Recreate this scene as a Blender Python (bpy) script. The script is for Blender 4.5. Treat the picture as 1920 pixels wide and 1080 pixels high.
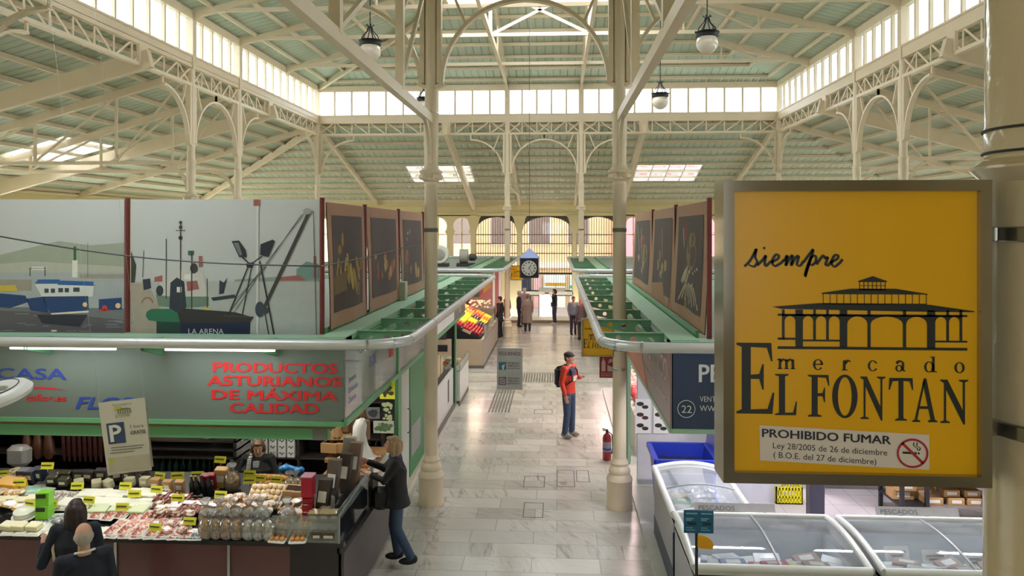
import bpy, math, random
from mathutils import Vector, Matrix
from math import sin, cos, pi, radians as R
random.seed(7)
S = bpy.context.scene
COL = S.collection
for o in list(bpy.data.objects):
    bpy.data.objects.remove(o)

# ------------------------------------------------------------------ camera, sky, exposure
EYE = Vector((0, 0, 4.2))
YAW = math.atan2(84, 1416)
cam = bpy.data.objects.new('camera', bpy.data.cameras.new('camera'))
COL.objects.link(cam)
cam.location = EYE
cam.rotation_euler = (pi / 2, 0, YAW)
cam.data.sensor_width = 36
cam.data.lens = 1416 * 36 / 1920
cam.data.shift_y = -110 / 1920
cam.data.clip_start = .05
cam.data.clip_end = 300
S.camera = cam
S.view_settings.view_transform = 'Standard'
S.view_settings.look = 'None'
S.view_settings.gamma = 1
S.view_settings.exposure = 0.0
w = bpy.data.worlds.new('overcast_sky')
S.world = w
w.use_nodes = True
bg = w.node_tree.nodes['Background']
SKY = 17.0
bg.inputs[0].default_value = (.96, .98, 1.0, 1)
bg.inputs[1].default_value = SKY
S.cycles.max_bounces = 7
S.cycles.diffuse_bounces = 5
S.cycles.glossy_bounces = 3
S.cycles.transmission_bounces = 4
S.cycles.transparent_max_bounces = 16
S.cycles.caustics_reflective = False
S.cycles.caustics_refractive = False
S.cycles.sample_clamp_indirect = 6

def portal(loc, sx, sy, direction):
    """daylight opening: guides the sampling of the sky, gives no light of its own"""
    l = bpy.data.lights.new('sky_portal', 'AREA')
    l.shape = 'RECTANGLE'
    l.size, l.size_y = sx, sy
    l.cycles.is_portal = True
    o = bpy.data.objects.new('sky_portal', l)
    COL.objects.link(o)
    o.location = loc
    o.rotation_euler = Vector(direction).to_track_quat('-Z', 'Y' if abs(direction[2]) < .9 else 'Y').to_euler()
    return o

def lamp_light(name, loc, power, color=(1, 1, 1), size=.1, kind='POINT', size_y=None, rot=None, spot=None):
    l = bpy.data.lights.new(name, kind)
    l.energy = power
    l.color = color
    if kind == 'AREA':
        l.shape = 'RECTANGLE'
        l.size = size
        l.size_y = size_y or size
    else:
        l.shadow_soft_size = size
    if kind == 'SPOT':
        l.spot_size = R(spot or 100)
        l.spot_blend = .6
    o = bpy.data.objects.new(name, l)
    COL.objects.link(o)
    o.location = loc
    if rot:
        o.rotation_euler = rot
    return o

# ------------------------------------------------------------------ geometry of the hall
CX = -.49                     # centre of the aisle
HC = 20.44                    # centre of the hall along the aisle
HW = 8.95                     # half side of the clerestory square
CO = 1.435                    # half spacing of the pair of columns in each side
LR = 9.9                      # depth of the lower roof
SL = .275                     # slope of the lower roof
Z_LOW = 8.45                  # lower roof at the clerestory
Z_WALL = 9.75                 # upper wall plate
def zl(d): return Z_LOW - SL * d

# ------------------------------------------------------------------ materials
MATS = {}
def lin(c):
    return tuple((x / 12.92 if x <= .04045 else ((x + .055) / 1.055) ** 2.4) for x in c)
def rgb(r, g, b): return lin((r / 255, g / 255, b / 255))
def mat(name, col, rough=.5, metal=0, var=.12, scale=6, bump=0, bscale=40, emit=None, estr=0, spec=.5, coat=0, alpha=1, trans=0):
    if name in MATS:
        return MATS[name]
    m = bpy.data.materials.new(name)
    m.use_nodes = True
    nt = m.node_tree
    b = nt.nodes['Principled BSDF']
    tc = nt.nodes.new('ShaderNodeTexCoord')
    nz = nt.nodes.new('ShaderNodeTexNoise')
    nz.inputs['Scale'].default_value = scale
    nz.inputs['Detail'].default_value = 4
    nt.links.new(tc.outputs['Object'], nz.inputs['Vector'])
    mx = nt.nodes.new('ShaderNodeMix')
    mx.data_type = 'RGBA'
    mx.inputs[6].default_value = (*[c * (1 - var) for c in col], 1)
    mx.inputs[7].default_value = (*[min(1, c * (1 + var)) for c in col], 1)
    nt.links.new(nz.outputs['Fac'], mx.inputs[0])
    nt.links.new(mx.outputs[2], b.inputs['Base Color'])
    b.inputs['Roughness'].default_value = rough
    b.inputs['Metallic'].default_value = metal
    b.inputs['Specular IOR Level'].default_value = spec
    b.inputs['Coat Weight'].default_value = coat
    b.inputs['Alpha'].default_value = alpha
    b.inputs['Transmission Weight'].default_value = trans
    if emit:
        b.inputs['Emission Color'].default_value = (*emit, 1)
        b.inputs['Emission Strength'].default_value = estr
    if bump:
        n2 = nt.nodes.new('ShaderNodeTexNoise')
        n2.inputs['Scale'].default_value = bscale
        nt.links.new(tc.outputs['Object'], n2.inputs['Vector'])
        bp = nt.nodes.new('ShaderNodeBump')
        bp.inputs['Strength'].default_value = bump
        bp.inputs['Distance'].default_value = .02
        nt.links.new(n2.outputs['Fac'], bp.inputs['Height'])
        nt.links.new(bp.outputs[0], b.inputs['Normal'])
    MATS[name] = m
    return m

def glass(name, tint=(.95, .97, .97), gloss=.12, rough=.02, haze=0, hcol=(.8, .85, .85)):
    """thin pane: see-through with a sharp reflection, and a little dust (haze)"""
    if name in MATS:
        return MATS[name]
    m = bpy.data.materials.new(name)
    m.use_nodes = True
    nt = m.node_tree
    nt.nodes.clear()
    out = nt.nodes.new('ShaderNodeOutputMaterial')
    tr = nt.nodes.new('ShaderNodeBsdfTransparent')
    tr.inputs[0].default_value = (*tint, 1)
    gl = nt.nodes.new('ShaderNodeBsdfGlossy')
    gl.inputs['Roughness'].default_value = rough
    fr = nt.nodes.new('ShaderNodeLayerWeight')
    fr.inputs[0].default_value = .25
    mt = nt.nodes.new('ShaderNodeMath')
    mt.operation = 'MULTIPLY_ADD'
    mt.inputs[1].default_value = .6
    mt.inputs[2].default_value = gloss * .5
    nt.links.new(fr.outputs['Fresnel'], mt.inputs[0])
    mx = nt.nodes.new('ShaderNodeMixShader')
    nt.links.new(mt.outputs[0], mx.inputs[0])
    nt.links.new(tr.outputs[0], mx.inputs[1])
    nt.links.new(gl.outputs[0], mx.inputs[2])
    last = mx
    if haze:
        df = nt.nodes.new('ShaderNodeBsdfDiffuse')
        df.inputs[0].default_value = (*hcol, 1)
        m2 = nt.nodes.new('ShaderNodeMixShader')
        tc = nt.nodes.new('ShaderNodeTexCoord')
        nz = nt.nodes.new('ShaderNodeTexNoise')
        nz.inputs['Scale'].default_value = 3
        nt.links.new(tc.outputs['Object'], nz.inputs['Vector'])
        mm = nt.nodes.new('ShaderNodeMath')
        mm.operation = 'MULTIPLY'
        mm.inputs[1].default_value = haze * 2
        nt.links.new(nz.outputs['Fac'], mm.inputs[0])
        nt.links.new(mm.outputs[0], m2.inputs[0])
        nt.links.new(mx.outputs[0], m2.inputs[1])
        nt.links.new(df.outputs[0], m2.inputs[2])
        last = m2
    nt.links.new(last.outputs[0], out.inputs[0])
    MATS[name] = m
    return m

def emis(name, col, strength):
    if name in MATS:
        return MATS[name]
    m = bpy.data.materials.new(name)
    m.use_nodes = True
    nt = m.node_tree
    b = nt.nodes['Principled BSDF']
    b.inputs['Base Color'].default_value = (*col, 1)
    b.inputs['Emission Color'].default_value = (*col, 1)
    b.inputs['Emission Strength'].default_value = strength
    MATS[name] = m
    return m

# ------------------------------------------------------------------ mesh builder and scene tree
ORG = {}
def org(o):
    return ORG.get(o.name, Vector((0, 0, 0))) if o is not None else Vector((0, 0, 0))

class MB:
    def __init__(s):
        s.v, s.f, s.fm, s.ms, s.fs = [], [], [], [], []
        s.cur = 0
    def mt(s, m):
        if m not in s.ms:
            s.ms.append(m)
        s.cur = s.ms.index(m)
        return s
    def add(s, vs, fs):
        n = len(s.v)
        s.v += [tuple(p) for p in vs]
        for f in fs:
            s.f.append([n + i for i in f])
            s.fm.append(s.cur)
        return s
    def box(s, a, b):
        x0, y0, z0 = (min(p, q) for p, q in zip(a, b))
        x1, y1, z1 = (max(p, q) for p, q in zip(a, b))
        return s.add([(x0, y0, z0), (x1, y0, z0), (x1, y1, z0), (x0, y1, z0), (x0, y0, z1), (x1, y0, z1), (x1, y1, z1), (x0, y1, z1)],
                     [(0, 3, 2, 1), (4, 5, 6, 7), (0, 1, 5, 4), (1, 2, 6, 5), (2, 3, 7, 6), (3, 0, 4, 7)])
    def cbox(s, c, d, rz=0, rx=0, ry=0, taper=1):
        M = Matrix.Translation(c) @ Matrix.Rotation(rz, 4, 'Z') @ Matrix.Rotation(ry, 4, 'Y') @ Matrix.Rotation(rx, 4, 'X')
        x, y, z = d[0] / 2, d[1] / 2, d[2] / 2
        t = taper
        vs = [(-x, -y, -z), (x, -y, -z), (x, y, -z), (-x, y, -z), (-x * t, -y * t, z), (x * t, -y * t, z), (x * t, y * t, z), (-x * t, y * t, z)]
        return s.add([M @ Vector(p) for p in vs], [(0, 3, 2, 1), (4, 5, 6, 7), (0, 1, 5, 4), (1, 2, 6, 5), (2, 3, 7, 6), (3, 0, 4, 7)])
    def rbox(s, c, d, r=.01, rz=0, rx=0, ry=0):
        """box with rounded (chamfered) edges"""
        M = Matrix.Translation(c) @ Matrix.Rotation(rz, 4, 'Z') @ Matrix.Rotation(ry, 4, 'Y') @ Matrix.Rotation(rx, 4, 'X')
        x, y, z = d[0] / 2, d[1] / 2, d[2] / 2
        r = min(r, x * .9, y * .9, z * .9)
        vs, fs = [], []
        def ring(k, zz):
            a, b = x - k, y - k
            q = r
            base = [(-a + q, -b), (a - q, -b), (a, -b + q), (a, b - q), (a - q, b), (-a + q, b), (-a, b - q), (-a, -b + q)]
            return [(p, o, zz) for p, o in base]
        rings = [ring(r * .8, -z), ring(0, -z + r), ring(0, z - r), ring(r * .8, z)]
        for rg in rings:
            vs += rg
        for i in range(3):
            for j in range(8):
                fs.append((i * 8 + j, i * 8 + (j + 1) % 8, i * 8 + 8 + (j + 1) % 8, i * 8 + 8 + j))
        fs.append(tuple(range(7, -1, -1)))
        fs.append(tuple(range(24, 32)))
        return s.add([M @ Vector(p) for p in vs], fs)
    def beam(s, p, q, w, h, up=(0, 0, 1)):
        p, q = Vector(p), Vector(q)
        d = (q - p).normalized()
        u = Vector(up)
        sd = d.cross(u)
        if sd.length < 1e-4:
            sd = d.cross(Vector((0, 1, 0)))
        sd.normalize()
        u = sd.cross(d)
        vs = []
        for e in (p, q):
            for a, b in ((-1, -1), (1, -1), (1, 1), (-1, 1)):
                vs.append(e + sd * (a * w / 2) + u * (b * h / 2))
        return s.add(vs, [(3, 2, 1, 0), (4, 5, 6, 7), (0, 1, 5, 4), (1, 2, 6, 5), (2, 3, 7, 6), (3, 0, 4, 7)])
    def tube(s, pts, r, n=8, cap=True, closed=False):
        pts = [Vector(p) for p in pts]
        rs = r if isinstance(r, (list, tuple)) else [r] * len(pts)
        N = len(pts)
        ref = None
        vs = []
        for i, p in enumerate(pts):
            a = pts[(i - 1) % N] if (i or closed) else pts[0]
            b = pts[(i + 1) % N] if (i < N - 1 or closed) else pts[-1]
            d = (b - a).normalized()
            if ref is None:
                ref = Vector((0, 0, 1)) if abs(d.z) < .9 else Vector((1, 0, 0))
            sd = d.cross(ref).normalized()
            ref = sd.cross(d).normalized()
            for k in range(n):
                t = 2 * pi * k / n
                vs.append(p + sd * (cos(t) * rs[i]) + ref * (sin(t) * rs[i]))
        fs = []
        for i in range(N if closed else N - 1):
            for k in range(n):
                i2 = (i + 1) % N
                fs.append((i * n + k, i * n + (k + 1) % n, i2 * n + (k + 1) % n, i2 * n + k))
        if cap and not closed:
            fs.append(tuple(range(n - 1, -1, -1)))
            fs.append(tuple((N - 1) * n + k for k in range(n)))
        return s.add(vs, fs)
    def cyl(s, p, q, r, r2=None, n=16):
        return s.tube([p, q], [r, r if r2 is None else r2], n)
    def lathe(s, c, prof, n=24, axis='Z'):
        vs, fs = [], []
        c = Vector(c)
        for r, z in prof:
            for k in range(n):
                t = 2 * pi * k / n
                p = Vector((r * cos(t), r * sin(t), z))
                if axis == 'Y':
                    p = Vector((p.x, p.z, p.y))
                elif axis == 'X':
                    p = Vector((p.z, p.x, p.y))
                vs.append(c + p)
        for i in range(len(prof) - 1):
            for k in range(n):
                a, b = i * n + k, i * n + (k + 1) % n
                fs.append((a, b, b + n, a + n))
        if prof[0][0] > 1e-5:
            fs.append(tuple(range(n - 1, -1, -1)))
        if prof[-1][0] > 1e-5:
            fs.append(tuple((len(prof) - 1) * n + k for k in range(n)))
        return s.add(vs, fs)
    def ball(s, c, r, n=12, m=8, M=None):
        if not isinstance(r, (tuple, list)):
            r = (r, r, r)
        c = Vector(c)
        vs = [Vector((0, 0, -1))]
        for i in range(1, m):
            t = -pi / 2 + pi * i / m
            for k in range(n):
                a = 2 * pi * k / n
                vs.append(Vector((cos(t) * cos(a), cos(t) * sin(a), sin(t))))
        vs.append(Vector((0, 0, 1)))
        fs = []
        for k in range(n):
            fs.append((0, 1 + (k + 1) % n, 1 + k))
            fs.append((len(vs) - 1, 1 + (m - 2) * n + k, 1 + (m - 2) * n + (k + 1) % n))
        for i in range(m - 2):
            for k in range(n):
                a, b = 1 + i * n + k, 1 + i * n + (k + 1) % n
                fs.append((a, b, b + n, a + n))
        out = []
        for p in vs:
            q = Vector((p.x * r[0], p.y * r[1], p.z * r[2]))
            if M is not None:
                q = M @ q
            out.append(c + q)
        return s.add(out, fs)
    def prism(s, poly, a, b, fn):
        """poly (list of 2D) swept from depth a to b; fn(x, y, depth) -> point"""
        n = len(poly)
        vs = [fn(x, y, a) for x, y in poly] + [fn(x, y, b) for x, y in poly]
        fs = [tuple(range(n)), tuple(range(2 * n - 1, n - 1, -1))]
        for i in range(n):
            j = (i + 1) % n
            fs.append((i, i + n, j + n, j))
        return s.add(vs, fs)
    def poly(s, pts):
        return s.add(pts, [tuple(range(len(pts)))])
    def quad(s, a, b, c, d):
        return s.add([a, b, c, d], [(0, 1, 2, 3)])
    def xform(s, M, start=0):
        for i in range(start, len(s.v)):
            s.v[i] = tuple(M @ Vector(s.v[i]))
        return s
    def mesh(s, name, m=None, off=Vector((0, 0, 0)), smooth=38):
        me = bpy.data.meshes.new(name)
        me.from_pydata([(p[0] - off[0], p[1] - off[1], p[2] - off[2]) for p in s.v], [], s.f)
        ms = s.ms or ([m] if m else [])
        for q in ms:
            me.materials.append(q)
        if len(ms) > 1:
            me.polygons.foreach_set('material_index', s.fm)
        if smooth:
            me.shade_smooth()
            me.set_sharp_from_angle(angle=R(smooth))
        me.update()
        return me
    def build(s, name, m=None, parent=None, smooth=38, local=False, **kw):
        off = Vector((0, 0, 0)) if local else org(parent)
        o = bpy.data.objects.new(name, s.mesh(name, m, off, smooth))
        COL.objects.link(o)
        if parent is not None:
            o.parent = parent
            ORG[o.name] = org(parent)
        for k, v in kw.items():
            o[k] = v
        return o

def tag(o, label, cat, group=None):
    o['label'] = label
    o['category'] = cat
    if group:
        o['group'] = group
    return o
def thing(name, label, cat, loc=(0, 0, 0), rz=0, group=None):
    o = bpy.data.objects.new(name, None)
    COL.objects.link(o)
    o.empty_display_size = .1
    o.location = loc
    o.rotation_euler = (0, 0, rz)
    ORG[o.name] = Vector(loc)
    return tag(o, label, cat, group)
def struct(o):
    o['kind'] = 'structure'
    return o
def sroot(name, loc=(0, 0, 0)):
    o = bpy.data.objects.new(name, None)
    COL.objects.link(o)
    o.location = loc
    ORG[o.name] = Vector(loc)
    o['kind'] = 'structure'
    return o
def clone(o, parent=None):
    c = o.copy()
    COL.objects.link(c)
    c.parent = parent
    for ch in list(o.children):
        clone(ch, c)
    return c
def dup(root, loc, rz=None, label=None, group=None, rot=None, scale=None):
    c = clone(root)
    c.location = loc
    if rz is not None:
        c.rotation_euler = (0, 0, rz)
    if rot is not None:
        c.rotation_euler = rot
    if scale is not None:
        c.scale = (scale,) * 3 if not isinstance(scale, (tuple, list)) else scale
    if label:
        c['label'] = label
    if group:
        c['group'] = group
    return c
NTH = ['first', 'second', 'third', 'fourth', 'fifth', 'sixth', 'seventh', 'eighth', 'ninth', 'tenth', 'eleventh', 'twelfth', 'thirteenth', 'fourteenth', 'fifteenth', 'sixteenth', 'seventeenth', 'eighteenth', 'nineteenth', 'twentieth']

# ------------------------------------------------------------------ lettering
def text_mesh(txt, h, width=None, shear=0, bold=0, align='LEFT', font=None, spacing=1, ext=0):
    """flat lettering as (verts, faces) in x, y; h is the cap height; width fits the line to a length"""
    cu = bpy.data.curves.new('lettering', 'FONT')
    cu.body = txt
    cu.size = 1
    cu.shear = shear
    cu.offset = 0
    cu.space_character = spacing
    cu.resolution_u = 3
    ob = bpy.data.objects.new('lettering', cu)
    COL.objects.link(ob)
    dg = bpy.context.evaluated_depsgraph_get()
    me = bpy.data.meshes.new_from_object(ob.evaluated_get(dg))
    vs = [v.co.copy() for v in me.vertices]
    fs = [tuple(p.vertices) for p in me.polygons]
    bpy.data.objects.remove(ob)
    bpy.data.curves.remove(cu)
    bpy.data.meshes.remove(me)
    if not vs:
        return [], []
    x0, x1 = min(v.x for v in vs), max(v.x for v in vs)
    for v in vs:
        v.z = 0
    k = h / .70
    kx = width / (x1 - x0) if width else k
    if bold:                          # heavier strokes: the outline laid over itself, slightly shifted
        n, V0, F0 = len(vs), list(vs), list(fs)
        for i, (a, b) in enumerate(((1, 0), (-1, 0), (0, .6), (0, -.6), (1, .5), (-1, -.5))):
            vs += [Vector((v.x + a * bold, v.y + b * bold, i + 1)) for v in V0]
            fs += [tuple(q + n * (i + 1) for q in f) for f in F0]
    off = {'LEFT': 0, 'CENTER': -(x1 - x0) * kx / 2, 'RIGHT': -(x1 - x0) * kx}[align]
    return [((v.x - x0) * kx + off, v.y * k, v.z) for v in vs], fs
def letters(mb, txt, fn, x, y, h, width=None, **kw):
    """adds a line of lettering to mb; fn maps (x, y) of the panel to a point"""
    vs, fs = text_mesh(txt, h, width, **kw)
    o, ex, ey = Vector(fn(x, y)), Vector(fn(x + 1, y)), Vector(fn(x, y + 1))
    nn = (ex - o).cross(ey - o).normalized()
    mb.add([Vector(fn(a + x, b + y)) + nn * (.0004 * c) for a, b, c in vs], fs)
    return mb
F_PX = 1416.0
def at(u, v, X=None, Y=None, Z=None, ramp=None):
    """point of the hall seen at a place of the 1920 x 1080 photograph, on a known plane"""
    a, b = (u - 960) / F_PX, (430 - v) / F_PX
    d = Vector((cos(YAW) * a - sin(YAW), sin(YAW) * a + cos(YAW), b))
    if ramp:                       # plane z = z0 + k (y - y0)
        y0, z0, k = ramp
        t = (z0 - k * y0 - EYE.z) / (d.z - k * d.y)
    elif X is not None: t = X / d.x
    elif Y is not None: t = Y / d.y
    else: t = (Z - EYE.z) / d.z
    return EYE + d * t
def plane_y(Y):      # a panel facing the camera side
    return lambda x, z, d=0: (x, Y - d, z)
def plane_x(X, sgn=1):   # a panel along the aisle; sgn=+1 faces +X
    return lambda y, z, d=0: (X + sgn * d, y, z)
# ================================================================== THE SETTING
cream = mat('cream_iron_paint', rgb(220, 204, 176), .42, var=.06, scale=3)
creamw = mat('cream_wall_paint', rgb(226, 212, 165), .6, var=.07, scale=1.5)
dark = mat('dark_rubber', (.02, .02, .022), .5)
black = mat('black_paint', (.012, .012, .014), .45)
white = mat('white_paint', (.8, .8, .78), .5, var=.04)
steel = mat('brushed_steel', (.55, .55, .54), .28, 1, var=.05)
green = mat('green_paint', rgb(96, 158, 112), .4, var=.08)
dgreen = mat('deep_green_panel', rgb(52, 128, 78), .45, var=.07)
lgreen = mat('pale_green_steel', rgb(150, 190, 160), .4, var=.06)

def roof_mat(name, axis):
    m = mat(name, rgb(188, 200, 180), .5, var=.08, scale=.8)
    nt = m.node_tree
    b = nt.nodes['Principled BSDF']
    tc = nt.nodes['Texture Coordinate']
    sp = nt.nodes.new('ShaderNodeSeparateXYZ')
    nt.links.new(tc.outputs['Object'], sp.inputs[0])
    def mth(op, a, bb=None):
        n = nt.nodes.new('ShaderNodeMath')
        n.operation = op
        for i, q in enumerate((a, bb)):
            if q is None:
                continue
            if isinstance(q, (int, float)):
                n.inputs[i].default_value = q
            else:
                nt.links.new(q, n.inputs[i])
        return n.outputs[0]
    fr = mth('FRACT', mth('MULTIPLY', sp.outputs[axis], 1 / .28))
    tri = mth('ABSOLUTE', mth('SUBTRACT', fr, .5))
    rib = mth('SMOOTH_MIN', mth('MULTIPLY', tri, 8), 1.0)
    bp = nt.nodes.new('ShaderNodeBump')
    bp.inputs['Strength'].default_value = .9
    bp.inputs['Distance'].default_value = .035
    nt.links.new(rib, bp.inputs['Height'])
    nt.links.new(bp.outputs[0], b.inputs['Normal'])
    return m
roof_x = roof_mat('green_ribbed_sheet', 0)
roof_y = roof_mat('green_ribbed_sheet_across', 1)

def marble():
    m = bpy.data.materials.new('marble_tiles')
    m.use_nodes = True
    nt = m.node_tree
    b = nt.nodes['Principled BSDF']
    N = nt.nodes.new
    L = nt.links.new
    tc = N('ShaderNodeTexCoord')
    br = N('ShaderNodeTexBrick')
    br.offset = .37
    br.inputs['Scale'].default_value = 1
    br.inputs['Brick Width'].default_value = .86
    br.inputs['Row Height'].default_value = .42
    br.inputs['Mortar Size'].default_value = .006
    br.inputs['Mortar Smooth'].default_value = .3
    br.inputs['Color1'].default_value = (*rgb(206, 202, 192), 1)
    br.inputs['Color2'].default_value = (*rgb(178, 173, 163), 1)
    br.inputs['Mortar'].default_value = (*rgb(158, 153, 144), 1)
    L(tc.outputs['Object'], br.inputs['Vector'])
    # veins: each tile turns its grain differently
    wn = N('ShaderNodeTexWhiteNoise')
    sn = N('ShaderNodeVectorMath'); sn.operation = 'SNAP'
    sn.inputs[1].default_value = (.78, .42, 1)
    L(tc.outputs['Object'], sn.inputs[0])
    L(sn.outputs[0], wn.inputs['Vector'])
    rot = N('ShaderNodeVectorRotate'); rot.rotation_type = 'Z_AXIS'
    mu = N('ShaderNodeMath'); mu.operation = 'MULTIPLY'; mu.inputs[1].default_value = 1.6
    L(wn.outputs['Value'], mu.inputs[0])
    L(mu.outputs[0], rot.inputs['Angle'])
    L(tc.outputs['Object'], rot.inputs['Vector'])
    mp = N('ShaderNodeMapping')
    mp.inputs['Scale'].default_value = (1.1, 5.5, 1)
    L(rot.outputs[0], mp.inputs['Vector'])
    nz = N('ShaderNodeTexNoise')
    nz.inputs['Scale'].default_value = 1.6
    nz.inputs['Detail'].default_value = 7
    nz.inputs['Roughness'].default_value = .62
    nz.inputs['Distortion'].default_value = 1.2
    L(mp.outputs[0], nz.inputs['Vector'])
    cr = N('ShaderNodeValToRGB')
    e = cr.color_ramp.elements
    e[0].position = .34; e[0].color = (.30, .29, .27, 1)
    e[1].position = .56; e[1].color = (1, 1, 1, 1)
    k = cr.color_ramp.elements.new(.44); k.color = (.82, .81, .79, 1)
    L(nz.outputs['Fac'], cr.inputs[0])
    # only some tiles are strongly veined
    gt = N('ShaderNodeMath'); gt.operation = 'MULTIPLY_ADD'; gt.inputs[1].default_value = .62; gt.inputs[2].default_value = .05
    L(wn.outputs['Value'], gt.inputs[0])
    mx = N('ShaderNodeMix'); mx.data_type = 'RGBA'; mx.blend_type = 'MULTIPLY'
    L(gt.outputs[0], mx.inputs[0])
    L(br.outputs['Color'], mx.inputs[6])
    L(cr.outputs[0], mx.inputs[7])
    L(mx.outputs[2], b.inputs['Base Color'])
    b.inputs['Roughness'].default_value = .19
    n3 = N('ShaderNodeTexNoise'); n3.inputs['Scale'].default_value = 2.5
    L(tc.outputs['Object'], n3.inputs['Vector'])
    m3 = N('ShaderNodeMath'); m3.operation = 'MULTIPLY_ADD'; m3.inputs[1].default_value = .22; m3.inputs[2].default_value = .1
    L(n3.outputs['Fac'], m3.inputs[0])
    L(m3.outputs[0], b.inputs['Roughness'])
    return m
floor_m = marble()
XL, XR = CX - HW, CX + HW                  # clerestory columns left, right
YN, YF = HC - HW, HC + HW                  # near, far
OL, OR, ON, OF = XL - LR, XR + LR, YN - LR, YF + LR
A0, A1 = CX - CO, CX + CO                  # aisle columns
B0, B1 = HC - CO, HC + CO                  # side columns

# floor with the landing edge at the far end
fl = MB()
fl.mt(floor_m).box((OL - .4, ON, -.3), (OR + .4, 35.2, 0))
struct(fl.build('floor'))
st = MB().mt(mat('pale_stone', rgb(214, 205, 190), .4))
for i in range(6):
    st.box((CX - 2.6, 35.2 + .3 * i, -.3 - .17 * i - .6), (CX + 2.6, 35.5 + .3 * i, -.17 * (i + 1)))
st.box((CX - 2.6, 37, -1.9), (CX + 2.6, 44, -1.2))
struct(st.build('floor'))
# metal strips and grooved paving let into the floor at the crossing
brass = mat('worn_strip', rgb(150, 140, 122), .35)
for i, y in enumerate((20.75, 22.05)):
    struct(MB().box((A0 - 1.0, y, -.002), (A1 + .8, y + .09, .002)).build('trim_%d' % (20 + i), brass))
grv = MB()
for i in range(7):
    grv.box((-1.58 + i * .075, 17.3, 0), (-1.54 + i * .075, 20.1, .004))
for i in range(14):
    grv.box((-.95 + i * .075, 20.85, 0), (-.915 + i * .075, 22.0, .004))
struct(grv.build('trim_22', mat('grey_groove', rgb(112, 108, 100), .5)))
cov = MB()
def frame_rect(mb, x0, y0, x1, y1, z, wd=.012, h=.002):
    mb.box((x0, y0, z), (x1, y0 + wd, z + h)).box((x0, y1 - wd, z), (x1, y1, z + h))
    mb.box((x0, y0, z), (x0 + wd, y1, z + h)).box((x1 - wd, y0, z), (x1, y1, z + h))
for x0, y0, x1, y1 in ((-.55, 12.3, -.2, 12.85), (.0, 12.35, .3, 13.2), (.33, 12.6, .55, 13.2), (-.5, 11.0, -.2, 11.6), (-.52, 17.2, -.1, 17.6)):
    frame_rect(cov, x0, y0, x1, y1, 0)
struct(cov.build('trim_23', mat('dark_joint', rgb(60, 58, 54), .6)))

# ---------------------------------------------------------------- roofs
def roof_section(name, side, hole=None):
    """side: F far, N near, L left, R right.  (a along the eave, d down the slope)"""
    if side in 'FN':
        lo, hi = XL, XR
        fn = (lambda a, d, z: (a, YF + d, z)) if side == 'F' else (lambda a, d, z: (a, YN - d, z))
        sheet = roof_x
    else:
        lo, hi = YN, YF
        fn = (lambda a, d, z: (XL - d, a, z)) if side == 'L' else (lambda a, d, z: (XR + d, a, z))
        sheet = roof_y
    root = sroot(name)
    mb = MB().mt(sheet)
    aa = sorted({lo, hi} | {h[i] for h in (hole or []) for i in (0, 1)})
    dd = sorted({0, LR + .3} | {h[i] for h in (hole or []) for i in (2, 3)})
    for i in range(len(aa) - 1):
        for j in range(len(dd) - 1):
            am, dm = (aa[i] + aa[i + 1]) / 2, (dd[j] + dd[j + 1]) / 2
            if any(h[0] < am < h[1] and h[2] < dm < h[3] for h in (hole or [])):
                continue
            for up in (0, .05):
                mb.quad(*[fn(a, d, zl(d) + up) for a, d in ((aa[i], dd[j]), (aa[i + 1], dd[j]), (aa[i + 1], dd[j + 1]), (aa[i], dd[j + 1]))])
    e = LR + .3
    for up in (0, .05):
        mb.add([fn(lo, 0, zl(0) + up), fn(lo, e, zl(e) + up), fn(lo - e, e, zl(e) + up)], [(0, 1, 2)])
        mb.add([fn(hi, 0, zl(0) + up), fn(hi, e, zl(e) + up), fn(hi + e, e, zl(e) + up)], [(0, 1, 2)])
    mb.build('sheeting', None, root, smooth=0)
    npur = 12
    for k in range(npur):
        d = .35 + k * (LR - .5) / (npur - 1)
        z = zl(d) - .06
        MB().beam(fn(lo - d, d, z), fn(hi + d, d, z), .07, .11).build('purlin', cream, root, smooth=0)
    for a in (lo, hi):
        MB().beam(fn(a, .1, zl(.1) - .17), fn(a, LR, zl(LR) - .17), .12, .2).build('rafter', cream, root, smooth=0)
    s = -1
    MB().beam(fn(lo, 0, zl(0) - .2), fn(lo - LR, LR, zl(LR) - .2), .16, .24).build('hip_rafter', cream, root, smooth=0)
    # roof lights
    for h in hole or []:
        fr = MB()
        for a in [h[0] + i * (h[1] - h[0]) / 4 for i in range(5)]:
            fr.beam(fn(a, h[2], zl(h[2])), fn(a, h[3], zl(h[3])), .05, .12)
        for d in (h[2], (h[2] + h[3]) / 2, h[3]):
            fr.beam(fn(h[0], d, zl(d)), fn(h[1], d, zl(d)), .05, .12)
        fr.build('skylight_frame', white, root, smooth=0)
        g = MB().quad(*[fn(a, d, zl(d) + .1) for a, d in ((h[0], h[2]), (h[1], h[2]), (h[1], h[3]), (h[0], h[3]))])
        g.build('skylight_glass', glass('near_roof_glass', (.6, .62, .62), .1) if side == 'N' else glass('dimmed_roof_glass', (.36, .38, .38), .1, haze=.05), root, smooth=0)  # tint darkened to tone down the sky; near panes left clearer for light
        dm = (h[2] + h[3]) / 2
        portal(fn((h[0] + h[1]) / 2, dm, zl(dm) + .25), *((h[1] - h[0], h[3] - h[2]) if side in 'FN' else (h[3] - h[2], h[1] - h[0])), (0, 0, -1))
    return root
roof_section('ceiling', 'F', [(-6.9, -3.95, 4.7, 6.9), (3.6, 6.5, 4.7, 6.9)])
roof_section('ceiling', 'N', [(-6.9, -3.95, 3.9, 6.1), (3.0, 5.9, 3.9, 6.1)])  # unseen roof lights, added for more daylight
roof_section('ceiling', 'L', [(21.6, 24.2, 5.2, 7.3)])
roof_section('ceiling', 'R', [(16.6, 19.3, 4.6, 6.9)])

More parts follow.
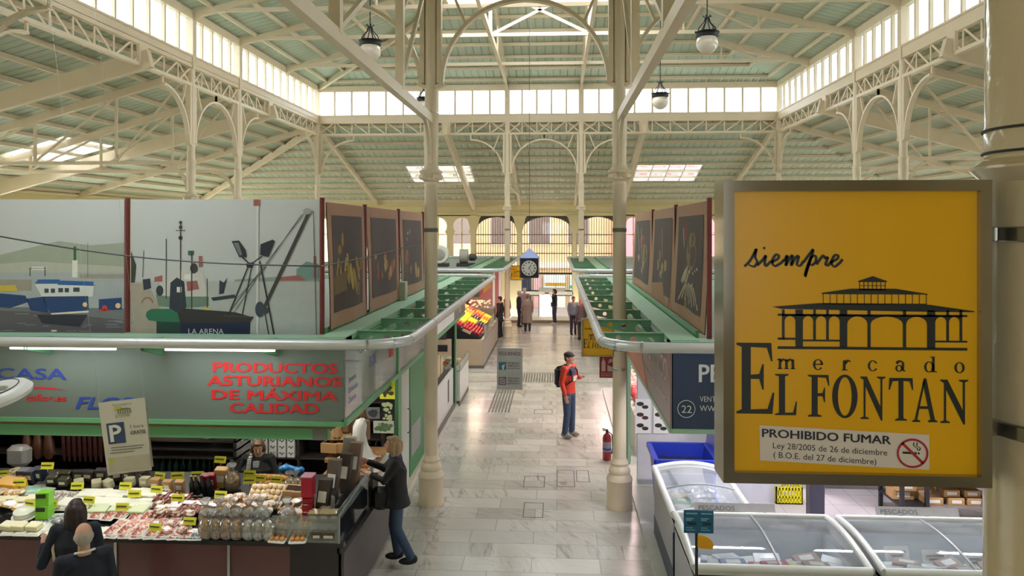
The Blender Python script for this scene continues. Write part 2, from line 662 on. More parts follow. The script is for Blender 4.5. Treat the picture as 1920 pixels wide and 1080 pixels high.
# upper roof, a square hip up to the lantern
LH = 2.9
zu = lambda d: Z_WALL + .12 + .245 * d        # d = distance inward from the clerestory
up = sroot('ceiling')
UD = HW - LH
for side in 'FNLR':
    mb = MB().mt(roof_x if side in 'FN' else roof_y)
    def fn(a, d, z, side=side):
        if side == 'F': return (CX + a, YF - d, z)
        if side == 'N': return (CX + a, YN + d, z)
        if side == 'L': return (XL + d, HC + a, z)
        return (XR - d, HC + a, z)
    o = .35
    for h in (0, .05):
        mb.quad(fn(-HW - o, -o, zu(-o) + h), fn(HW + o, -o, zu(-o) + h), fn(LH, UD, zu(UD) + h), fn(-LH, UD, zu(UD) + h))
    mb.build('sheeting', None, up, smooth=0)
    for k in range(7):
        d = .55 + k * (UD - .6) / 6
        MB().beam(fn(-HW + d, d, zu(d) - .06), fn(HW - d, d, zu(d) - .06), .07, .1).build('purlin', cream, up, smooth=0)
    MB().beam(fn(-HW, 0, zu(0) - .12), fn(-LH, UD, zu(UD) - .12), .12, .2).build('hip_rafter', cream, up, smooth=0)
    MB().beam(fn(-HW - .05, 0, Z_WALL - .02), fn(HW + .05, 0, Z_WALL - .02), .16, .22).build('wall_plate', cream, up, smooth=0)
    MB().beam(fn(-LH, UD, zu(UD) - .1), fn(LH, UD, zu(UD) - .1), .14, .25).build('ring_beam', cream, up, smooth=0)
    # lantern glazing
    z0, z1 = zu(UD), zu(UD) + 1.1
    fr = MB()
    for i in range(9):
        a = -LH + i * LH / 4
        fr.beam(fn(a, UD, z0), fn(a, UD, z1), .06, .06, (1, 0, 0) if side in 'FN' else (0, 1, 0))
    fr.beam(fn(-LH, UD, z1), fn(LH, UD, z1), .1, .12)
    fr.build('lantern_frame', cream, up, smooth=0)
    MB().quad(fn(-LH, UD, z0), fn(LH, UD, z0), fn(LH, UD, z1), fn(-LH, UD, z1)).build('lantern_glass', glass('clear_roof_glass', (.62, .64, .64), .1), up, smooth=0)
    portal(fn(0, UD - .12, (z0 + z1) / 2), *((2 * LH, 1.1) if side in 'FN' else (2 * LH, 1.1)), {'F': (0, -1, 0), 'N': (0, 1, 0), 'L': (1, 0, 0), 'R': (-1, 0, 0)}[side])
    MB().add([fn(-LH - .1, UD - .1, z1 + .03), fn(LH + .1, UD - .1, z1 + .03), fn(0, HW, z1 + .9)], [(0, 1, 2)]).build('lantern_fill_glass', glass('clear_roof_glass', (.62, .64, .64), .1), up, smooth=0)  # cap glazed only to bring extra daylight down into the hall
    MB().beam(fn(-LH, UD, z1), fn(0, HW, z1 + .9), .1, .1).build('lantern_hip', cream, up, smooth=0)
portal((CX, HC, zu(UD) + 2.1), 2 * LH, 2 * LH, (0, 0, -1))
# trusses of the upper roof
tz = Z_WALL + .1
def upper_truss(label, y):
    t = thing('roof_truss', label, 'roof truss', (CX, y, tz))
    MB().beam((XL + .1, y, tz), (XR - .1, y, tz), .07, .1).build('tie_beam', cream, t, smooth=0)
    reach = min(UD, HW - abs(y - HC))
    reach = UD if abs(y - HC) <= LH else HW - abs(y - HC)
    for s, x in ((1, XL), (-1, XR)):
        MB().beam((x + s * .1, y, zu(.1) - .16), (x + s * reach, y, zu(reach) - .16), .1, .16).build('rafter', cream, t, smooth=0)
        for f in (.45, .8):
            MB().beam((x + s * reach * f, y, tz), (x + s * reach * f, y, zu(reach * f) - .1), .05, .05, (0, 1, 0)).build('hanger', cream, t, smooth=0)
        MB().beam((x + s * reach * .45, y, tz), (x + s * reach * .8, y, zu(reach * .8) - .2), .05, .05).build('brace', cream, t, smooth=0)
        MB().prism([(0, -.3), (.5, 0), (.5, .1), (0, .12)], y - .03, y + .03, lambda a, z, d, x=x, s=s: (x + s * (a + .05), d, tz + z)).build('gusset', cream, t, smooth=0)
    return t
upper_truss('long cream roof truss high over the hall, just before the lantern', B0)
ut = upper_truss('cream roof truss high over the hall just behind the lantern, cross braced in the middle', B1)
xb = MB()
xb.beam((A0, B1, tz), (A1, B1, zu(UD) - .1), .06, .08).beam((A1, B1, tz), (A0, B1, zu(UD) - .1), .06, .08)
for a in (A0, A1):
    xb.beam((a, B1, tz), (a, B1, zu(UD) - .1), .1, .1, (0, 1, 0))
xb.build('cross_brace', cream, ut, smooth=0)
upper_truss('short cream roof truss nearest the far clerestory windows', 25.7)
upper_truss('short cream roof truss over the near hanging lamps', 15.2)
for lab, x in (('left', A0), ('right', A1)):
    t = thing('roof_truss', 'cream lengthwise roof truss running to the far clerestory above the %s side of the aisle' % lab, 'roof truss', (x, HC, tz))
    MB().beam((x, YN + .1, tz), (x, YF - .1, tz), .1, .16).build('tie_beam', cream, t, smooth=0)
    for s, y in ((1, YN), (-1, YF)):
        MB().beam((x, y + s * .1, zu(.1) - .16), (x, y + s * UD, zu(UD) - .16), .1, .16).build('rafter', cream, t, smooth=0)
        for f in (.45, .8):
            MB().beam((x, y + s * UD * f, tz), (x, y + s * UD * f, zu(UD * f) - .1), .05, .05, (0, 1, 0)).build('hanger', cream, t, smooth=0)
        MB().beam((x, y + s * UD * .45, tz), (x, y + s * UD * .8, zu(UD * .8) - .2), .05, .05).build('brace', cream, t, smooth=0)
        MB().prism([(0, -.5), (.12, -.5), (.7, 0), (.7, .1), (0, .12)], x - .05, x + .05, lambda a, z, d, y=y, s=s: (d, y + s * (a + .05), tz + z)).build('gusset', cream, t, smooth=0)

# ---------------------------------------------------------------- sides of the clerestory: windows, girders, columns
def side_fn(side):
    if side == 'F': return lambda a, z, d=0: (CX + a, YF + d, z)
    if side == 'N': return lambda a, z, d=0: (CX + a, YN - d, z)
    if side == 'L': return lambda a, z, d=0: (XL - d, HC + a, z)
    return lambda a, z, d=0: (XR + d, HC + a, z)
UPV = {'F': (0, 1, 0), 'N': (0, 1, 0), 'L': (1, 0, 0), 'R': (1, 0, 0)}
SIDEN = {'F': 'far', 'N': 'near', 'L': 'left', 'R': 'right'}
wn = 0
cgl = glass('clerestory_glass', (.27, .28, .29), .1, haze=.05)  # pane colour darkened to hold back the white sky behind the mullions
AR = 1.27
for side in 'FLRN':
    fn = side_fn(side)
    U = UPV[side]
    for bi, (a, b, n) in enumerate(((-HW, -CO, 11), (-CO, CO, 5), (CO, HW, 11))):
        wn += 1
        wr = sroot('window_%d' % wn, fn(a, 8.6))
        fr = MB()
        fr.beam(fn(a, 8.58, -.02), fn(b, 8.58, -.02), .10, .24, (0, 0, 1)).beam(fn(a, 8.66, -.03), fn(b, 8.66, -.03), .13, .04, (0, 0, 1))
        for i in range(1, n):
            q = a + (b - a) * i / n
            fr.beam(fn(q, 8.63), fn(q, 9.66), .07, .08, U)
        fr.build('window_frame', cream, wr, smooth=0)
        MB().quad(fn(a, 8.66, .02), fn(b, 8.66, .02), fn(b, 9.66, .02), fn(a, 9.66, .02)).build('window_glass', cgl, wr, smooth=0)
        # lattice girder below
        names = {'F': ('left', 'middle', 'right'), 'N': ('left', 'middle', 'right'), 'L': ('near', 'middle', 'far'), 'R': ('near', 'middle', 'far')}[side]
        g = thing('lattice_girder', 'cream iron lattice girder with arched brackets in the %s bay of the %s clerestory side' % (names[bi], SIDEN[side]), 'girder', fn((a + b) / 2, 7.9), group='lattice girders under the clerestory')
        zt, zb = 8.42, 7.93
        m1 = MB().beam(fn(a, zt), fn(b, zt), .14, .10)
        m1.build('top_chord', cream, g, smooth=0)
        MB().beam(fn(a, zb), fn(b, zb), .14, .08).build('bottom_chord', cream, g, smooth=0)
        la = MB()
        w_ = (b - a) / n
        for i in range(n + 1):
            q = a + w_ * i
            la.beam(fn(q, zb), fn(q, zt), .05, .02, U)
        for i in range(n):
            q0, q1 = a + w_ * i, a + w_ * (i + 1)
            ends = i in (0, n - 1) or (n == 5 and i == 2)
            if ends or i < n / 2:
                la.beam(fn(q0, zt, .02), fn(q1, zb, .02), .05, .015, U)
            if ends or i >= n / 2:
                la.beam(fn(q0, zb, -.02), fn(q1, zt, -.02), .05, .015, U)
        la.build('lattice', cream, g, smooth=0)
        for s, c in ((1, a), (-1, b)):
            br = MB()
            cxx = c + s * (CO)
            pts = [(c + s * .165, 6.43)] + [(cxx - s * AR * cos(t), 6.43 + AR * sin(t)) for t in [pi / 2 * k / 10 for k in range(11)]]
            for p, q in zip(pts, pts[1:]):
                br.beam(fn(p[0], p[1]), fn(q[0], q[1]), .055, .12, U)
            br.beam(fn(c + s * .13, 6.43), fn(c + s * .13, 7.95), .07, .13, U)
            m = (cxx - s * AR * cos(pi / 4), 6.43 + AR * sin(pi / 4))
            br.beam(fn(m[0], m[1]), fn(c + s * .3, 7.9), .04, .06, U)
            br.beam(fn(cxx, 7.70), fn(cxx, 7.93), .05, .05, U)
            br.beam(fn(c + s * .05, 6.36), fn(c + s * .2, 6.43), .14, .05)
            br.build('arch_bracket', cream, g, smooth=0)
    n_ = {'F': (0, -1, -.15), 'N': (0, 1, -.15), 'L': (1, 0, -.15), 'R': (-1, 0, -.15)}[side]
    portal(fn(0, 9.16, .12), 2 * HW, 1.0, {'F': (0, -1, 0), 'N': (0, 1, 0), 'L': (1, 0, 0), 'R': (-1, 0, 0)}[side])

def column(x, y, label, full=True):
    c = thing('iron_column', label, 'column', (x, y, 0), group='cast iron columns of the hall')
    MB().lathe((x, y, 0), [(.2, 0), (.2, .03), (.19, .05), (.19, .40), (.2, .43), (.185, .47), (.155, .52), (.165, .56), (.15, .6), (.125, .64), (.135, .68), (.115, .72), (.105, .75)], 28).build('base', cream, c)
    MB().lathe((x, y, 0), [(.104, .74), (.1, 2.5), (.1, 4.86), (.106, 4.87), (.106, 4.9), (.1, 4.91), (.1, 4.95)], 24).build('shaft', cream, c)
    cp = MB().lathe((x, y, 0), [(.11, 4.93), (.13, 4.95), (.12, 4.99), (.14, 5.03), (.17, 5.06), (.17, 5.09), (.13, 5.12), (.11, 5.16)], 24)
    for t in range(4):
        u = Vector((cos(t * pi / 2 + pi / 4), sin(t * pi / 2 + pi / 4), 0))
        v = Vector((-u.y, u.x, 0))
        p = Vector((x, y, 5.0)) + u * .15
        cp.tube([p - v * .05, p + v * .05], .045, 10)
    cp.box((x - .15, y - .15, 5.07), (x + .15, y + .15, 5.1))
    cp.build('capital', cream, c)
    us = MB().lathe((x, y, 0), [(.11, 5.15), (.105, 5.2), (.105, 5.45), (.115, 5.5), (.112, 5.52), (.112, 5.9), (.125, 5.92), (.125, 5.97), (.1, 6.0), (.095, 6.3), (.095, 8.4)], 24)
    us.build('upper_shaft', cream, c)
    MB().box((x - .1, y - .1, 8.35), (x + .1, y + .1, 9.75)).build('post', cream, c, smooth=0)
    MB().lathe((x, y, 0), [(.106, 4.16), (.108, 4.17), (.108, 4.21), (.106, 4.22)], 20).build('joint_band', mat('grey_band', rgb(110, 106, 92), .5), c)
    return c
column(A0, YN, 'tall cream iron column left of the aisle, nearest the delicatessen stall')
column(A1, YN, 'tall cream iron column right of the aisle beside the red fire extinguisher')
column(A0, YF, 'cream iron column at the far left end of the aisle, carrying a yellow sign')
column(A1, YF, 'cream iron column at the far end of the aisle on the right')
column(XL, YF, 'iron column at the far left corner of the clerestory')
column(XR, YF, 'iron column at the far right corner of the clerestory')
column(XL, B0, 'left clerestory iron column rising behind the boat banner, nearer of the pair')
column(XL, B1, 'left clerestory iron column rising behind the boat banner, farther of the pair')
column(XR, B0, 'right clerestory iron column above the big yellow sign, nearer of the pair')
column(XR, B1, 'right clerestory iron column above the big yellow sign, farther of the pair')
column(XL, YN, 'iron column at the near left corner of the clerestory')
column(XR, YN, 'iron column at the near right corner of the clerestory')

# trusses of the lower roof at the columns: rafter, tie, hangers, braces
def lower_truss(label, side, a, deep=False):
    if side in 'FN':
        s, y0 = (1, YF) if side == 'F' else (-1, YN)
        fn = lambda d, z: (a, y0 + s * d, z)
    else:
        s, x0 = (-1, XL) if side == 'L' else (1, XR)
        fn = lambda d, z: (x0 + s * d, a, z)
    U = (1, 0, 0) if side in 'FN' else (0, 1, 0)
    if deep:
        t = thing('roof_beam', label, 'roof beam', fn(0, 8), group='deep plate beams of the lower roof')
        MB().beam(fn(-.25, zl(0) - .38), fn(LR - .2, zl(LR) - .30), .16, .40).build('plate_girder', cream, t, smooth=0)
        p = fn(-.05, 8.18)
        e = (.34, .07, .44) if side in 'FN' else (.07, .34, .44)
        MB().cbox(p, e).build('end_plate', cream, t, smooth=0)
        return t
    t = thing('roof_truss', label, 'roof truss', fn(0, 5.93), group='trusses of the lower roof')
    tie = 5.88 if side == 'N' else 5.93
    MB().beam(fn(.1, zl(.1) - .2), fn(LR - .1, zl(LR) - .2), .12, .18).build('rafter', cream, t, smooth=0)
    hv = side == 'N'
    MB().beam(fn(.08, tie), fn(LR - .1, tie), .09 if hv else .07, .13 if hv else .09).build('tie_beam', cream, t, smooth=0)
    ds = (2.3, 5.0) if hv else (2.0, 4.2, 6.4)
    for d in ds:
        MB().beam(fn(d, tie + .04), fn(d, zl(d) - .2), .1 if hv else .06, .1 if hv else .06, U).build('hanger', cream, t, smooth=0)
    for d0, d1 in zip((0.1,) + ds, ds + (8.3,)):
        MB().beam(fn(d0 + .06, zl(d0) - .3), fn(d1, tie + .05), .05, .05, U).build('brace', cream, t, smooth=0)
    b = MB()
    pts = [(.1 + .7 * (1 - cos(k * pi / 16)), 5.2 + .68 * sin(k * pi / 16)) for k in range(9)]
    for p, q in zip(pts, pts[1:]):
        b.beam(fn(*p), fn(*q), .08, .05, U)
    b.build('bracket', cream, t, smooth=0)
    return t
for side, nm, pair in (('L', 'left', ((B0, 'nearer'), (B1, 'farther'))), ('R', 'right', ((B0, 'nearer'), (B1, 'farther'))), ('F', 'far', ((A0, 'left'), (A1, 'right')))):
    for a, q in pair:
        lower_truss('cream truss of the %s lower roof, the %s of the pair at the columns' % (nm, q), side, a)
lower_truss('heavy truss beam running overhead toward the viewer from the left near column', 'N', A0)
lower_truss('heavy truss beam running overhead toward the viewer from the right near column', 'N', A1)
for side, nm, c, names in (('L', 'left', HC, ('nearer', 'farther')), ('R', 'right', HC, ('nearer', 'farther')), ('F', 'far', CX, ('left', 'right'))):
    for s, q in ((-1, names[0]), (1, names[1])):
        lower_truss('deep cream plate beam under the %s lower roof, the %s one' % (nm, q), side, c + s * 3.83, True)

# ---------------------------------------------------------------- outer walls
SIDE_WALLS = []
def wall_band(mb, fn, lo, hi, z0=4.55):
    mb.prism([(lo, 0), (hi, 0), (hi, 5.75), (lo, 5.75)], 0, .3, fn)
for nm, X, sg in (('wall_left', OL, -1), ('wall_right', OR, 1)):
    root = sroot(nm)
    fn = lambda a, z, d, X=X, sg=sg: (X + sg * d, a, z)
    SIDE_WALLS.append((root, fn, X, sg))
    tr = MB()
    for z, h, p in ((5.5, .1, .12), (5.25, .06, .08), (4.75, .08, .1)):
        tr.box((X - sg * p, ON, z), (X, OF, z + h))
    for i in range(20):
        y = ON + 1 + i * 1.9
        tr.box((X - sg * .06, y, 4.8), (X, y + .12, 5.25))
    tr.build('cornice', creamw, root, smooth=0)
# ================================================================== FAR WALL, NEAR WALL, OUTSIDE
WY = OF
def wall_panel(mb, fn, x0, x1, z0, z1, prof=None):
    """wall from x0..x1, z0..z1 with an opening whose outline prof goes bottom-left, up, and down to bottom-right"""
    if not prof:
        mb.prism([(x0, z0), (x1, z0), (x1, z1), (x0, z1)], 0, .25, fn)
        return
    k = len(prof) // 2
    xm = prof[k][0]
    mb.prism([(x0, z1), (x0, prof[0][1])] + prof[:k + 1] + [(xm, z1)], 0, .25, fn)
    mb.prism([(xm, z1)] + prof[k:] + [(x1, prof[-1][1]), (x1, z1)], 0, .25, fn)
    if prof[0][1] > z0 + .01:
        mb.prism([(x0, z0), (x1, z0), (x1, prof[0][1]), (x0, prof[0][1])], 0, .25, fn)
def seg_arch(x0, x1, zb, zs, rise, n=14):
    return [(x0, zb)] + [(x0 + (x1 - x0) * (1 - cos(pi * i / n)) / 2, zs + rise * sin(pi * i / n)) for i in range(n + 1)] + [(x1, zb)]
def horseshoe(xc, r, neck, zb, zc, n=16):
    a0 = math.acos(neck / r)
    arc = [(xc + r * cos(pi + a0 - (pi + 2 * a0) * i / n), zc + r * sin(pi + a0 - (pi + 2 * a0) * i / n)) for i in range(n + 1)]
    z1 = arc[0][1]
    return [(xc - r, zb), (xc - r, z1 - .15), (xc - neck, z1 - .02)] + arc[0:] + [(xc + neck, z1 - .02), (xc + r, z1 - .15), (xc + r, zb)]
far = sroot('wall_far', (0, WY, 0))
ffn = lambda x, z, d=0: (x, WY + d, z)
mauve = mat('mauve_spandrel', rgb(140, 112, 104), .5)
bays = [(-4.34, -1.94), (-1.94, .91), (.91, 3.33)]
wm = MB()
sp = MB()
for x0, x1 in bays:
    pr = seg_arch(x0 + .12, x1 - .12, -.2, 4.12, .72)
    k = len(pr) // 2
    sp.prism([(x0, 4.95), (x0, 3.9), (x0 + .12, 3.9)] + pr[1:k + 1] + [(pr[k][0], 4.95)], .1, .18, ffn)
    sp.prism([(pr[k][0], 4.95)] + pr[k:-1] + [(x1 - .12, 3.9), (x1, 3.9), (x1, 4.95)], .1, .18, ffn)
sp.build('spandrel', mauve, far, smooth=0)
x = -4.34
while x > OL:
    wall_panel(wm, ffn, x - 1.25, x, -.3, 4.95, horseshoe(x - .62, .46, .36, 2.4, 4.36))
    x -= 1.25
x = 3.33
while x < OR:
    wall_panel(wm, ffn, x, x + 1.25, -.3, 4.95, horseshoe(x + .62, .46, .36, 2.4, 4.36))
    x += 1.25
wm.box((OL - .3, WY, 4.9), (OR + .3, WY + .25, 5.85))
wm.build('wall_face', creamw, far, smooth=0)
MB().quad((OL, WY + .12, 2.4), (-4.34, WY + .12, 2.4), (-4.34, WY + .12, 4.9), (OL, WY + .12, 4.9)).quad((3.33, WY + .12, 2.4), (OR, WY + .12, 2.4), (OR, WY + .12, 4.9), (3.33, WY + .12, 4.9)).build('arcade_glass', glass('arcade_glass', (.34, .35, .34), .1), far, smooth=0)
am = MB()
for x in [-4.34 - .62 - 1.25 * k for k in range(12)] + [3.33 + .62 + 1.25 * k for k in range(12)]:
    am.box((x - .03, WY + .05, 2.4), (x + .03, WY + .11, 4.85)).box((x - .46, WY + .05, 3.9), (x + .46, WY + .11, 3.95))
am.build('arcade_mullion', creamw, far, smooth=0)
tr = MB()
for z, h, p in ((5.62, .12, .14), (5.42, .05, .07), (4.98, .07, .1)):
    tr.box((OL, WY - p, z), (OR, WY, z + h))
for a, b in [(OL, -4.34)] + bays + [(3.33, OR)]:
    n = max(1, round((b - a) / 2.6))
    for i in range(n):
        u, v = a + (b - a) * i / n + .2, a + (b - a) * (i + 1) / n - .2
        frz = MB()
        for q in (tr,):
            q.box((u, WY - .03, 5.1), (v, WY, 5.13)).box((u, WY - .03, 5.36), (v, WY, 5.39)).box((u, WY - .03, 5.1), (u + .03, WY, 5.39)).box((v - .03, WY - .03, 5.1), (v, WY, 5.39))
tr.build('cornice', creamw, far, smooth=0)
for x in (-4.34, -1.94, .91, 3.33):
    pm = MB().box((x - .11, WY - .12, -.2), (x + .11, WY + .2, 4.95))
    pm.box((x - .16, WY - .16, 4.45), (x + .16, WY + .1, 4.55)).box((x - .16, WY - .16, 4.85), (x + .16, WY + .1, 4.95))
    pm.box((x - .13, WY - .14, 3.85), (x + .13, WY + .1, 3.93))
    for s in (-1, 1):
        pm.prism([(0, 0), (.22, .9), (.3, 1.0), (0, 1.0)], WY - .1, WY + .1, lambda a, z, d, x=x, s=s: (x + s * (a + .1), d, 3.9 + z))
    pm.build('pilaster', creamw, far, smooth=0)
# glazed grilles of the three middle bays
barm = mat('grille_bars', rgb(128, 112, 100), .5)
gg = glass('street_glass', (.25, .235, .215), .1, haze=.06)
for i, (x0, x1) in enumerate(bays):
    wr = sroot('window_%d' % (20 + i), ((x0 + x1) / 2, WY, 2))
    m = MB()
    n = 22 if i == 1 else 19
    for k in range(1, n):
        q = x0 + (x1 - x0) * k / n
        m.box((q - .014, WY + .02, 1.95), (q + .014, WY + .04, 4.8))
    for z in (3.92, 3.45, 2.95):
        m.box((x0, WY + .01, z - .025), (x1, WY + .05, z + .025))
    m.build('window_frame', barm, wr, smooth=0)
    MB().quad(ffn(x0, 1.9, .06), ffn(x1, 1.9, .06), ffn(x1, 4.9, .06), ffn(x0, 4.9, .06)).build('window_glass', gg, wr, smooth=0)
# transom and sliding door of the entrance
dr = sroot('door_1', (CX, WY, 0))
m = MB().mt(black).box((-1.94, WY - .02, 1.86), (.91, WY + .08, 1.95)).box((-1.94, WY - .02, .98), (.91, WY + .08, 1.03))
for k in range(1, 24):
    q = -1.94 + 2.85 * k / 24
    m.box((q - .008, WY + .02, 1.0), (q + .008, WY + .04, 1.9))
m.mt(mat('door_header', rgb(205, 196, 180), .4)).box((-1.84, WY - .12, .80), (.85, WY + .08, .98))
m.mt(black).box((-.62, WY - .15, .87), (-.40, WY - .1, .92))
m.build('door_frame', None, dr, smooth=0)
dgl = glass('door_glass', (.2, .2, .21), .12)
for a, b in ((-1.84, -.9), (-.15, .85)):
    f = MB()
    for x in (a, b - .05):
        f.box((x, WY - .02, -1.2), (x + .05, WY + .02, .8))
    f.box((a, WY - .02, .74), (b, WY + .02, .8)).box((a, WY - .02, -1.2), (b, WY + .02, -1.1))
    lf = f.build('door_leaf', mat('dark_frame', rgb(60, 58, 60), .4), dr, smooth=0)
    MB().quad((a, WY, -1.1), (b, WY, -1.1), (b, WY, .74), (a, WY, .74)).build('door_glass', dgl, lf, smooth=0)
MB().quad((-1.94, WY + .06, 1.0), (.91, WY + .06, 1.0), (.91, WY + .06, 1.9), (-1.94, WY + .06, 1.9)).build('transom_glass', glass('transom_glass', (.2, .22, .25)), dr, smooth=0)
for x0, x1 in ((-4.34, -1.94), (.91, 3.33)):
    wx = MB().box((x0, WY, -.3), (x1, WY + .2, 1.95))
    struct(wx.build('wall_far', creamw))
for a, b in ((OL - .4, CX - 2.6), (CX + 2.6, OR + .4)):
    struct(MB().mt(floor_m).box((a, 35.2, -.3), (b, WY + .3, 0)).build('floor', smooth=0))
# low landing in front of the entrance
ld = MB().mt(mat('landing_stone', rgb(222, 212, 194), .35)).box((A0 - .2, 33.95, 0), (A1 + .2, 35.3, .13))
ld.mt(mat('riser_stone', rgb(150, 122, 92), .4)).box((A0 - .2, 33.93, .0), (A1 + .2, 33.96, .10))
struct(ld.build('floor', smooth=0))
portal((CX - .1, WY - .15, 3.2), 7.6, 3.2, (0, -1, 0))

# the arcade repeated on both side walls, windows added to light the lower roofs
for root, fn, X, sg in SIDE_WALLS:
    mb = MB()
    n = 30
    for k in range(n):
        a = ON - .3 + (OF - ON + .6) * k / n
        b = ON - .3 + (OF - ON + .6) * (k + 1) / n
        wall_panel(mb, fn, a, b, -.3, 4.95, horseshoe((a + b) / 2, .46, .36, 2.4, 4.36))
    for z0, z1 in ((4.9, 5.85),):
        mb.prism([(ON - .3, z0), (OF + .3, z0), (OF + .3, z1), (ON - .3, z1)], 0, .25, fn)
    mb.build('wall_face', creamw, root, smooth=0)
    MB().quad(fn(ON, 2.4, .12), fn(OF, 2.4, .12), fn(OF, 4.9, .12), fn(ON, 4.9, .12)).build('arcade_glass', glass('side_arcade_glass', (.6, .62, .6), .1), root, smooth=0)
    am = MB()
    for k in range(n):
        y = ON - .3 + (OF - ON + .6) * (k + .5) / n
        am.box(fn(y - .03, 2.4, .05), fn(y + .03, 4.85, .11)).box(fn(y - .46, 3.9, .05), fn(y + .46, 3.95, .11))
    am.build('arcade_mullion', creamw, root, smooth=0)
    portal(fn(HC, 3.6, -.03), OF - ON, 2.5, (-sg, 0, 0))

# near wall and the gallery the picture is taken from
near = sroot('wall_near', (0, ON, 0))
nw = MB()
nw.box((OL - .3, ON - .3, 0), (A0 - .35, ON, 5.85)).box((1.35, ON - .3, 0), (OR + .3, ON, 5.85)).box((A0 - .4, ON - .3, 5.2), (1.4, ON, 5.85))
nw.box((A0 - .4, ON - .3, 0), (1.4, ON, 2.45))
nw.build('wall_face', creamw, near, smooth=0)
GZ = 2.6
gal = MB().box((-3, -3.2, GZ - .15), (2.6, ON, GZ))
struct(gal.build('floor', mat('gallery_floor', rgb(150, 140, 125), .5)))
gw = MB().box((-3.1, -3.2, GZ), (-3, ON - .3, 5.9)).box((2.6, -3.2, GZ), (2.7, ON - .3, 5.9))
gw.box((-3.1, -3.3, GZ), (-1.6, -3.2, 5.9)).box((1.2, -3.3, GZ), (2.7, -3.2, 5.9)).box((-1.6, -3.3, GZ), (1.2, -3.2, 3.5)).box((-1.6, -3.3, 5.0), (1.2, -3.2, 5.9))
struct(gw.build('sky_screen_wall', creamw, smooth=0))  # walls added behind the camera to shut out the open sky
struct(MB().box((-3.1, -3.3, 5.85), (2.7, ON, 5.95)).build('ceiling', creamw))  # lid added over the gallery, also to keep sky off the sign
gwn = sroot('window_30', (-.2, -3.25, 4.2))  # made-up window, sized to let some daylight onto the big sign
gf = MB()
for x in (-1.6, -.22, 1.15):
    gf.box((x, -3.27, 3.5), (x + .05, -3.22, 5.0))
gf.box((-1.6, -3.27, 3.5), (1.2, -3.22, 3.55)).box((-1.6, -3.27, 4.95), (1.2, -3.22, 5.0))
gf.build('window_frame', cream, gwn, smooth=0)
MB().quad((-1.6, -3.24, 3.5), (1.2, -3.24, 3.5), (1.2, -3.24, 5.0), (-1.6, -3.24, 5.0)).build('window_glass', glass('fill_window_glass', (.30, .31, .31), .1), gwn, smooth=0)
portal((-.2, -3.15, 4.25), 2.8, 1.5, (0, 1, 0))

# the street beyond the far entrance
struct(MB().box((-45, WY + .3, -1.4), (45, 62, -1.25)).build('floor', mat('street_paving', rgb(150, 142, 132), .6)))
fac = MB()
facm = mat('ochre_facade', rgb(214, 190, 150), .7, var=.06, scale=.6)
fac.mt(facm).box((-12, 53, -1.25), (3.9, 58, 12))
shut = mat('facade_shutter', rgb(120, 104, 100), .6)
wht = mat('facade_trim', rgb(226, 220, 210), .6)
tb = thing('town_house', 'ochre house across the street behind the barred entrance windows', 'building', (-4, 53, -1.25))
fac.build('wall', None, tb, smooth=0)
for x in (-10, -7.3, -4.6, -1.9, .8):
    for z in (3.2, 6.6):
        wd = MB().mt(wht).box((x - .1, 52.93, z - .1), (x + 1.5, 53.0, z + 2.1)).mt(shut).box((x, 52.9, z), (x + 1.4, 52.96, z + 2.0))
        wd.build('window', None, tb, smooth=0)
for a, b, cc in ((-2.6, -1.8, (40, 42, 50)), (-1.6, -1.1, (220, 170, 160)), (-.9, .6, (235, 232, 220)), (.9, 2.4, (226, 214, 196)), (-4.6, -3.0, (90, 80, 76))):
    MB().box((a, 52.85, -1.25), (b, 52.95, 1.0)).build('street_front', mat('shop_front_%d' % cc[0], rgb(*cc), .5), tb, smooth=0)
MB().box((-12, 52.8, 1.5), (3.9, 53, 1.9)).build('string_course', wht, tb, smooth=0)
pk = thing('town_house', 'pink house across the street seen at the right edge of the far windows', 'building', (9, 53, -1.25))
MB().box((3.95, 52.5, -1.25), (16, 58, 11)).build('wall', mat('pink_facade', rgb(226, 130, 140), .7), pk, smooth=0)
yl = thing('town_house', 'pale yellow house across the street behind the left horseshoe windows', 'building', (-20, 53, -1.25))
MB().box((-30, 52.6, -1.25), (-12.1, 58, 8)).build('wall', mat('yellow_facade', rgb(236, 232, 180), .7), yl, smooth=0)
for x in (-16, -13.4):
    MB().box((x, 52.5, 1.2), (x + 1.2, 52.62, 3.4)).build('window', wht, yl, smooth=0)
# unseen roof added over the street to dim the house fronts
struct(MB().box((-6, WY + .3, 5.2), (5, WY + 5, 5.4)).build('ceiling', creamw))
# shop sign hanging in the street: green cross and yellow board, seen through the transom
t = tag(MB().box((-.72, 46.0, .75), (.55, 46.1, .95)).box((-.1, 46.02, -1.25), (-.04, 46.08, .75)).build('shop_board', mat('yellow_board', rgb(240, 190, 20), .5)), 'yellow shop board across the street seen through the entrance transom', 'sign')
cr = MB().box((1.01, 46.02, -1.25), (1.07, 46.06, .4))
for a, b in (((.95, 46.0, .35), (1.13, 46.08, 1.05)), ((.78, 46.0, .61), (1.30, 46.08, .79))):
    cr.box(a, b)
tag(cr.build('pharmacy_cross', emis('green_cross_light', (.02, .55, .25), 1.2)), 'green pharmacy cross across the street seen through the entrance transom', 'sign')
tag(MB().box((-.95, WY - .3, .98), (.42, WY - .13, 1.18)).build('display_ledge', mat('grey_ledge', rgb(168, 162, 150), .5)), 'grey board standing on the header above the entrance doors', 'board')
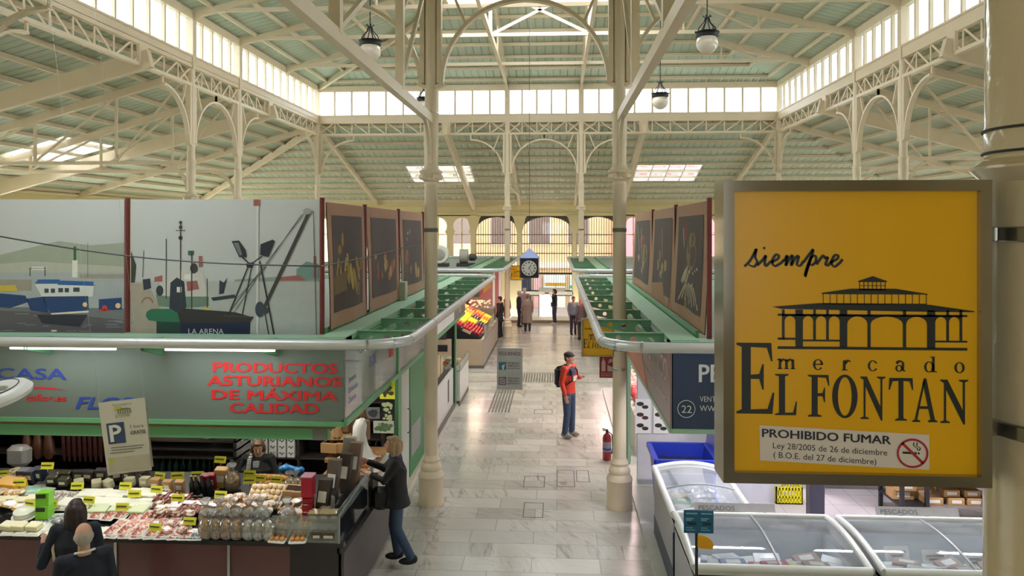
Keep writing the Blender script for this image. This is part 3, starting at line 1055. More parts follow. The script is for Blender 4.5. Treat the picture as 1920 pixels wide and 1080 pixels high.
# ================================================================== THE STALL BLOCKS
PZ = 2.95                                     # height of the service pipe
LX, RX = -2.42, 1.27                          # aisle faces of the stalls
FY = 8.5                                      # front of the near blocks
pipe_m = mat('silver_pipe_wrap', rgb(206, 208, 208), .35, .35, var=.05)
seam_m = mat('pipe_seam', rgb(70, 72, 74), .5)
glassy = glass('stall_glass', (.86, .9, .88), .25, haze=.10)
def pipe_path(sx, x_far, x_ais, y0, y1):
    """front run, bend, long run beside the aisle, bend, back run"""
    r = .55
    pts = [(x_far, y0, PZ), (x_ais - sx * r, y0, PZ)]
    pts += [(x_ais - sx * r * (1 - sin(t)), y0 + r * (1 - cos(t)), PZ) for t in [pi / 2 * k / 6 for k in range(1, 7)]]
    n = 8
    pts += [(x_ais, y0 + r + (y1 - y0 - 2 * r) * k / n, PZ) for k in range(1, n + 1)]
    pts += [(x_ais - sx * r * (1 - cos(t)), y1 - r + r * sin(t), PZ) for t in [pi / 2 * k / 6 for k in range(1, 7)]]
    pts += [(x_far, y1, PZ)]
    return pts
def holed_plate(mb, fn, x0, x1, zt, z0, z1, th, holes):
    """plate from x0 to x1 with a level top zt and lower edge z0 -> z1, pierced by round holes (x, r)"""
    cells = []
    hs = sorted(holes)
    xs = [x0] + [(a[0] + b[0]) / 2 for a, b in zip(hs, hs[1:])] + [x1]
    low = lambda x: z0 + (z1 - z0) * (x - x0) / (x1 - x0)
    for (hx, r), a, b in zip(hs, xs, xs[1:]):
        zc = (zt + low(hx)) / 2
        n = 16
        sq = []
        for k in range(n):
            t = 2 * pi * k / n + pi / 4
            c, s_ = cos(t), sin(t)
            m = max(abs(c), abs(s_))
            px = hx + (c / m) * ((b - hx) if c > 0 else (hx - a))
            f = s_ / m
            pz = zc + f * ((zt - zc) if f > 0 else (zc - low(px)))
            if abs(f) > .99:
                pz = zt if f > 0 else low(px)
            sq.append((px, pz))
        ci = [(hx + r * cos(2 * pi * k / n + pi / 4), zc + r * sin(2 * pi * k / n + pi / 4)) for k in range(n)]
        for d in (-th / 2, th / 2):
            vs = [fn(p[0], p[1], d) for p in sq] + [fn(p[0], p[1], d) for p in ci]
            mb.add(vs, [(k, (k + 1) % n, n + (k + 1) % n, n + k) for k in range(n)])
        vs = [fn(p[0], p[1], -th / 2) for p in ci] + [fn(p[0], p[1], th / 2) for p in ci]
        mb.add(vs, [(k, (k + 1) % n, n + (k + 1) % n, n + k) for k in range(n)])
    mb.box(fn(x0, zt - .004, -.03), fn(x1, zt + .004, .03))
    return mb

def block(nm, sx, y0, y1, xa, x_out, lab):
    """one island of stalls: roof deck, gutter, service pipe on pierced brackets"""
    xg = xa
    deck = thing('stall_canopy', lab, 'stall roof', (xa - sx * 1.0, y0 + .5, 2.9))
    m = MB().box((x_out, y0 + .1, 2.86), (xa - sx * .25, y1 - .1, 2.91))
    m.build('roof_deck', mat('grey_roof_deck', rgb(150, 158, 150), .6), deck, smooth=0)
    g = MB()
    g.box((xg - sx * .32, y0 + .05, 2.90), (xg + sx * .0, y1 - .05, 2.96))
    g.box((x_out, y0 - .02, 2.88), (xg, y0 + .3, 2.95)).box((x_out, y1 - .3, 2.88), (xg, y1 + .02, 2.95))
    g.build('gutter', lgreen, deck, smooth=0)
    g2 = MB().box((xg - sx * .38, y0 + .4, 2.91), (xg - sx * .34, y1 - .4, 3.02))
    g2.box((xg + sx * .1, y0 + .2, 2.80), (xg + sx * .14, y1 - .2, 2.86))
    g2.build('gutter_lip', green, deck, smooth=0)
    x_p = xg + sx * .77
    L = y1 - y0
    n = max(4, round(L / 1.25))
    for k in range(n):
        y = y0 + .55 + (L - 1.1) * k / (n - 1)
        holed_plate(MB(), lambda x, z, d, y=y: (xg + sx * x, y + d, z), .0, .74, 2.97, 2.72, 2.9, .012, [(.16, .05), (.36, .04), (.54, .03)]).build('pierced_bracket', mat('bracket_green', rgb(108, 160, 126), .45), deck, smooth=0)
    for k in range(5):
        x = xg - sx * (.8 + 1.35 * k)
        for yy, sy in ((y0, -1), (y1, 1)):
            holed_plate(MB(), lambda a, z, d, x=x, yy=yy, sy=sy: (x + d, yy + sy * a, z), .0, .42, 2.95, 2.74, 2.86, .03, [(.12, .04), (.28, .03)]).build('pierced_bracket', green, deck, smooth=0)
    p = thing('service_pipe', 'silver wrapped service pipe carried around the ' + nm, 'pipe', (x_p, y0, PZ))
    pts = pipe_path(sx, x_out, x_p, y0 - .45, y1 + .45)
    MB().tube(pts, .058, 12).build('pipe', pipe_m, p)
    MB().tube([(a, b, c + .057) for a, b, c in pts], .004, 5).build('seam', seam_m, p)
    for i in range(2, len(pts) - 2, 2):
        a, b = Vector(pts[i]), Vector(pts[i + 1])
        d = (b - a).normalized()
        MB().tube([a - d * .012, a + d * .012], .062, 12).build('clamp', steel, p)
    return deck, x_p
block('delicatessen block on the left', 1, FY, 19.75, LX, -9.2, 'green guttered roof of the near left stall block under the banners')
block('frozen food block on the right', -1, FY, 19.75, RX, 8.2, 'green guttered roof of the near right stall block behind the yellow sign')
block('fruit stall block beyond the crossing', 1, 23.3, 33.2, LX, -9.2, 'green guttered roof of the far left stall block under the machines')
block('far right block beyond the crossing', -1, 23.3, 33.2, RX, 8.2, 'green guttered roof of the far right stall block')

# ---- fascia of the delicatessen (front and aisle side)
fas_m = mat('grey_green_panel', rgb(98, 112, 106), .3, var=.05, scale=1.2, coat=.3)
red_l = mat('red_lettering', rgb(196, 40, 44), .5)
blue_l = mat('blue_lettering', rgb(42, 66, 150), .5)
f = thing('fascia_sign', 'grey green front panel reading productos asturianos over the delicatessen', 'sign', (-5, FY, 2.0))
MB().box((-9.2, FY, 2.0), (-2.43, FY + .04, 2.86)).build('panel', fas_m, f, smooth=0)
def pl(u, v, Y=FY - .004): return at(u, v, Y=Y)
def put(mb, txt, u0, u1, vb, vt, Y=FY - .004, **kw):
    a, b = pl(u0, vb, Y), pl(u1, vb, Y)
    h = pl(u0, vt, Y).z - a.z
    letters(mb, txt, lambda x, z: (x, Y, z), a.x, a.z, h, b.x - a.x, **kw)
lt = MB()
for txt, u0, u1, vb, vt in (('PRODUCTOS', 400, 632, 697, 679), ('ASTURIANOS', 390, 640, 722, 704), ('DE MÁXIMA', 398, 632, 748, 731), ('CALIDAD', 432, 597, 773, 755)):
    put(lt, txt, u0, u1, vb, vt, bold=.032)
lt.build('red_lettering', red_l, f, smooth=0)
lt = MB()
put(lt, 'CASA', -6, 124, 710, 690, bold=.02)
lt.build('blue_lettering', blue_l, f, smooth=0)
lt = MB()
put(lt, 'FLOR', 143, 252, 766, 744, bold=.03, shear=.25)
lt.build('blue_lettering', blue_l, f, smooth=0)
lt = MB()
put(lt, 'saflor.es', 50, 124, 751, 739, bold=.02)
sw = [(46, 728), (70, 725), (95, 726), (124, 732), (95, 729.5), (70, 729)]
lt.poly([pl(u, v) for u, v in sw])
lt.build('web_address', red_l, f, smooth=0)
fr = MB().box((-9.2, FY - .03, 1.95), (LX, FY + .05, 2.0)).box((-9.2, FY - .01, 2.86), (LX, FY + .05, 2.90)).box((-9.2, FY + .03, 1.78), (-2.62, FY + .12, 1.91))
fr.build('frame_rail', green, f, smooth=0)
MB().box((-9.2, FY + .02, 1.91), (-2.55, FY + .1, 1.95)).build('shutter_slot', mat('brown_slot', rgb(110, 92, 60), .6), f, smooth=0)
MB().cbox((-2.72, FY + .08, 1.84), (.16, .12, .12)).build('end_cap', mat('grey_cap', rgb(110, 112, 110), .5), f, smooth=0)
# aisle side: clear panel with blue lettering, green rails
g = thing('glass_fascia', 'clear glass side panel with blue lettering over the end of the delicatessen counter', 'panel', (LX, 9.9, 2.0))
MB().box((LX - .01, FY + .02, 2.02), (LX + .01, 11.3, 2.86)).build('pane', glassy, g, smooth=0)
MB().box((LX - .03, FY, 1.95), (LX + .03, 14.1, 2.02)).box((LX - .03, FY, 2.85), (LX + .03, 11.4, 2.89)).box((LX - .03, 11.3, 2.0), (LX + .03, 11.36, 2.86)).build('frame_rail', green, g, smooth=0)
lt = MB()
for i, (y, z, h, wd) in enumerate(((8.62, 2.42, .07, .33), (8.62, 2.30, .07, .42), (8.62, 2.18, .07, .32), (9.6, 2.42, .14, .35), (9.1, 2.68, .08, .4))):
    letters(lt, ('Jamones', 'Embutidos', 'Quesos', 'FLOR', 'CASA')[i], lambda y_, z_: (LX + .013, y_, z_), y, z, h, wd)
lt.build('blue_lettering', blue_l, g, smooth=0)
rl = MB()
for y, z in ((10.75, 2.62), (10.75, 2.35)):
    rl.box((LX + .012, y, z), (LX + .014, y + .25, z + .16))
rl.build('red_mark', red_l, g, smooth=0)
# parts of the aisle front behind the column
t = thing('narrow_door', 'narrow white door with a long handle beside the delicatessen', 'door', (LX, 11.95, 0))
MB().box((LX - .04, 11.60, .12), (LX + .0, 12.28, 1.95)).build('door_leaf', mat('pale_door', rgb(196, 204, 196), .4), t, smooth=0)
MB().tube([(LX + .005, 12.12, .9), (LX + .05, 12.12, .93), (LX + .05, 12.12, 1.27), (LX + .005, 12.12, 1.3)], .012, 8).build('handle', mat('grey_handle', rgb(120, 124, 122), .35, .6), t)
MB().box((LX - .06, 11.34, .1), (LX + .02, 11.58, 1.97)).build('door_post', green, t, smooth=0)
t = thing('green_partition', 'green partition panel behind the left near column', 'panel', (LX, 13.2, 0))
MB().box((LX - .05, 12.3, .12), (LX + .01, 14.15, 1.95)).build('panel', dgreen, t, smooth=0)
MB().box((LX + .01, 12.36, .42), (LX + .02, 13.2, .92)).build('grey_vent_plate', mat('grey_plate', rgb(140, 146, 144), .5), t, smooth=0)
MB().box((LX - .06, 11.4, 0), (LX + .06, 14.15, .12)).build('plinth', mat('stone_plinth', rgb(196, 186, 168), .5), t, smooth=0)
MB().box((LX - .01, 11.36, 2.02), (LX + .02, 14.1, 2.86)).build('upper_panel', glassy, t, smooth=0)
# shop with the low white panel, black frame
t = thing('corner_shop', 'small shop front with a low white panel behind the near left column', 'shop', (LX, 16, 0))
MB().box((LX - .03, 14.3, .14), (LX + .01, 17.5, .97)).build('white_panel', mat('white_panel', rgb(214, 216, 214), .35), t, smooth=0)
MB().box((LX - .05, 14.2, 0), (LX + .05, 17.6, .14)).build('kick_board', mat('grey_kick', rgb(106, 100, 94), .5), t, smooth=0)
fm = MB()
for y in (14.2, 17.5):
    fm.box((LX - .03, y, .1), (LX + .03, y + .08, 2.0))
fm.build('black_post', black, t, smooth=0)
MB().box((LX - .04, 17.6, 0), (LX + .05, 17.78, 2.0)).build('green_post', green, t, smooth=0)
MB().box((LX - .03, 14.1, 1.98), (LX + .03, 19.6, 2.06)).build('green_rail', green, t, smooth=0)
lg = MB()
for z in (.72, .40):
    lg.tube([(LX + .014, 14.85 + .13 * cos(2 * pi * k / 20), z + .13 * sin(2 * pi * k / 20)) for k in range(20)], .012, 5, closed=True)
    lg.tube([(LX + .014, 14.85 + .09, z - .09), (LX + .014, 14.85 - .09, z + .09)], .01, 5)
lg.build('round_sticker', mat('dark_sticker', rgb(80, 44, 44), .5), t)
MB().box((LX + .012, 16.6, .35), (LX + .014, 16.8, .85)).build('notice_strip', mat('grey_strip', rgb(90, 92, 96), .5), t, smooth=0)
wp = MB().mt(white).box((LX - .01, 14.3, 2.07), (LX + .02, 17.6, 2.85))
wp.build('white_sign_panel', None, t, smooth=0)
lt = MB()
for i in range(5):
    letters(lt, 'w', lambda y_, z_: (LX + .023, y_, z_), 15.2 + i * .36, 2.32 + .05 * (i % 2), .12, .3, shear=.3)
lt.build('script_marks', mat('grey_script', rgb(150, 152, 156), .5), t, smooth=0)
wd = mat('stacked_stone', rgb(116, 104, 88), .8, var=.35, scale=9)
MB().box((LX - 1.2, 14.3, .0), (LX - 1.1, 17.6, 2.8)).build('back_wall', wd, t, smooth=0)
MB().box((LX - .55, 14.4, .9), (LX - .06, 17.4, .95)).build('counter_top', mat('dark_counter', rgb(60, 52, 46), .4), t, smooth=0)
for k in range(5):
    y = 15.2 + .42 * k
    tag(MB().mt(mat('pale_carton', rgb(206, 186, 150), .6, var=.2)).rbox((LX - .3, y, 1.14 + .06 * (k % 2)), (.28, .3, .38 + .12 * (k % 2)), .008).build('carton'),
        'pale carton on the counter of the small shop, %s from the near end' % NTH[k], 'carton', 'cartons on the small shop counter')
# grey brown sign panel and the white glass case at the end of the block
t = thing('fascia_sign', 'grey brown side panel with a pale figure at the end of the near left block', 'sign', (LX, 18.6, 2.07))
MB().box((LX - .01, 17.62, 2.07), (LX + .02, 19.7, 2.85)).build('panel', mat('taupe_panel', rgb(112, 104, 100), .4), t, smooth=0)
MB().prism([(0, 0), (.25, 0), (.3, .3), (.18, .55), (.05, .3)], 0, .003, lambda y, z, d: (LX + .021 + d, 18.5 + y, 2.15 + z)).build('pale_figure', mat('pale_figure', rgb(190, 182, 176), .5), t, smooth=0)
t = thing('display_case', 'white glass sided display case of pastries at the end of the near left block', 'display case', (LX + .1, 18.7, 0))
MB().box((LX - .55, 17.85, 0), (LX + .12, 19.6, .12)).build('plinth', mat('grey_kick', (0, 0, 0)), t, smooth=0)
MB().box((LX - .55, 17.85, .12), (LX + .12, 19.6, .82)).build('case_front', mat('white_gloss', rgb(224, 226, 224), .2), t, smooth=0)
MB().box((LX + .09, 17.85, .82), (LX + .13, 19.6, 1.02)).box((LX - .55, 17.82, .82), (LX + .12, 17.86, 1.02)).build('glass_edge', glassy, t, smooth=0)
random.seed(3)
for k in range(10):
    c = random.choice([rgb(200, 60, 50), rgb(230, 220, 200), rgb(90, 140, 70), rgb(214, 160, 90)])
    tag(MB().ball((LX - .1 - .25 * (k % 2), 18.0 + .16 * k, .86), (.08, .07, .045), 10, 6).build('pastry', mat('pastry_%d' % (int(c[0] * 99)), c, .6)),
        'small pastry on the white display case by the crossing, %s from the near end' % NTH[k], 'pastry', 'pastries on the white case')
# side trims of the floor beside the stalls
for i, (x0, x1) in enumerate(((LX - .6, LX + .09), (RX - .09, RX + .6))):
    struct(MB().mt(mat('step_marble', rgb(200, 198, 188), .3, var=.12)).box((x0, 5.0, 0), (x1, 19.7, .05)).build('trim_%d' % (30 + i), smooth=0))

# ---- fascia of the frozen food stall on the right
nav = mat('navy_panel', rgb(50, 66, 98), .35, var=.04)
wl = mat('white_lettering', rgb(214, 218, 222), .5)
f = thing('fascia_sign', 'navy blue front panel with a circled 22 behind the big yellow sign', 'sign', (3, FY, 2.0))
MB().box((RX + .01, FY, 1.98), (8.2, FY + .04, 2.86)).build('panel', nav, f, smooth=0)
lt = MB()
put(lt, 'PES', 1311, 1370, 716, 683, bold=.02)
lt.build('white_heading', wl, f, smooth=0)
lt = MB()
put(lt, 'VENTA', 1312, 1350, 753, 743)
put(lt, 'WWW.', 1312, 1358, 771, 760)
lt.build('white_lettering', wl, f, smooth=0)
lt = MB()
put(lt, '22', 1278, 1297, 774, 760)
c = pl(1287, 767)
lt.tube([(c.x + .095 * cos(2 * pi * k / 32), FY - .002, c.z + .095 * sin(2 * pi * k / 32)) for k in range(32)], .004, 5, closed=True)
lt.build('circled_number', wl, f, smooth=0)
MB().box((RX, FY - .02, 1.93), (8.2, FY + .06, 1.98)).build('frame_rail', lgreen, f, smooth=0)
f = thing('fascia_sign', 'mauve and orange side panel with slanting white words on the right stall', 'sign', (RX, 11, 2.0))
MB().box((RX - .01, FY + .0, 1.98), (RX + .02, 13.6, 2.86)).build('panel', mat('mauve_panel', rgb(132, 116, 120), .35, var=.05), f, smooth=0)
om = MB().prism([(12.2, 2.86), (13.6, 2.86), (13.6, 1.98), (10.6, 1.98)], 0, .003, lambda y, z, d: (RX - .011 - d, y, z))
om.build('orange_corner', mat('orange_print', rgb(190, 112, 84), .4), f, smooth=0)
MB().prism([(8.5, 2.86), (10.4, 2.86), (8.5, 2.45)], 0, .003, lambda y, z, d: (RX - .011 - d, y, z)).build('rosy_corner', mat('rosy_print', rgb(150, 116, 112), .4), f, smooth=0)
lt = MB()
letters(lt, 'PESCADO UNICO', lambda y_, z_: (RX - .016, y_, z_), -11.9, 2.45, .26, 3.2)
lt.v = [(x, -y, z) for x, y, z in lt.v]
l2 = MB()
letters(l2, 'congelados de calidad', lambda y_, z_: (RX - .016, y_, z_), -11.8, 2.2, .09, 3.0)
l2.v = [(x, -y, z) for x, y, z in l2.v]
l2.build('small_lettering', mat('pale_print', rgb(200, 190, 190), .5), f, smooth=0)
lt.build('white_lettering', mat('pale_print', rgb(200, 190, 190), .5), f, smooth=0)
MB().box((RX - .02, FY, 1.93), (RX + .03, 13.7, 1.98)).box((RX - .05, 13.6, 0), (RX + .05, 13.72, 2.9)).box((RX - .02, 13.45, 0), (RX + .03, 13.52, 1.95)).build('frame_rail', lgreen, f, smooth=0)
MB().box((RX - .01, 13.53, .1), (RX + .02, 13.6, 1.95)).build('black_post', black, f, smooth=0)
# ================================================================== BANNERS ON THE STALL ROOFS
rust = mat('oxblood_post', rgb(104, 36, 34), .55)
BY = 8.9
class Print:
    """printed artwork: flat coloured shapes, each layer a hair in front of the last"""
    def __init__(s, fn):
        s.fn, s.mb, s.d = fn, MB(), .004
    def c(s, r, g, b):
        s.mb.mt(mat('print_%d_%d_%d' % (r, g, b), rgb(r, g, b), .65, var=.10, scale=9))
        s.d += .00025
        return s
    def p(s, *pts):
        s.mb.poly([s.fn(u, v, s.d) for u, v in pts])
        return s
    def r(s, u0, v0, u1, v1):
        return s.p((u0, v0), (u1, v0), (u1, v1), (u0, v1))
    def l(s, u0, v0, u1, v1, wd=1.2):
        dx, dy = u1 - u0, v1 - v0
        k = wd / 2 / max(1e-6, math.hypot(dx, dy))
        return s.p((u0 - dy * k, v0 + dx * k), (u1 - dy * k, v1 + dx * k), (u1 + dy * k, v1 - dx * k), (u0 + dy * k, v0 - dx * k))
    def e(s, u, v, a, b=None, rot=0, n=14):
        b = b or a
        return s.p(*[(u + a * cos(t) * cos(rot) - b * sin(t) * sin(rot), v + a * cos(t) * sin(rot) + b * sin(t) * cos(rot)) for t in [2 * pi * k / n for k in range(n)]])
bfn = lambda u, v, d: at(u, v, Y=BY) + Vector((0, -d, 0))
canvas = mat('banner_canvas', rgb(184, 188, 186), .7, var=.05, scale=1.5)
def canvas_quad(mb, u0, v0, u1, v1, n=12, m=5):
    vs, fs = [], []
    for j in range(m + 1):
        for i in range(n + 1):
            p = at(u0 + (u1 - u0) * i / n, v0 + (v1 - v0) * j / m, Y=BY)
            vs.append(p)
    for j in range(m):
        for i in range(n):
            a = j * (n + 1) + i
            fs.append((a, a + 1, a + n + 2, a + n + 1))
    mb.add(vs, fs)
    k = len(mb.v)
    mb.add([Vector(p) + Vector((0, .012, 0)) for p in vs], [f[::-1] for f in fs])
    return mb
t = thing('printed_banner', 'grey harbour banner with small blue fishing boats at the left edge', 'banner', at(100, 628, Y=BY), group='harbour banners')
canvas_quad(MB(), -60, 374, 233, 628).build('canvas', canvas, t)
P = Print(bfn)
P.c(150, 158, 142).p((-60, 482), (0, 478), (50, 466), (110, 452), (170, 460), (233, 455), (233, 512), (-60, 512))
P.c(172, 176, 162).p((-60, 500), (60, 490), (233, 500), (233, 512), (-60, 512))
P.c(160, 168, 170).r(-60, 511, 233, 628)
P.c(112, 114, 118).p((-60, 575), (233, 578), (233, 628), (-60, 628))
P.c(92, 88, 92).p((-60, 580), (100, 586), (233, 600), (233, 628), (-60, 628))
P.c(120, 130, 138)
for k in range(22):
    u, v = random.uniform(-50, 225), random.uniform(585, 625)
    P.r(u, v, u + random.uniform(8, 30), v + 1.5)
P.c(150, 146, 132).r(-60, 524, 60, 545).r(150, 514, 233, 522)
P.c(38, 92, 62).r(138.5, 462, 143.5, 490)
P.c(214, 214, 206).r(136, 488, 146, 520).r(60, 500, 88, 506)
P.c(70, 74, 78).r(56, 502, 58, 518).r(84, 500, 86, 518).l(165, 455, 165, 520, .8).l(56, 503, 88, 503, 1)
P.c(204, 208, 204).p((66, 532), (178, 530), (174, 556), (80, 558))
P.c(44, 92, 150).p((66, 532), (72, 524), (112, 524), (118, 532)).p((108, 534), (116, 526), (176, 528), (178, 536))
P.c(60, 66, 74).r(84, 541, 92, 549).r(96, 541, 104, 549).r(110, 540, 119, 548).r(122, 540, 130, 548).r(138, 539, 150, 547)
P.c(30, 62, 110).p((80, 556), (166, 555), (167, 582), (96, 587), (88, 575)).p((186, 561), (229, 558), (229, 580), (186, 582)).p((-60, 545), (48, 554), (54, 566), (20, 577), (-60, 572)).p((50, 560), (82, 556), (92, 586), (58, 582))
P.c(214, 206, 190).p((96, 587), (167, 582), (167, 586), (97, 590)).p((40, 574), (52, 570), (20, 578))
P.c(196, 60, 54).e(197, 577, 5).p((186, 580), (205, 580), (205, 583), (186, 583))
P.c(222, 190, 140).e(222, 573, 5).e(160, 571, 4.5)
P.c(170, 176, 176)
for k in range(9):
    P.l(176 + k * 6, 530, 176 + k * 6, 556, .7)
P.c(200, 176, 70).p((-60, 538), (30, 534), (34, 546), (-60, 548))
P.c(216, 216, 210).e(102, 620, 6, 2)
P.c(40, 44, 60).p((70, 590), (165, 590), (150, 612), (80, 606))
P.mb.build('harbour_print', None, t, smooth=0)
t = thing('printed_banner', 'grey harbour banner with the lettered blue boat, lamps and crane arm', 'banner', at(420, 628, Y=BY), group='harbour banners')
canvas_quad(MB(), 245, 374, 601, 630).build('canvas', canvas, t)
P = Print(bfn)
P.c(170, 175, 172).r(245, 527, 601, 630)
P.c(162, 154, 140).p((245, 531), (276, 530), (312, 596), (312, 630), (245, 630))
P.c(60, 60, 60).p((246, 470), (256, 498), (253, 530), (246, 530))
P.c(136, 146, 142).p((440, 524), (520, 519), (601, 524), (601, 528), (440, 528))
P.c(110, 138, 132).p((556, 505), (575, 490), (598, 496), (598, 524), (556, 524))
P.c(158, 92, 92).p((520, 520), (560, 516), (575, 526), (520, 526)).r(588, 480, 593, 520)
P.c(190, 190, 184).p((300, 522), (345, 505), (380, 512), (392, 555), (392, 575), (300, 572))
P.c(104, 128, 112).p((292, 552), (320, 556), (318, 576), (298, 574)).p((345, 556), (392, 556), (392, 574), (345, 578))
P.c(150, 90, 86).p((350, 528), (370, 526), (374, 542), (352, 546)).r(373, 480, 380, 500).p((290, 520), (305, 516), (305, 528), (290, 528))
P.c(44, 52, 66).p((320, 530), (332, 520), (346, 528), (350, 575), (340, 590), (318, 580)).e(300, 545, 7, 10).p((268, 524), (282, 522), (284, 540), (270, 544)).p((412, 525), (420, 530), (427, 520), (424, 532), (420, 550), (411, 552)).p((396, 558), (440, 552), (444, 558), (400, 564))
P.c(216, 216, 210).r(332, 538, 341, 548).r(346, 514, 358, 524)
P.c(52, 96, 74).r(353, 470, 364, 478)
P.c(60, 58, 60).l(339, 415, 339, 575, 2).l(312, 448, 312, 560, 1.6).l(360, 470, 360, 590, 2.2).l(389, 522, 389, 580, 1.8).l(270, 470, 268, 520, 1.2).e(364, 503, 7, 10).l(330, 432, 348, 432, 1.2).e(339, 417, 3).e(339, 426, 3.4).e(339, 446, 4)
P.c(140, 108, 80)
for k in range(8):
    a = pi + pi * k / 8
    P.l(277 + 10 * cos(a), 568 + 10 * sin(a), 277 + 10 * cos(a + pi / 8), 568 + 10 * sin(a + pi / 8), 2.5)
P.c(200, 176, 60).r(383, 577, 394, 585)
P.c(24, 34, 62).p((334, 605), (470, 602), (469, 629), (330, 629))
P.c(48, 44, 48).p((330, 590), (345, 578), (440, 585), (476, 595), (470, 604), (335, 606))
P.c(30, 62, 54).p((294, 600), (338, 602), (340, 629), (294, 629))
P.c(38, 108, 82).p((276, 584), (285, 579), (322, 579), (334, 588), (338, 604), (300, 603), (279, 600), (274, 592))
P.c(208, 212, 214)
dd = P.d + .0006
vs, fs = text_mesh('LA ARENA', 10, 66)
P.mb.add([bfn(354 + a, 626 - b, dd) for a, b, c in vs], fs)
P.d = dd
P.c(196, 198, 196).l(483, 374, 483, 630, 5)
P.c(150, 84, 66).r(476, 374, 488, 386)
P.c(62, 60, 58).l(580, 398, 492, 585, 6.5).l(588, 396, 594, 630, 1.2).l(572, 398, 430, 586, 1.2).l(566, 402, 436, 590, 1)
P.c(150, 150, 148).e(577, 396, 8, 6)
P.c(34, 40, 48).p((435, 452), (449, 451), (461, 468), (463, 482), (449, 482)).p((489, 458), (512, 449), (516, 452), (504, 482), (488, 478)).p((461, 494), (478, 491), (474, 502), (464, 502))
P.c(110, 114, 116).p((438, 455), (448, 455), (455, 478), (450, 479))
P.c(40, 40, 44).l(455, 482, 468, 494, 2.5).l(492, 480, 476, 492, 2.5).l(465, 502, 430, 588, 2.4).l(472, 502, 455, 590, 2).l(488, 490, 515, 630, 3).l(496, 580, 505, 630, 2)
P.c(56, 66, 78).e(488, 580, 9, 15).e(500, 582, 5, 6)
P.c(80, 74, 66).l(420, 592, 476, 594, 1.6).l(440, 565, 500, 500, 1)
P.mb.build('harbour_print', None, t, smooth=0)
for u in (239, 604):
    q = at(u, 628, Y=BY)
    tag(MB().cyl((q.x, BY, 2.95), (q.x, BY, 4.58), .03, n=12).build('banner_post', rust),
        'oxblood post ' + ('between the two harbour banners' if u < 300 else 'at the corner where harbour and still life banners meet'), 'post')

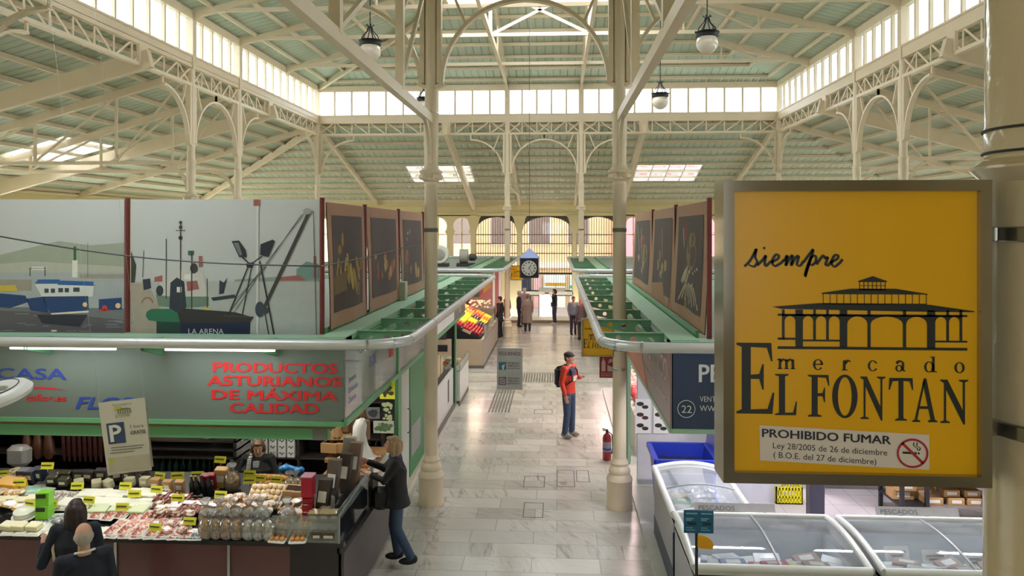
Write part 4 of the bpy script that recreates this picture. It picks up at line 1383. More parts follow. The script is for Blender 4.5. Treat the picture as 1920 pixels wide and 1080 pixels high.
def still_life(X, sgn, y0, y1, z0, z1, label, kind, tilt=0):
    """X plane of the banner, printed on the side facing sgn"""
    t = thing('printed_banner', label, 'banner', (X, (y0 + y1) / 2, z0), group='still life banners')
    L, Hh = y1 - y0, z1 - z0
    def fn(u, v, d=0):     # u, v in 0..1, from the viewer's near edge and the top
        wob = .02 * sin(u * 9 + v * 3) * v
        return Vector((X + sgn * (d + .05 * v * tilt) + wob, y0 + u * L, z1 - v * Hh))
    mb = MB()
    n = 10
    for side in (0, -.012):
        vs = [fn(i / n, j / n, side) for j in range(n + 1) for i in range(n + 1)]
        mb.add(vs, [(j * (n + 1) + i, j * (n + 1) + i + 1, (j + 1) * (n + 1) + i + 1, (j + 1) * (n + 1) + i) for j in range(n) for i in range(n)])
    mb.build('canvas', mat('tan_border_canvas', rgb(166, 128, 104), .6, var=.1, scale=5), t)
    P = Print(lambda u, v, d: fn(u, v, d))
    P.c(74, 66, 66)
    k = 8
    for i in range(k):
        for j in range(k):
            P.r(.1 + .8 * i / k, .1 + .78 * j / k, .1 + .8 * (i + 1) / k, .1 + .78 * (j + 1) / k)
    random.seed(kind)
    if kind == 1:
        P.c(112, 92, 60).p((.1, .6), (.5, .55), (.9, .62), (.9, .88), (.1, .88))
        P.c(66, 52, 48).p((.1, .74), (.9, .7), (.9, .88), (.1, .88))
        P.c(168, 140, 60)
        for i in range(7):
            P.e(.22 + .085 * i, .56 + .05 * (i % 3), .035, .12, .2 - .1 * i)
        P.c(150, 118, 62).e(.36, .3, .03, .06).e(.28, .38, .05, .04).p((.7, .5), (.85, .47), (.87, .56), (.73, .6)).p((.64, .68), (.76, .68), (.76, .8), (.66, .78))
        P.c(178, 156, 90).e(.45, .5, .04, .09, .4).e(.55, .62, .03, .12, -.2)
    elif kind == 2:
        P.c(150, 110, 66)
        for i in range(9):
            P.e(.3 + .06 * i, .58 + .08 * ((i * 7) % 4) / 2, .045, .05)
        P.c(160, 74, 60).e(.32, .66, .07, .06).e(.5, .48, .05, .04).e(.7, .6, .05, .05)
        P.c(176, 150, 100).e(.5, .56, .04, .09).e(.64, .66, .035, .06).e(.22, .48, .04, .03)
    elif kind == 3:
        P.c(150, 142, 136).e(.3, .26, .03, .02).e(.4, .24, .02, .03).e(.26, .33, .02, .02).e(.45, .5, .015, .09)
        P.c(140, 96, 70).e(.25, .55, .08, .1).e(.38, .7, .07, .06)
        P.c(170, 146, 96).e(.58, .72, .04, .1).e(.68, .76, .05, .07)
    elif kind == 4:
        P.c(150, 128, 80).e(.3, .52, .1, .12).e(.35, .66, .07, .05)
        P.c(150, 84, 80).e(.45, .36, .13, .07).e(.5, .42, .06, .06)
        P.c(176, 166, 140).l(.55, .2, .4, .7, .02).l(.8, .15, .6, .6, .02).e(.7, .6, .06, .05).e(.45, .74, .04, .04)
    elif kind == 5:
        P.c(156, 116, 84).p((.1, .72), (.9, .82), (.9, .98), (.1, .98))
        P.c(160, 138, 80).e(.62, .5, .06, .07).e(.7, .6, .08, .06).e(.3, .58, .06, .06)
        P.c(166, 150, 120).e(.45, .62, .05, .06).e(.55, .7, .06, .05).l(.5, .2, .45, .5, .02)
    else:
        P.c(132, 112, 84).e(.42, .42, .16, .12).e(.4, .3, .1, .06)
        P.c(188, 178, 150)
        for i in range(9):
            P.l(.22 + .05 * i, .52 + .02 * (i % 3), .35 + .05 * i, .68, .03).l(.3 + .04 * i, .68, .16 + .08 * i, .84 - .02 * (i % 2), .02)
        P.l(.72, .2, .62, .55, .02)
        P.c(128, 54, 56).e(.62, .22, .06, .09)
        P.c(164, 132, 72).e(.62, .84, .05, .05)
    P.mb.build('still_life_print', None, t, smooth=0)
    return t
LBX, RBX = -2.78, 1.74
for i, (y0, y1, k, lab) in enumerate(((8.98, 10.75, 1, 'dark still life banner of yellow fruit nearest the harbour banners'), (10.88, 13.08, 2, 'dark still life banner of mixed fruit, second behind the harbour corner'), (13.2, 15.5, 3, 'dark still life banner of pale glassware next to the left near column'))):
    still_life(LBX, 1, y0, y1, 2.98, 4.53, lab, k, 1)
    tag(MB().beam((LBX, y1 + .06, 2.95), (LBX, y1 + .06, 4.56), .05, .05, (1, 0, 0)).build('banner_post', rust, smooth=0), 'oxblood post at the far edge of the %s left still life banner' % NTH[i], 'post')
for i, (y0, y1, k, lab) in enumerate(((8.8, 11.1, 6, 'still life banner with a white bundle of fish beside the big yellow sign'), (11.2, 13.75, 5, 'still life banner with a tan table edge, middle one on the right'), (13.85, 16.95, 4, 'still life banner with a pink bloom next to the right near column'))):
    still_life(RBX, -1, y0, y1, 2.98, 4.53, lab, k, 1)
    tag(MB().beam((RBX, y0 - .05, 2.95), (RBX, y0 - .05, 4.56), .05, .05, (1, 0, 0)).build('banner_post', rust, smooth=0), 'oxblood post at the near edge of the %s right still life banner' % NTH[i], 'post')
    tag(MB().beam((RBX + .02, y1 - .0, 2.95), (RBX + .02, y1 - .0, 4.5), .03, .03, (1, 0, 0)).build('banner_strut', rust, smooth=0), 'thin strut at the far edge of the %s right still life banner' % NTH[i], 'post')
tag(MB().box((RBX + .16, 8.86, 2.95), (RBX + .22, 8.92, 4.5)).build('wooden_batten', mat('ochre_batten', rgb(150, 116, 62), .7), smooth=0), 'ochre wooden batten behind the near right still life banner', 'batten')
tag(MB().rbox((LX - .3, 13.15, 3.12), (.16, .22, .32), .01).build('cable_box', mat('beige_box', rgb(176, 180, 160), .5)), 'small beige junction box on the left gutter below the third still life banner', 'box')
# cable hanging across the harbour banners
wire = MB()
a, b = at(-40, 436, Y=8.2), at(601, 499, Y=8.2)
wire.tube([a + (b - a) * (k / 16) + Vector((0, 0, -.10 * sin(pi * k / 16))) for k in range(17)] + [Vector((LBX + .05, 10.9, 3.8)), Vector((LBX + .08, 15.5, 3.95))], .008, 5)
tag(wire.build('slack_cable', black), 'thin black cable strung across the harbour banners', 'cable')
# machines on the far left canopy
def fan_unit(p, lab, turned):
    t = thing('extract_fan', lab, 'fan', p)
    x, y, z = p
    MB().box((x - .3, y - .25, z), (x + .3, y + .25, z + .12)).build('base', mat('dark_iron', rgb(56, 54, 54), .5), t, smooth=0)
    if turned:
        MB().lathe((x, y, z + .42), [(.12, -.12), (.3, -.12), (.32, -.08), (.32, .08), (.3, .12), (.12, .12)], 24, 'Y').build('drum', mat('fan_white', rgb(222, 220, 208), .4), t)
        MB().lathe((x, y - .13, z + .42), [(.02, -.02), (.16, -.02), (.2, .0), (.2, .02)], 20, 'Y').build('inlet', mat('fan_grey', rgb(160, 154, 142), .4), t)
    else:
        MB().lathe((x - .05, y, z + .36), [(.1, -.16), (.24, -.16), (.24, .12), (.1, .12)], 20, 'X').build('drum', mat('fan_grey', (.3, .3, .3)), t)
        MB().lathe((x + .2, y, z + .32), [(.06, -.1), (.12, -.08), (.12, .12), (.05, .18)], 16, 'X').build('motor', mat('dark_iron', (.1, .1, .1)), t)
fan_unit((-4.05, 26.0, 2.91), 'white drum extract fan on the far left stall roof', True)
fan_unit((-3.15, 26.1, 2.91), 'grey extract fan with motor on the far left stall roof', False)
# ================================================================== THE DELICATESSEN
CY, CZ = 7.93, .83                      # front edge of the counter
KR = .24
RAMP = (CY, CZ + .03, KR)
ANG = math.atan(KR)
t = thing('display_counter', 'long dark fronted delicatessen counter heaped with packed food', 'counter', (-5, 8.4, 0))
wine = mat('wine_laminate', rgb(100, 62, 63), .3, var=.1, coat=.3)
MB().box((-9, CY + .02, .05), (-2.86, CY + .06, CZ - .02)).build('front_panel', wine, t, smooth=0)
MB().box((-2.86, CY + .02, .05), (-2.30, CY + .06, CZ - .02)).build('corner_panel', mat('dark_laminate', rgb(42, 36, 38), .3), t, smooth=0)
MB().box((-9, CY, CZ - .03), (-2.27, CY + .08, CZ + .02)).build('front_edge', mat('dark_edge', rgb(38, 36, 36), .35), t, smooth=0)
for u in (218, 430):
    p = at(u, 1050, Y=CY + .02)
    MB().box((p.x - .015, CY + .0, .05), (p.x + .015, CY + .03, CZ - .03)).build('metal_strip', steel, t, smooth=0)
MB().box((-2.33, CY + .02, .05), (-2.27, 10.3, CZ - .1)).build('side_panel', mat('dark_grey_panel', rgb(72, 66, 66), .35), t, smooth=0)
MB().mt(mat('stone_side', rgb(206, 200, 188), .5)).box((-2.34, 9.45, CZ - .1), (-2.26, 10.35, 1.12)).build('pale_end_panel', None, t, smooth=0)
rb = MB().prism([(CY, CZ), (9.25, CZ + KR * 1.32), (9.25, .1), (CY + .09, .1), (CY + .09, CZ - .06)], -9, -2.34, lambda y, z, d: (d, y, z))
rb.build('display_board', mat('dark_board', rgb(24, 23, 24), .5), t, smooth=0)
MB().box((-2.345, CY + .02, CZ - .1), (-2.325, 9.45, CZ + .36)).build('black_side_glass', mat('black_glass', (.012, .013, .015), .08), t, smooth=0)
gl = MB().box((-3.05, CY - .0, CZ + .02), (-2.33, CY + .012, CZ + .30)).box((-2.33, CY, CZ + .26), (-2.318, 9.45, CZ + .38))
gl.box((-3.05, CY, CZ + .15), (-2.33, CY + .2, CZ + .16))
gl.build('case_glass', glassy, t, smooth=0)
MB().beam((-2.32, CY, CZ + .02), (-2.32, CY, CZ + .31), .02, .02, (1, 0, 0)).beam((-2.32, CY, CZ + .31), (-2.32, 9.45, CZ + .38), .02, .02).build('glass_edge', mat('glass_edge', rgb(150, 156, 154), .3, .5), t, smooth=0)

# --- stock: one builder per kind, then copies
film = glass('shiny_film', (.96, .96, .96), .5, .12, haze=.06)
paper = mat('white_film_wrap', rgb(228, 226, 220), .25, var=.05, coat=.4)
def sliced(name, c1, c2, sc=26):
    if name in MATS: return MATS[name]
    m = mat(name, c1, .3, coat=.5)
    nt = m.node_tree
    mx = [n for n in nt.nodes if n.type == 'MIX'][0]
    nz = [n for n in nt.nodes if n.type == 'TEX_NOISE'][0]
    nz.inputs['Scale'].default_value = sc
    nz.inputs['Distortion'].default_value = 1.5
    cr = nt.nodes.new('ShaderNodeValToRGB')
    cr.color_ramp.elements[0].position = .45
    cr.color_ramp.elements[1].position = .56
    nt.links.new(nz.outputs['Fac'], cr.inputs[0])
    nt.links.new(cr.outputs[0], mx.inputs[0])
    mx.inputs[6].default_value = (*c1, 1)
    mx.inputs[7].default_value = (*c2, 1)
    return m
MEAT = sliced('cured_meat', rgb(158, 52, 44), rgb(226, 206, 190))
HAM = sliced('pink_ham', rgb(206, 130, 116), rgb(234, 214, 200), 18)
DARKM = sliced('dark_sausage_slices', rgb(86, 30, 30), rgb(176, 120, 104), 30)
ANCH = sliced('grey_tin_pack', rgb(92, 96, 100), rgb(186, 190, 192), 20)
CHS = mat('pale_cheese', rgb(232, 224, 184), .45, var=.05)
WHC = mat('white_cheese', rgb(236, 234, 220), .4, var=.04)
BUN = mat('golden_bun', rgb(206, 146, 78), .6, var=.25, scale=14)
COOK = mat('brown_biscuit', rgb(178, 122, 70), .7, var=.2, scale=14)
KRAFT = mat('kraft_card', rgb(176, 138, 92), .7, var=.1)
YEL = mat('yellow_card', rgb(236, 232, 70), .5, var=.04)
INK = mat('card_ink', rgb(60, 60, 40), .6)
def b_packet(fill):
    def f(t):
        MB().rbox((0, 0, .007), (.15, .2, .014), .006).build('wrapper', paper, t, local=True)
        MB().rbox((0, -.01, .017), (.12, .15, .014), .006).build('slices', fill, t, local=True)
    return f
def b_tray(fill, n=3, m=4):
    def f(t):
        MB().rbox((0, 0, .012), (.17, .24, .024), .01).build('tray', paper, t, local=True)
        for i in range(n):
            for j in range(m):
                MB().ball((-.05 + .1 * i / (n - 1), -.08 + .16 * j / (m - 1), .035), (.026, .026, .02), 10, 6).build('biscuit', fill, t, local=True)
    return f
def b_bag(fill):
    def f(t):
        for i, (x, y, z) in enumerate(((-.035, -.03, .045), (.04, -.02, .045), (0, .04, .05), (-.03, 0, .11), (.035, .02, .115), (.0, .0, .17))):
            MB().ball((x, y, z), (.046, .044, .04), 10, 6).build('bun', fill, t, local=True)
        MB().lathe((0, 0, 0), [(.075, .0), (.1, .04), (.1, .13), (.075, .2), (.02, .25), (.035, .28), (.06, .32)], 14).build('clear_bag', film, t, local=True)
    return f
def b_block(m, d):
    def f(t):
        MB().rbox((0, 0, d[2] / 2), d, .008).build('block', m, t, local=True)
    return f
def b_single(name, m, d):
    def f(t):
        MB().rbox((0, 0, d[2] / 2), d, .008).build(name, m, t, local=True)
        MB().box((-d[0] * .3, -d[1] / 2 - .001, d[2] * .35), (d[0] * .3, -d[1] / 2 + .002, d[2] * .7)).build('front_label', paper, t, local=True)
    return f
def b_card(t):
    MB().cbox((0, 0, .06), (.13, .004, .07), rx=-.25).build('card', YEL, t, local=True)
    MB().cbox((-.005, -.006, .065), (.1, .003, .012), rx=-.25).cbox((-.01, -.003, .045), (.08, .003, .008), rx=-.25).build('written_line', INK, t, local=True)
    MB().cyl((0, .004, 0), (0, .004, .05), .004, n=6).build('stalk', steel, t, local=True)
def b_wheel(m):
    def f(t):
        MB().lathe((0, 0, 0), [(.0, .0), (.14, .0), (.14, .012), (.0, .012)], 24).build('plate', white, t, local=True)
        MB().lathe((0, 0, .012), [(.1, 0), (.115, .01), (.115, .06), (.1, .07), (0, .07)], 24).build('cheese_body', m, t, local=True)
    return f
def b_sausage(m):
    def f(t):
        for i in range(3):
            pts = [(-.05 + .05 * i + .01 * sin(k), -.11 + .055 * k, .025 + .006 * (i == 1)) for k in range(5)]
            MB().tube(pts, [.012, .024, .026, .024, .012], 9).build('sausage', m, t, local=True)
        MB().cbox((0, .02, .055), (.09, .05, .004)).build('paper_band', paper, t, local=True)
    return f
def b_window_box(t):
    MB().rbox((0, 0, .045), (.16, .14, .09), .004).build('carton', KRAFT, t, local=True)
    MB().cbox((0, -.002, .0905), (.11, .09, .004)).build('clear_window', mat('dark_window', rgb(54, 40, 36), .1), t, local=True)
def b_tin(t):
    MB().rbox((0, 0, .035), (.11, .11, .07), .008).build('tin', mat('red_tin', rgb(158, 26, 38), .25, coat=.4), t, local=True)
    MB().rbox((0, 0, .073), (.115, .115, .012), .005).build('lid', mat('red_tin', (0, 0, 0)), t, local=True)
def b_jar(fill, lid, h=.16, r=.04):
    def f(t):
        MB().lathe((0, 0, 0), [(r * .9, 0), (r, .01), (r, h * .75), (r * .75, h * .86)], 14).build('jar', fill, t, local=True)
        MB().lathe((0, 0, h * .86), [(r * .8, 0), (r * .8, h * .14), (0, h * .14)], 14).build('lid', lid, t, local=True)
    return f
def b_bottle(m, h=.26, r=.035):
    def f(t):
        MB().lathe((0, 0, 0), [(r, 0), (r, h * .6), (r * .4, h * .78), (r * .35, h * .94)], 12).build('bottle', m, t, local=True)
        MB().lathe((0, 0, h * .94), [(r * .42, 0), (r * .42, h * .06), (0, h * .06)], 10).build('cap', mat('dark_cap', rgb(50, 50, 54), .4), t, local=True)
    return f
def b_sack(m):
    def f(t):
        MB().rbox((0, 0, .035), (.24, .18, .07), .03).build('sack', m, t, local=True)
        MB().cbox((0, 0, .072), (.1, .08, .003)).build('print', paper, t, local=True)
    return f
PROTO = {}
def item(kind, name, cat, builder, loc, rot, label, group, scale=1):
    if kind not in PROTO:
        t = thing(name, label, cat, loc, 0, group)
        builder(t)
        PROTO[kind] = t
        t.rotation_euler = rot
        t.scale = (scale,) * 3
        return t
    return dup(PROTO[kind], loc, None, label, group, rot, scale)
rnd = random.Random(11)
def jit(a=.12): return rnd.uniform(-a, a)
def row(kind, name, cat, builder, us, v, look, where, group, lift=0, scale=1, vj=3, rz=.15, n0=0, tilt=0):
    """a row of goods on the sloping board; us are places along the photograph's width"""
    for i, u in enumerate(us):
        p = at(u, v + rnd.uniform(-vj, vj), ramp=RAMP)
        if p.x > -2.42 or p.y < CY + .05:
            p = Vector((min(p.x, -2.42), max(p.y, CY + .06), CZ + .03 + KR * (max(p.y, CY + .06) - CY)))
        p.z += lift
        item(kind, name, cat, builder, p, (ANG + tilt, jit(.05), jit(rz)), '%s, %s from left in %s' % (look, NTH[min(19, i + n0)], where), group, scale)
def span(a, b, n): return [a + (b - a) * i / (n - 1) for i in range(n)]
G1 = 'goods on the delicatessen counter'
# front rows, left to right
row('white_packet', 'cheese_packet', 'cheese', b_packet(WHC), span(4, 190, 8), 1010, 'white packet of sliced cheese', 'the very front row', 'white cheese packets')
row('white_packet', 'cheese_packet', 'cheese', b_packet(WHC), span(70, 130, 4), 990, 'white packet of sliced cheese', 'the second row, left end', 'white cheese packets', vj=2)
row('tin_packet', 'fish_packet', 'packet', b_packet(ANCH), span(78, 120, 4), 975, 'silver grey fish packet', 'the row behind the white packets', 'grey fish packets')
row('cheese_block', 'cheese_block', 'cheese', b_block(CHS, (.15, .11, .06)), (8, 34, 58), 1000, 'pale yellow cheese block', 'the left front corner', 'cheese blocks', lift=.03)
row('cheese_block', 'cheese_block', 'cheese', b_block(CHS, (.15, .11, .06)), (4, 20, 40, 62), 945, 'pale yellow cheese block', 'the row by the orange tub', 'cheese blocks', lift=.02)
row('wheel', 'round_cheese', 'cheese', b_wheel(WHC), (48,), 972, 'round white cheese on a plate', 'front of the green box', 'cheeses on plates', lift=.02)
row('meat', 'meat_packet', 'meat', b_packet(MEAT), span(205, 345, 7), 1014, 'flat packet of red cured meat', 'the very front row', 'cured meat packets')
row('meat', 'meat_packet', 'meat', b_packet(MEAT), span(212, 340, 6), 998, 'flat packet of red cured meat', 'the second row', 'cured meat packets', lift=.012)
row('meat', 'meat_packet', 'meat', b_packet(MEAT), span(160, 280, 6), 968, 'flat packet of red cured meat', 'the fourth row', 'cured meat packets', lift=.006)
row('ham', 'ham_packet', 'meat', b_packet(HAM), span(225, 350, 6), 984, 'flat packet of pink sliced ham', 'the third row', 'sliced ham packets', lift=.006)
row('ham', 'ham_packet', 'meat', b_packet(HAM), span(30, 70, 3), 922, 'flat packet of pink sliced ham', 'the row near the yellow tub', 'sliced ham packets', lift=.01)
row('slab', 'cheese_slab', 'cheese', b_block(WHC, (.2, .16, .045)), span(128, 300, 8), 945, 'wide white cheese slab', 'the row of white slabs, front', 'white cheese slabs')
row('slab', 'cheese_slab', 'cheese', b_block(WHC, (.2, .16, .045)), span(165, 300, 6), 928, 'wide white cheese slab', 'the row of white slabs, back', 'white cheese slabs')
row('slabg', 'cheese_slab', 'cheese', b_block(mat('greenish_cheese', rgb(214, 224, 186), .45, var=.05), (.2, .16, .05)), span(150, 262, 4), 958, 'pale greenish cheese slab', 'the row just behind the meat packets', 'pale greenish slabs')
row('fishpack', 'fish_packet', 'packet', b_packet(ANCH), span(338, 366, 3), 1012, 'slate grey fish packet', 'the front row beside the bread', 'slate grey packets')
row('chorizo', 'sausage_bundle', 'sausage', b_sausage(MEAT), span(300, 345, 4), 962, 'bundle of red sausages', 'the sausage row', 'sausage bundles', lift=.02, scale=1.15)
row('morcilla', 'sausage_bundle', 'sausage', b_sausage(DARKM), span(352, 398, 4), 962, 'bundle of dark sausages', 'the sausage row', 'sausage bundles', lift=.04, scale=1.2)
row('morcilla', 'sausage_bundle', 'sausage', b_sausage(DARKM), span(305, 345, 3), 945, 'bundle of dark sausages', 'the row behind the red sausages', 'sausage bundles', lift=.05)
row('buns', 'bag_of_buns', 'bread', b_bag(BUN), span(382, 438, 4), 1017, 'clear bag of golden buns', 'the very front row', 'bags of buns', vj=1, scale=.95)
row('buns', 'bag_of_buns', 'bread', b_bag(BUN), span(392, 470, 4), 985, 'clear bag of golden buns', 'the second row', 'bags of buns', vj=1)
row('whitebag', 'bag_of_pastries', 'pastry', b_bag(mat('white_icing', rgb(230, 226, 220), .4, var=.1)), span(462, 500, 3), 1016, 'clear bag of white iced pastries', 'the very front row', 'bags of iced pastries', vj=1, scale=.95)
row('whitebag', 'bag_of_pastries', 'pastry', b_bag(mat('white_icing', (0, 0, 0))), span(490, 540, 2), 985, 'clear bag of white iced pastries', 'the second row', 'bags of iced pastries', vj=1)
row('cookies', 'biscuit_tray', 'biscuits', b_tray(BUN), span(522, 560, 2), 1012, 'white tray of golden biscuits', 'the very front row', 'biscuit trays', lift=.01, scale=1.1)
row('cookies', 'biscuit_tray', 'biscuits', b_tray(BUN), span(530, 575, 2), 992, 'white tray of golden biscuits', 'the second row', 'biscuit trays', lift=.04, scale=1.1)
row('darkcook', 'biscuit_tray', 'biscuits', b_tray(COOK), span(425, 460, 3), 955, 'white tray of brown biscuits', 'the row behind the bun bags', 'biscuit trays', lift=.05, tilt=.2)
row('cream', 'biscuit_tray', 'biscuits', b_tray(mat('cream_biscuit', rgb(226, 196, 150), .6, var=.1)), span(484, 512, 2), 945, 'white tray of round cream biscuits', 'the propped up row', 'biscuit trays', lift=.08, scale=1.3, tilt=.5, vj=1)
row('winbox', 'window_box', 'box', b_window_box, (540, 556, 572), 962, 'kraft window box', 'the lower row by the red tins', 'kraft window boxes', lift=.02, scale=1.1)
row('winbox', 'window_box', 'box', b_window_box, (548, 566), 942, 'kraft window box', 'the upper row by the red tins', 'kraft window boxes', lift=.09, scale=1.1)
row('darkpack', 'gift_pack', 'packet', b_single('pack', mat('dark_brown_pack', rgb(78, 58, 46), .3), (.12, .1, .1)), span(592, 632, 3), 1018, 'dark brown pack in the glass case', 'the lower shelf', 'packs in the glass case', vj=0, rz=.05)
row('creampack', 'gift_pack', 'packet', b_single('pack', mat('cream_brown_pack', rgb(166, 146, 110), .3), (.12, .1, .1)), span(590, 630, 3), 990, 'cream and brown pack in the glass case', 'the upper shelf', 'packs in the glass case', vj=0, rz=.05, lift=.1)
# left end: tubs, platter, green box, navy boxes
row('tub', 'cheese_tub', 'tub', b_single('tub', mat('orange_tub', rgb(224, 164, 30), .4), (.3, .2, .12)), (22,), 920, 'wide yellow orange tub', 'front of the seafood platter', 'tubs', lift=.02)
t = thing('platter', 'oval white platter of pale seafood at the left end of the counter', 'platter', at(32, 898, ramp=RAMP) + Vector((0, 0, .04)))
MB().lathe((0, 0, 0), [(.0, 0), (.13, .0), (.19, .035), (.2, .04), (.18, .038), (.12, .012), (0, .01)], 24).build('dish', white, t, local=True)
hp = MB()
for i in range(26):
    a, r = rnd.uniform(0, 2 * pi), rnd.uniform(0, .12)
    hp.ball((r * cos(a), r * sin(a), .04 + .05 * (1 - r / .12) + rnd.uniform(0, .01)), (.03, .024, .018), 8, 5)
o = hp.build('seafood_heap', mat('pale_seafood', rgb(214, 192, 160), .4, var=.2, scale=20), t, local=True)
o['kind'] = 'stuff'
row('navy', 'navy_box', 'box', b_single('box', mat('navy_box', rgb(36, 42, 70), .3), (.14, .12, .16)), (48, 62, 76), 906, 'navy blue packet', 'the back row behind the pale green packs', 'navy packets', lift=.03)
row('mint', 'mint_pack', 'packet', b_packet(mat('mint_pack', rgb(160, 206, 186), .4)), (50, 66, 84), 924, 'pale mint green packet', 'the row behind the green box', 'mint packets', lift=.02)
row('blackgold', 'tin_box', 'tin', b_single('tin', mat('black_gold_tin', rgb(66, 60, 40), .3), (.12, .1, .1)), (102, 122, 100, 124), 910, 'black and gold tin', 'the tins behind the green box', 'black and gold tins', lift=.03, vj=8)
for k in range(2):
    item('greenbox', 'green_tea_box', 'box', lambda t: (MB().rbox((0, 0, .075), (.14, .14, .15), .004).build('carton', mat('lime_carton', rgb(118, 192, 40), .4), t, local=True), MB().box((-.06, -.073, .09), (.04, -.069, .135)).build('dark_panel', mat('dark_panel', rgb(40, 48, 36), .4), t, local=True)),
         at(84, 972, ramp=RAMP) + Vector((0, 0, .01 + .15 * k)), (0, 0, .1 + .1 * k), 'lime green carton with a dark panel, %s of the stack of two' % ('lower' if k == 0 else 'upper'), 'lime green cartons')
row('silver', 'silver_packet', 'packet', b_packet(sliced('silver_brown_pack', rgb(120, 104, 92), rgb(214, 208, 200))), span(105, 135, 3), 935, 'crinkled silver brown packet', 'the row right of the green box', 'silver packets', lift=.02)
row('silver', 'silver_packet', 'packet', b_packet(sliced('silver_brown_pack', (0, 0, 0), (0, 0, 0))), span(100, 140, 3), 950, 'crinkled silver brown packet', 'the front row right of the green box', 'silver packets', lift=.01)
# back row: kraft bags, bottles, tall packets near the vendor
row('kraftbag', 'kraft_bag', 'bag', b_single('bag', KRAFT, (.13, .09, .2)), (292, 316, 338), 918, 'kraft paper bag', 'the back row right of the cheese slabs', 'kraft bags', lift=-.02, scale=.8)
row('blackbottle', 'oil_bottle', 'bottle', b_bottle(mat('black_bottle', rgb(30, 30, 34), .15), .24), (362, 372, 384, 394), 925, 'small black bottle', 'the row by the red and white packets', 'black bottles', lift=.0)
row('redpack', 'coffee_packet', 'packet', b_single('packet', mat('red_packet', rgb(150, 30, 40), .35), (.11, .08, .2)), (388, 399), 915, 'dark red packet', 'the back row left of the biscuit bag', 'red packets')
row('bisbag', 'biscuit_bag', 'bag', b_single('bag', mat('tan_biscuits', rgb(190, 150, 96), .6, var=.3, scale=20), (.15, .1, .24)), (417,), 912, 'tall bag of tan biscuits', 'front of the vendor', 'biscuit bags')
row('seedbag', 'seed_bag', 'bag', b_bag(COOK), (436,), 915, 'clear bag of brown seeds', 'front of the vendor', 'bags of seeds')
row('twist', 'twist_pastry', 'pastry', lambda t: [MB().ball((-.05 + .05 * k, 0, .03), (.034, .045, .028), 10, 6).build('twist', BUN, t, local=True) for k in range(3)], span(488, 532, 5), 908, 'golden twisted pastry', 'the back row before the vendor', 'twisted pastries', lift=.05)
row('twist', 'twist_pastry', 'pastry', None, span(486, 536, 5), 918, 'golden twisted pastry', 'the front pastry row before the vendor', 'twisted pastries', lift=.03)
row('nutbag', 'bag_of_nuts', 'bag', b_bag(mat('pale_nuts', rgb(214, 190, 150), .6, var=.2)), (545, 558), 922, 'clear bag of pale nuts', 'the row left of the red tins', 'bags of nuts', scale=.8)
# more packed goods filling the gaps
def heap(kind, name, cat, b, us, vs_, look, where, grp, lift, scale=1):
    i = 0
    for v in vs_:
        for u in us:
            p = at(u + jit(6), v + jit(3), ramp=RAMP)
            if p.x > -2.45 or p.y < CY + .06 or p.y > 9.3: continue
            p.z += lift + jit(.01)
            item(kind, name, cat, b, p, (ANG + jit(.2), jit(.15), jit(.7)), '%s, %s of those %s' % (look, NTH[min(i, 19)], where), grp, scale)
            i += 1
heap('vac', 'vacuum_pack', 'packet', b_sack(sliced('mixed_vacuum', rgb(120, 74, 58), rgb(214, 196, 180), 16)), span(300, 420, 5), (972, 956), 'shiny vacuum pack of brown cuts', 'heaped behind the sausages', 'brown vacuum packs', .05, .62)
heap('crinkle', 'biscuit_pack', 'packet', b_sack(sliced('crinkle_biscuit', rgb(176, 128, 78), rgb(226, 214, 200), 12)), span(425, 500, 4), (968, 950), 'crinkled clear pack of biscuits', 'heaped behind the bun bags', 'crinkled biscuit packs', .10, .6)
heap('whitepk', 'pastry_pack', 'packet', b_sack(sliced('white_pastry', rgb(214, 196, 172), rgb(240, 238, 234), 10)), span(505, 560, 3), (978, 960), 'shiny pack of pale pastries', 'heaped left of the window boxes', 'pale pastry packs', .09, .6)
heap('orange_pk', 'cheese_pack', 'packet', b_sack(sliced('smoked_cheese', rgb(206, 150, 80), rgb(236, 226, 200), 10)), span(4, 40, 3), (935, 960), 'orange edged cheese pack', 'heaped at the left end', 'orange cheese packs', .05, .65)
heap('redsal', 'salami_pack', 'meat', b_sack(MEAT), span(290, 345, 3), (988, 1004), 'fat red salami pack', 'piled on the flat meat packets', 'red salami packs', .035, .55)
heap('greypk', 'anchovy_pack', 'packet', b_sack(ANCH), span(110, 150, 3), (984, 1000), 'plump silver fish pack', 'piled behind the white packets', 'plump fish packs', .03, .55)
heap('backbox', 'snack_box', 'box', b_single('box', mat('dark_snack_box', rgb(70, 60, 64), .35, var=.3), (.14, .1, .14)), span(140, 270, 6), (900,), 'dark snack box', 'along the back edge of the counter', 'dark snack boxes', .0, .9)
heap('backbox2', 'tea_box', 'box', b_single('box', mat('pale_tea_box', rgb(196, 190, 160), .4, var=.2), (.12, .1, .12)), span(150, 270, 5), (912,), 'pale tea box', 'before the dark snack boxes', 'pale tea boxes', .0, .9)
# price cards
for i, (u, v, dz) in enumerate(((8, 905, .1), (40, 925, .12), (92, 925, .32), (60, 962, .1), (100, 958, .08), (148, 925, .08), (170, 955, .1), (232, 968, .1), (238, 925, .08), (302, 912, .12), (335, 912, .12), (372, 915, .15), (296, 938, .12), (336, 958, .14), (294, 1000, .06), (358, 992, .08), (405, 980, .1), (415, 900, .24), (416, 948, .12), (470, 905, .1), (470, 915, .08), (490, 912, .09), (520, 915, .09), (255, 940, .08))):
    p = at(u, v, ramp=RAMP)
    item('card', 'price_card', 'price card', b_card, p + Vector((0, -.03, dz - .05)), (0, 0, jit(.25)), 'yellow price card, %s of those on the counter counted from the %s end' % ((NTH[i], 'left') if i < 12 else (NTH[23 - i], 'right')), 'yellow price cards', 1.15)
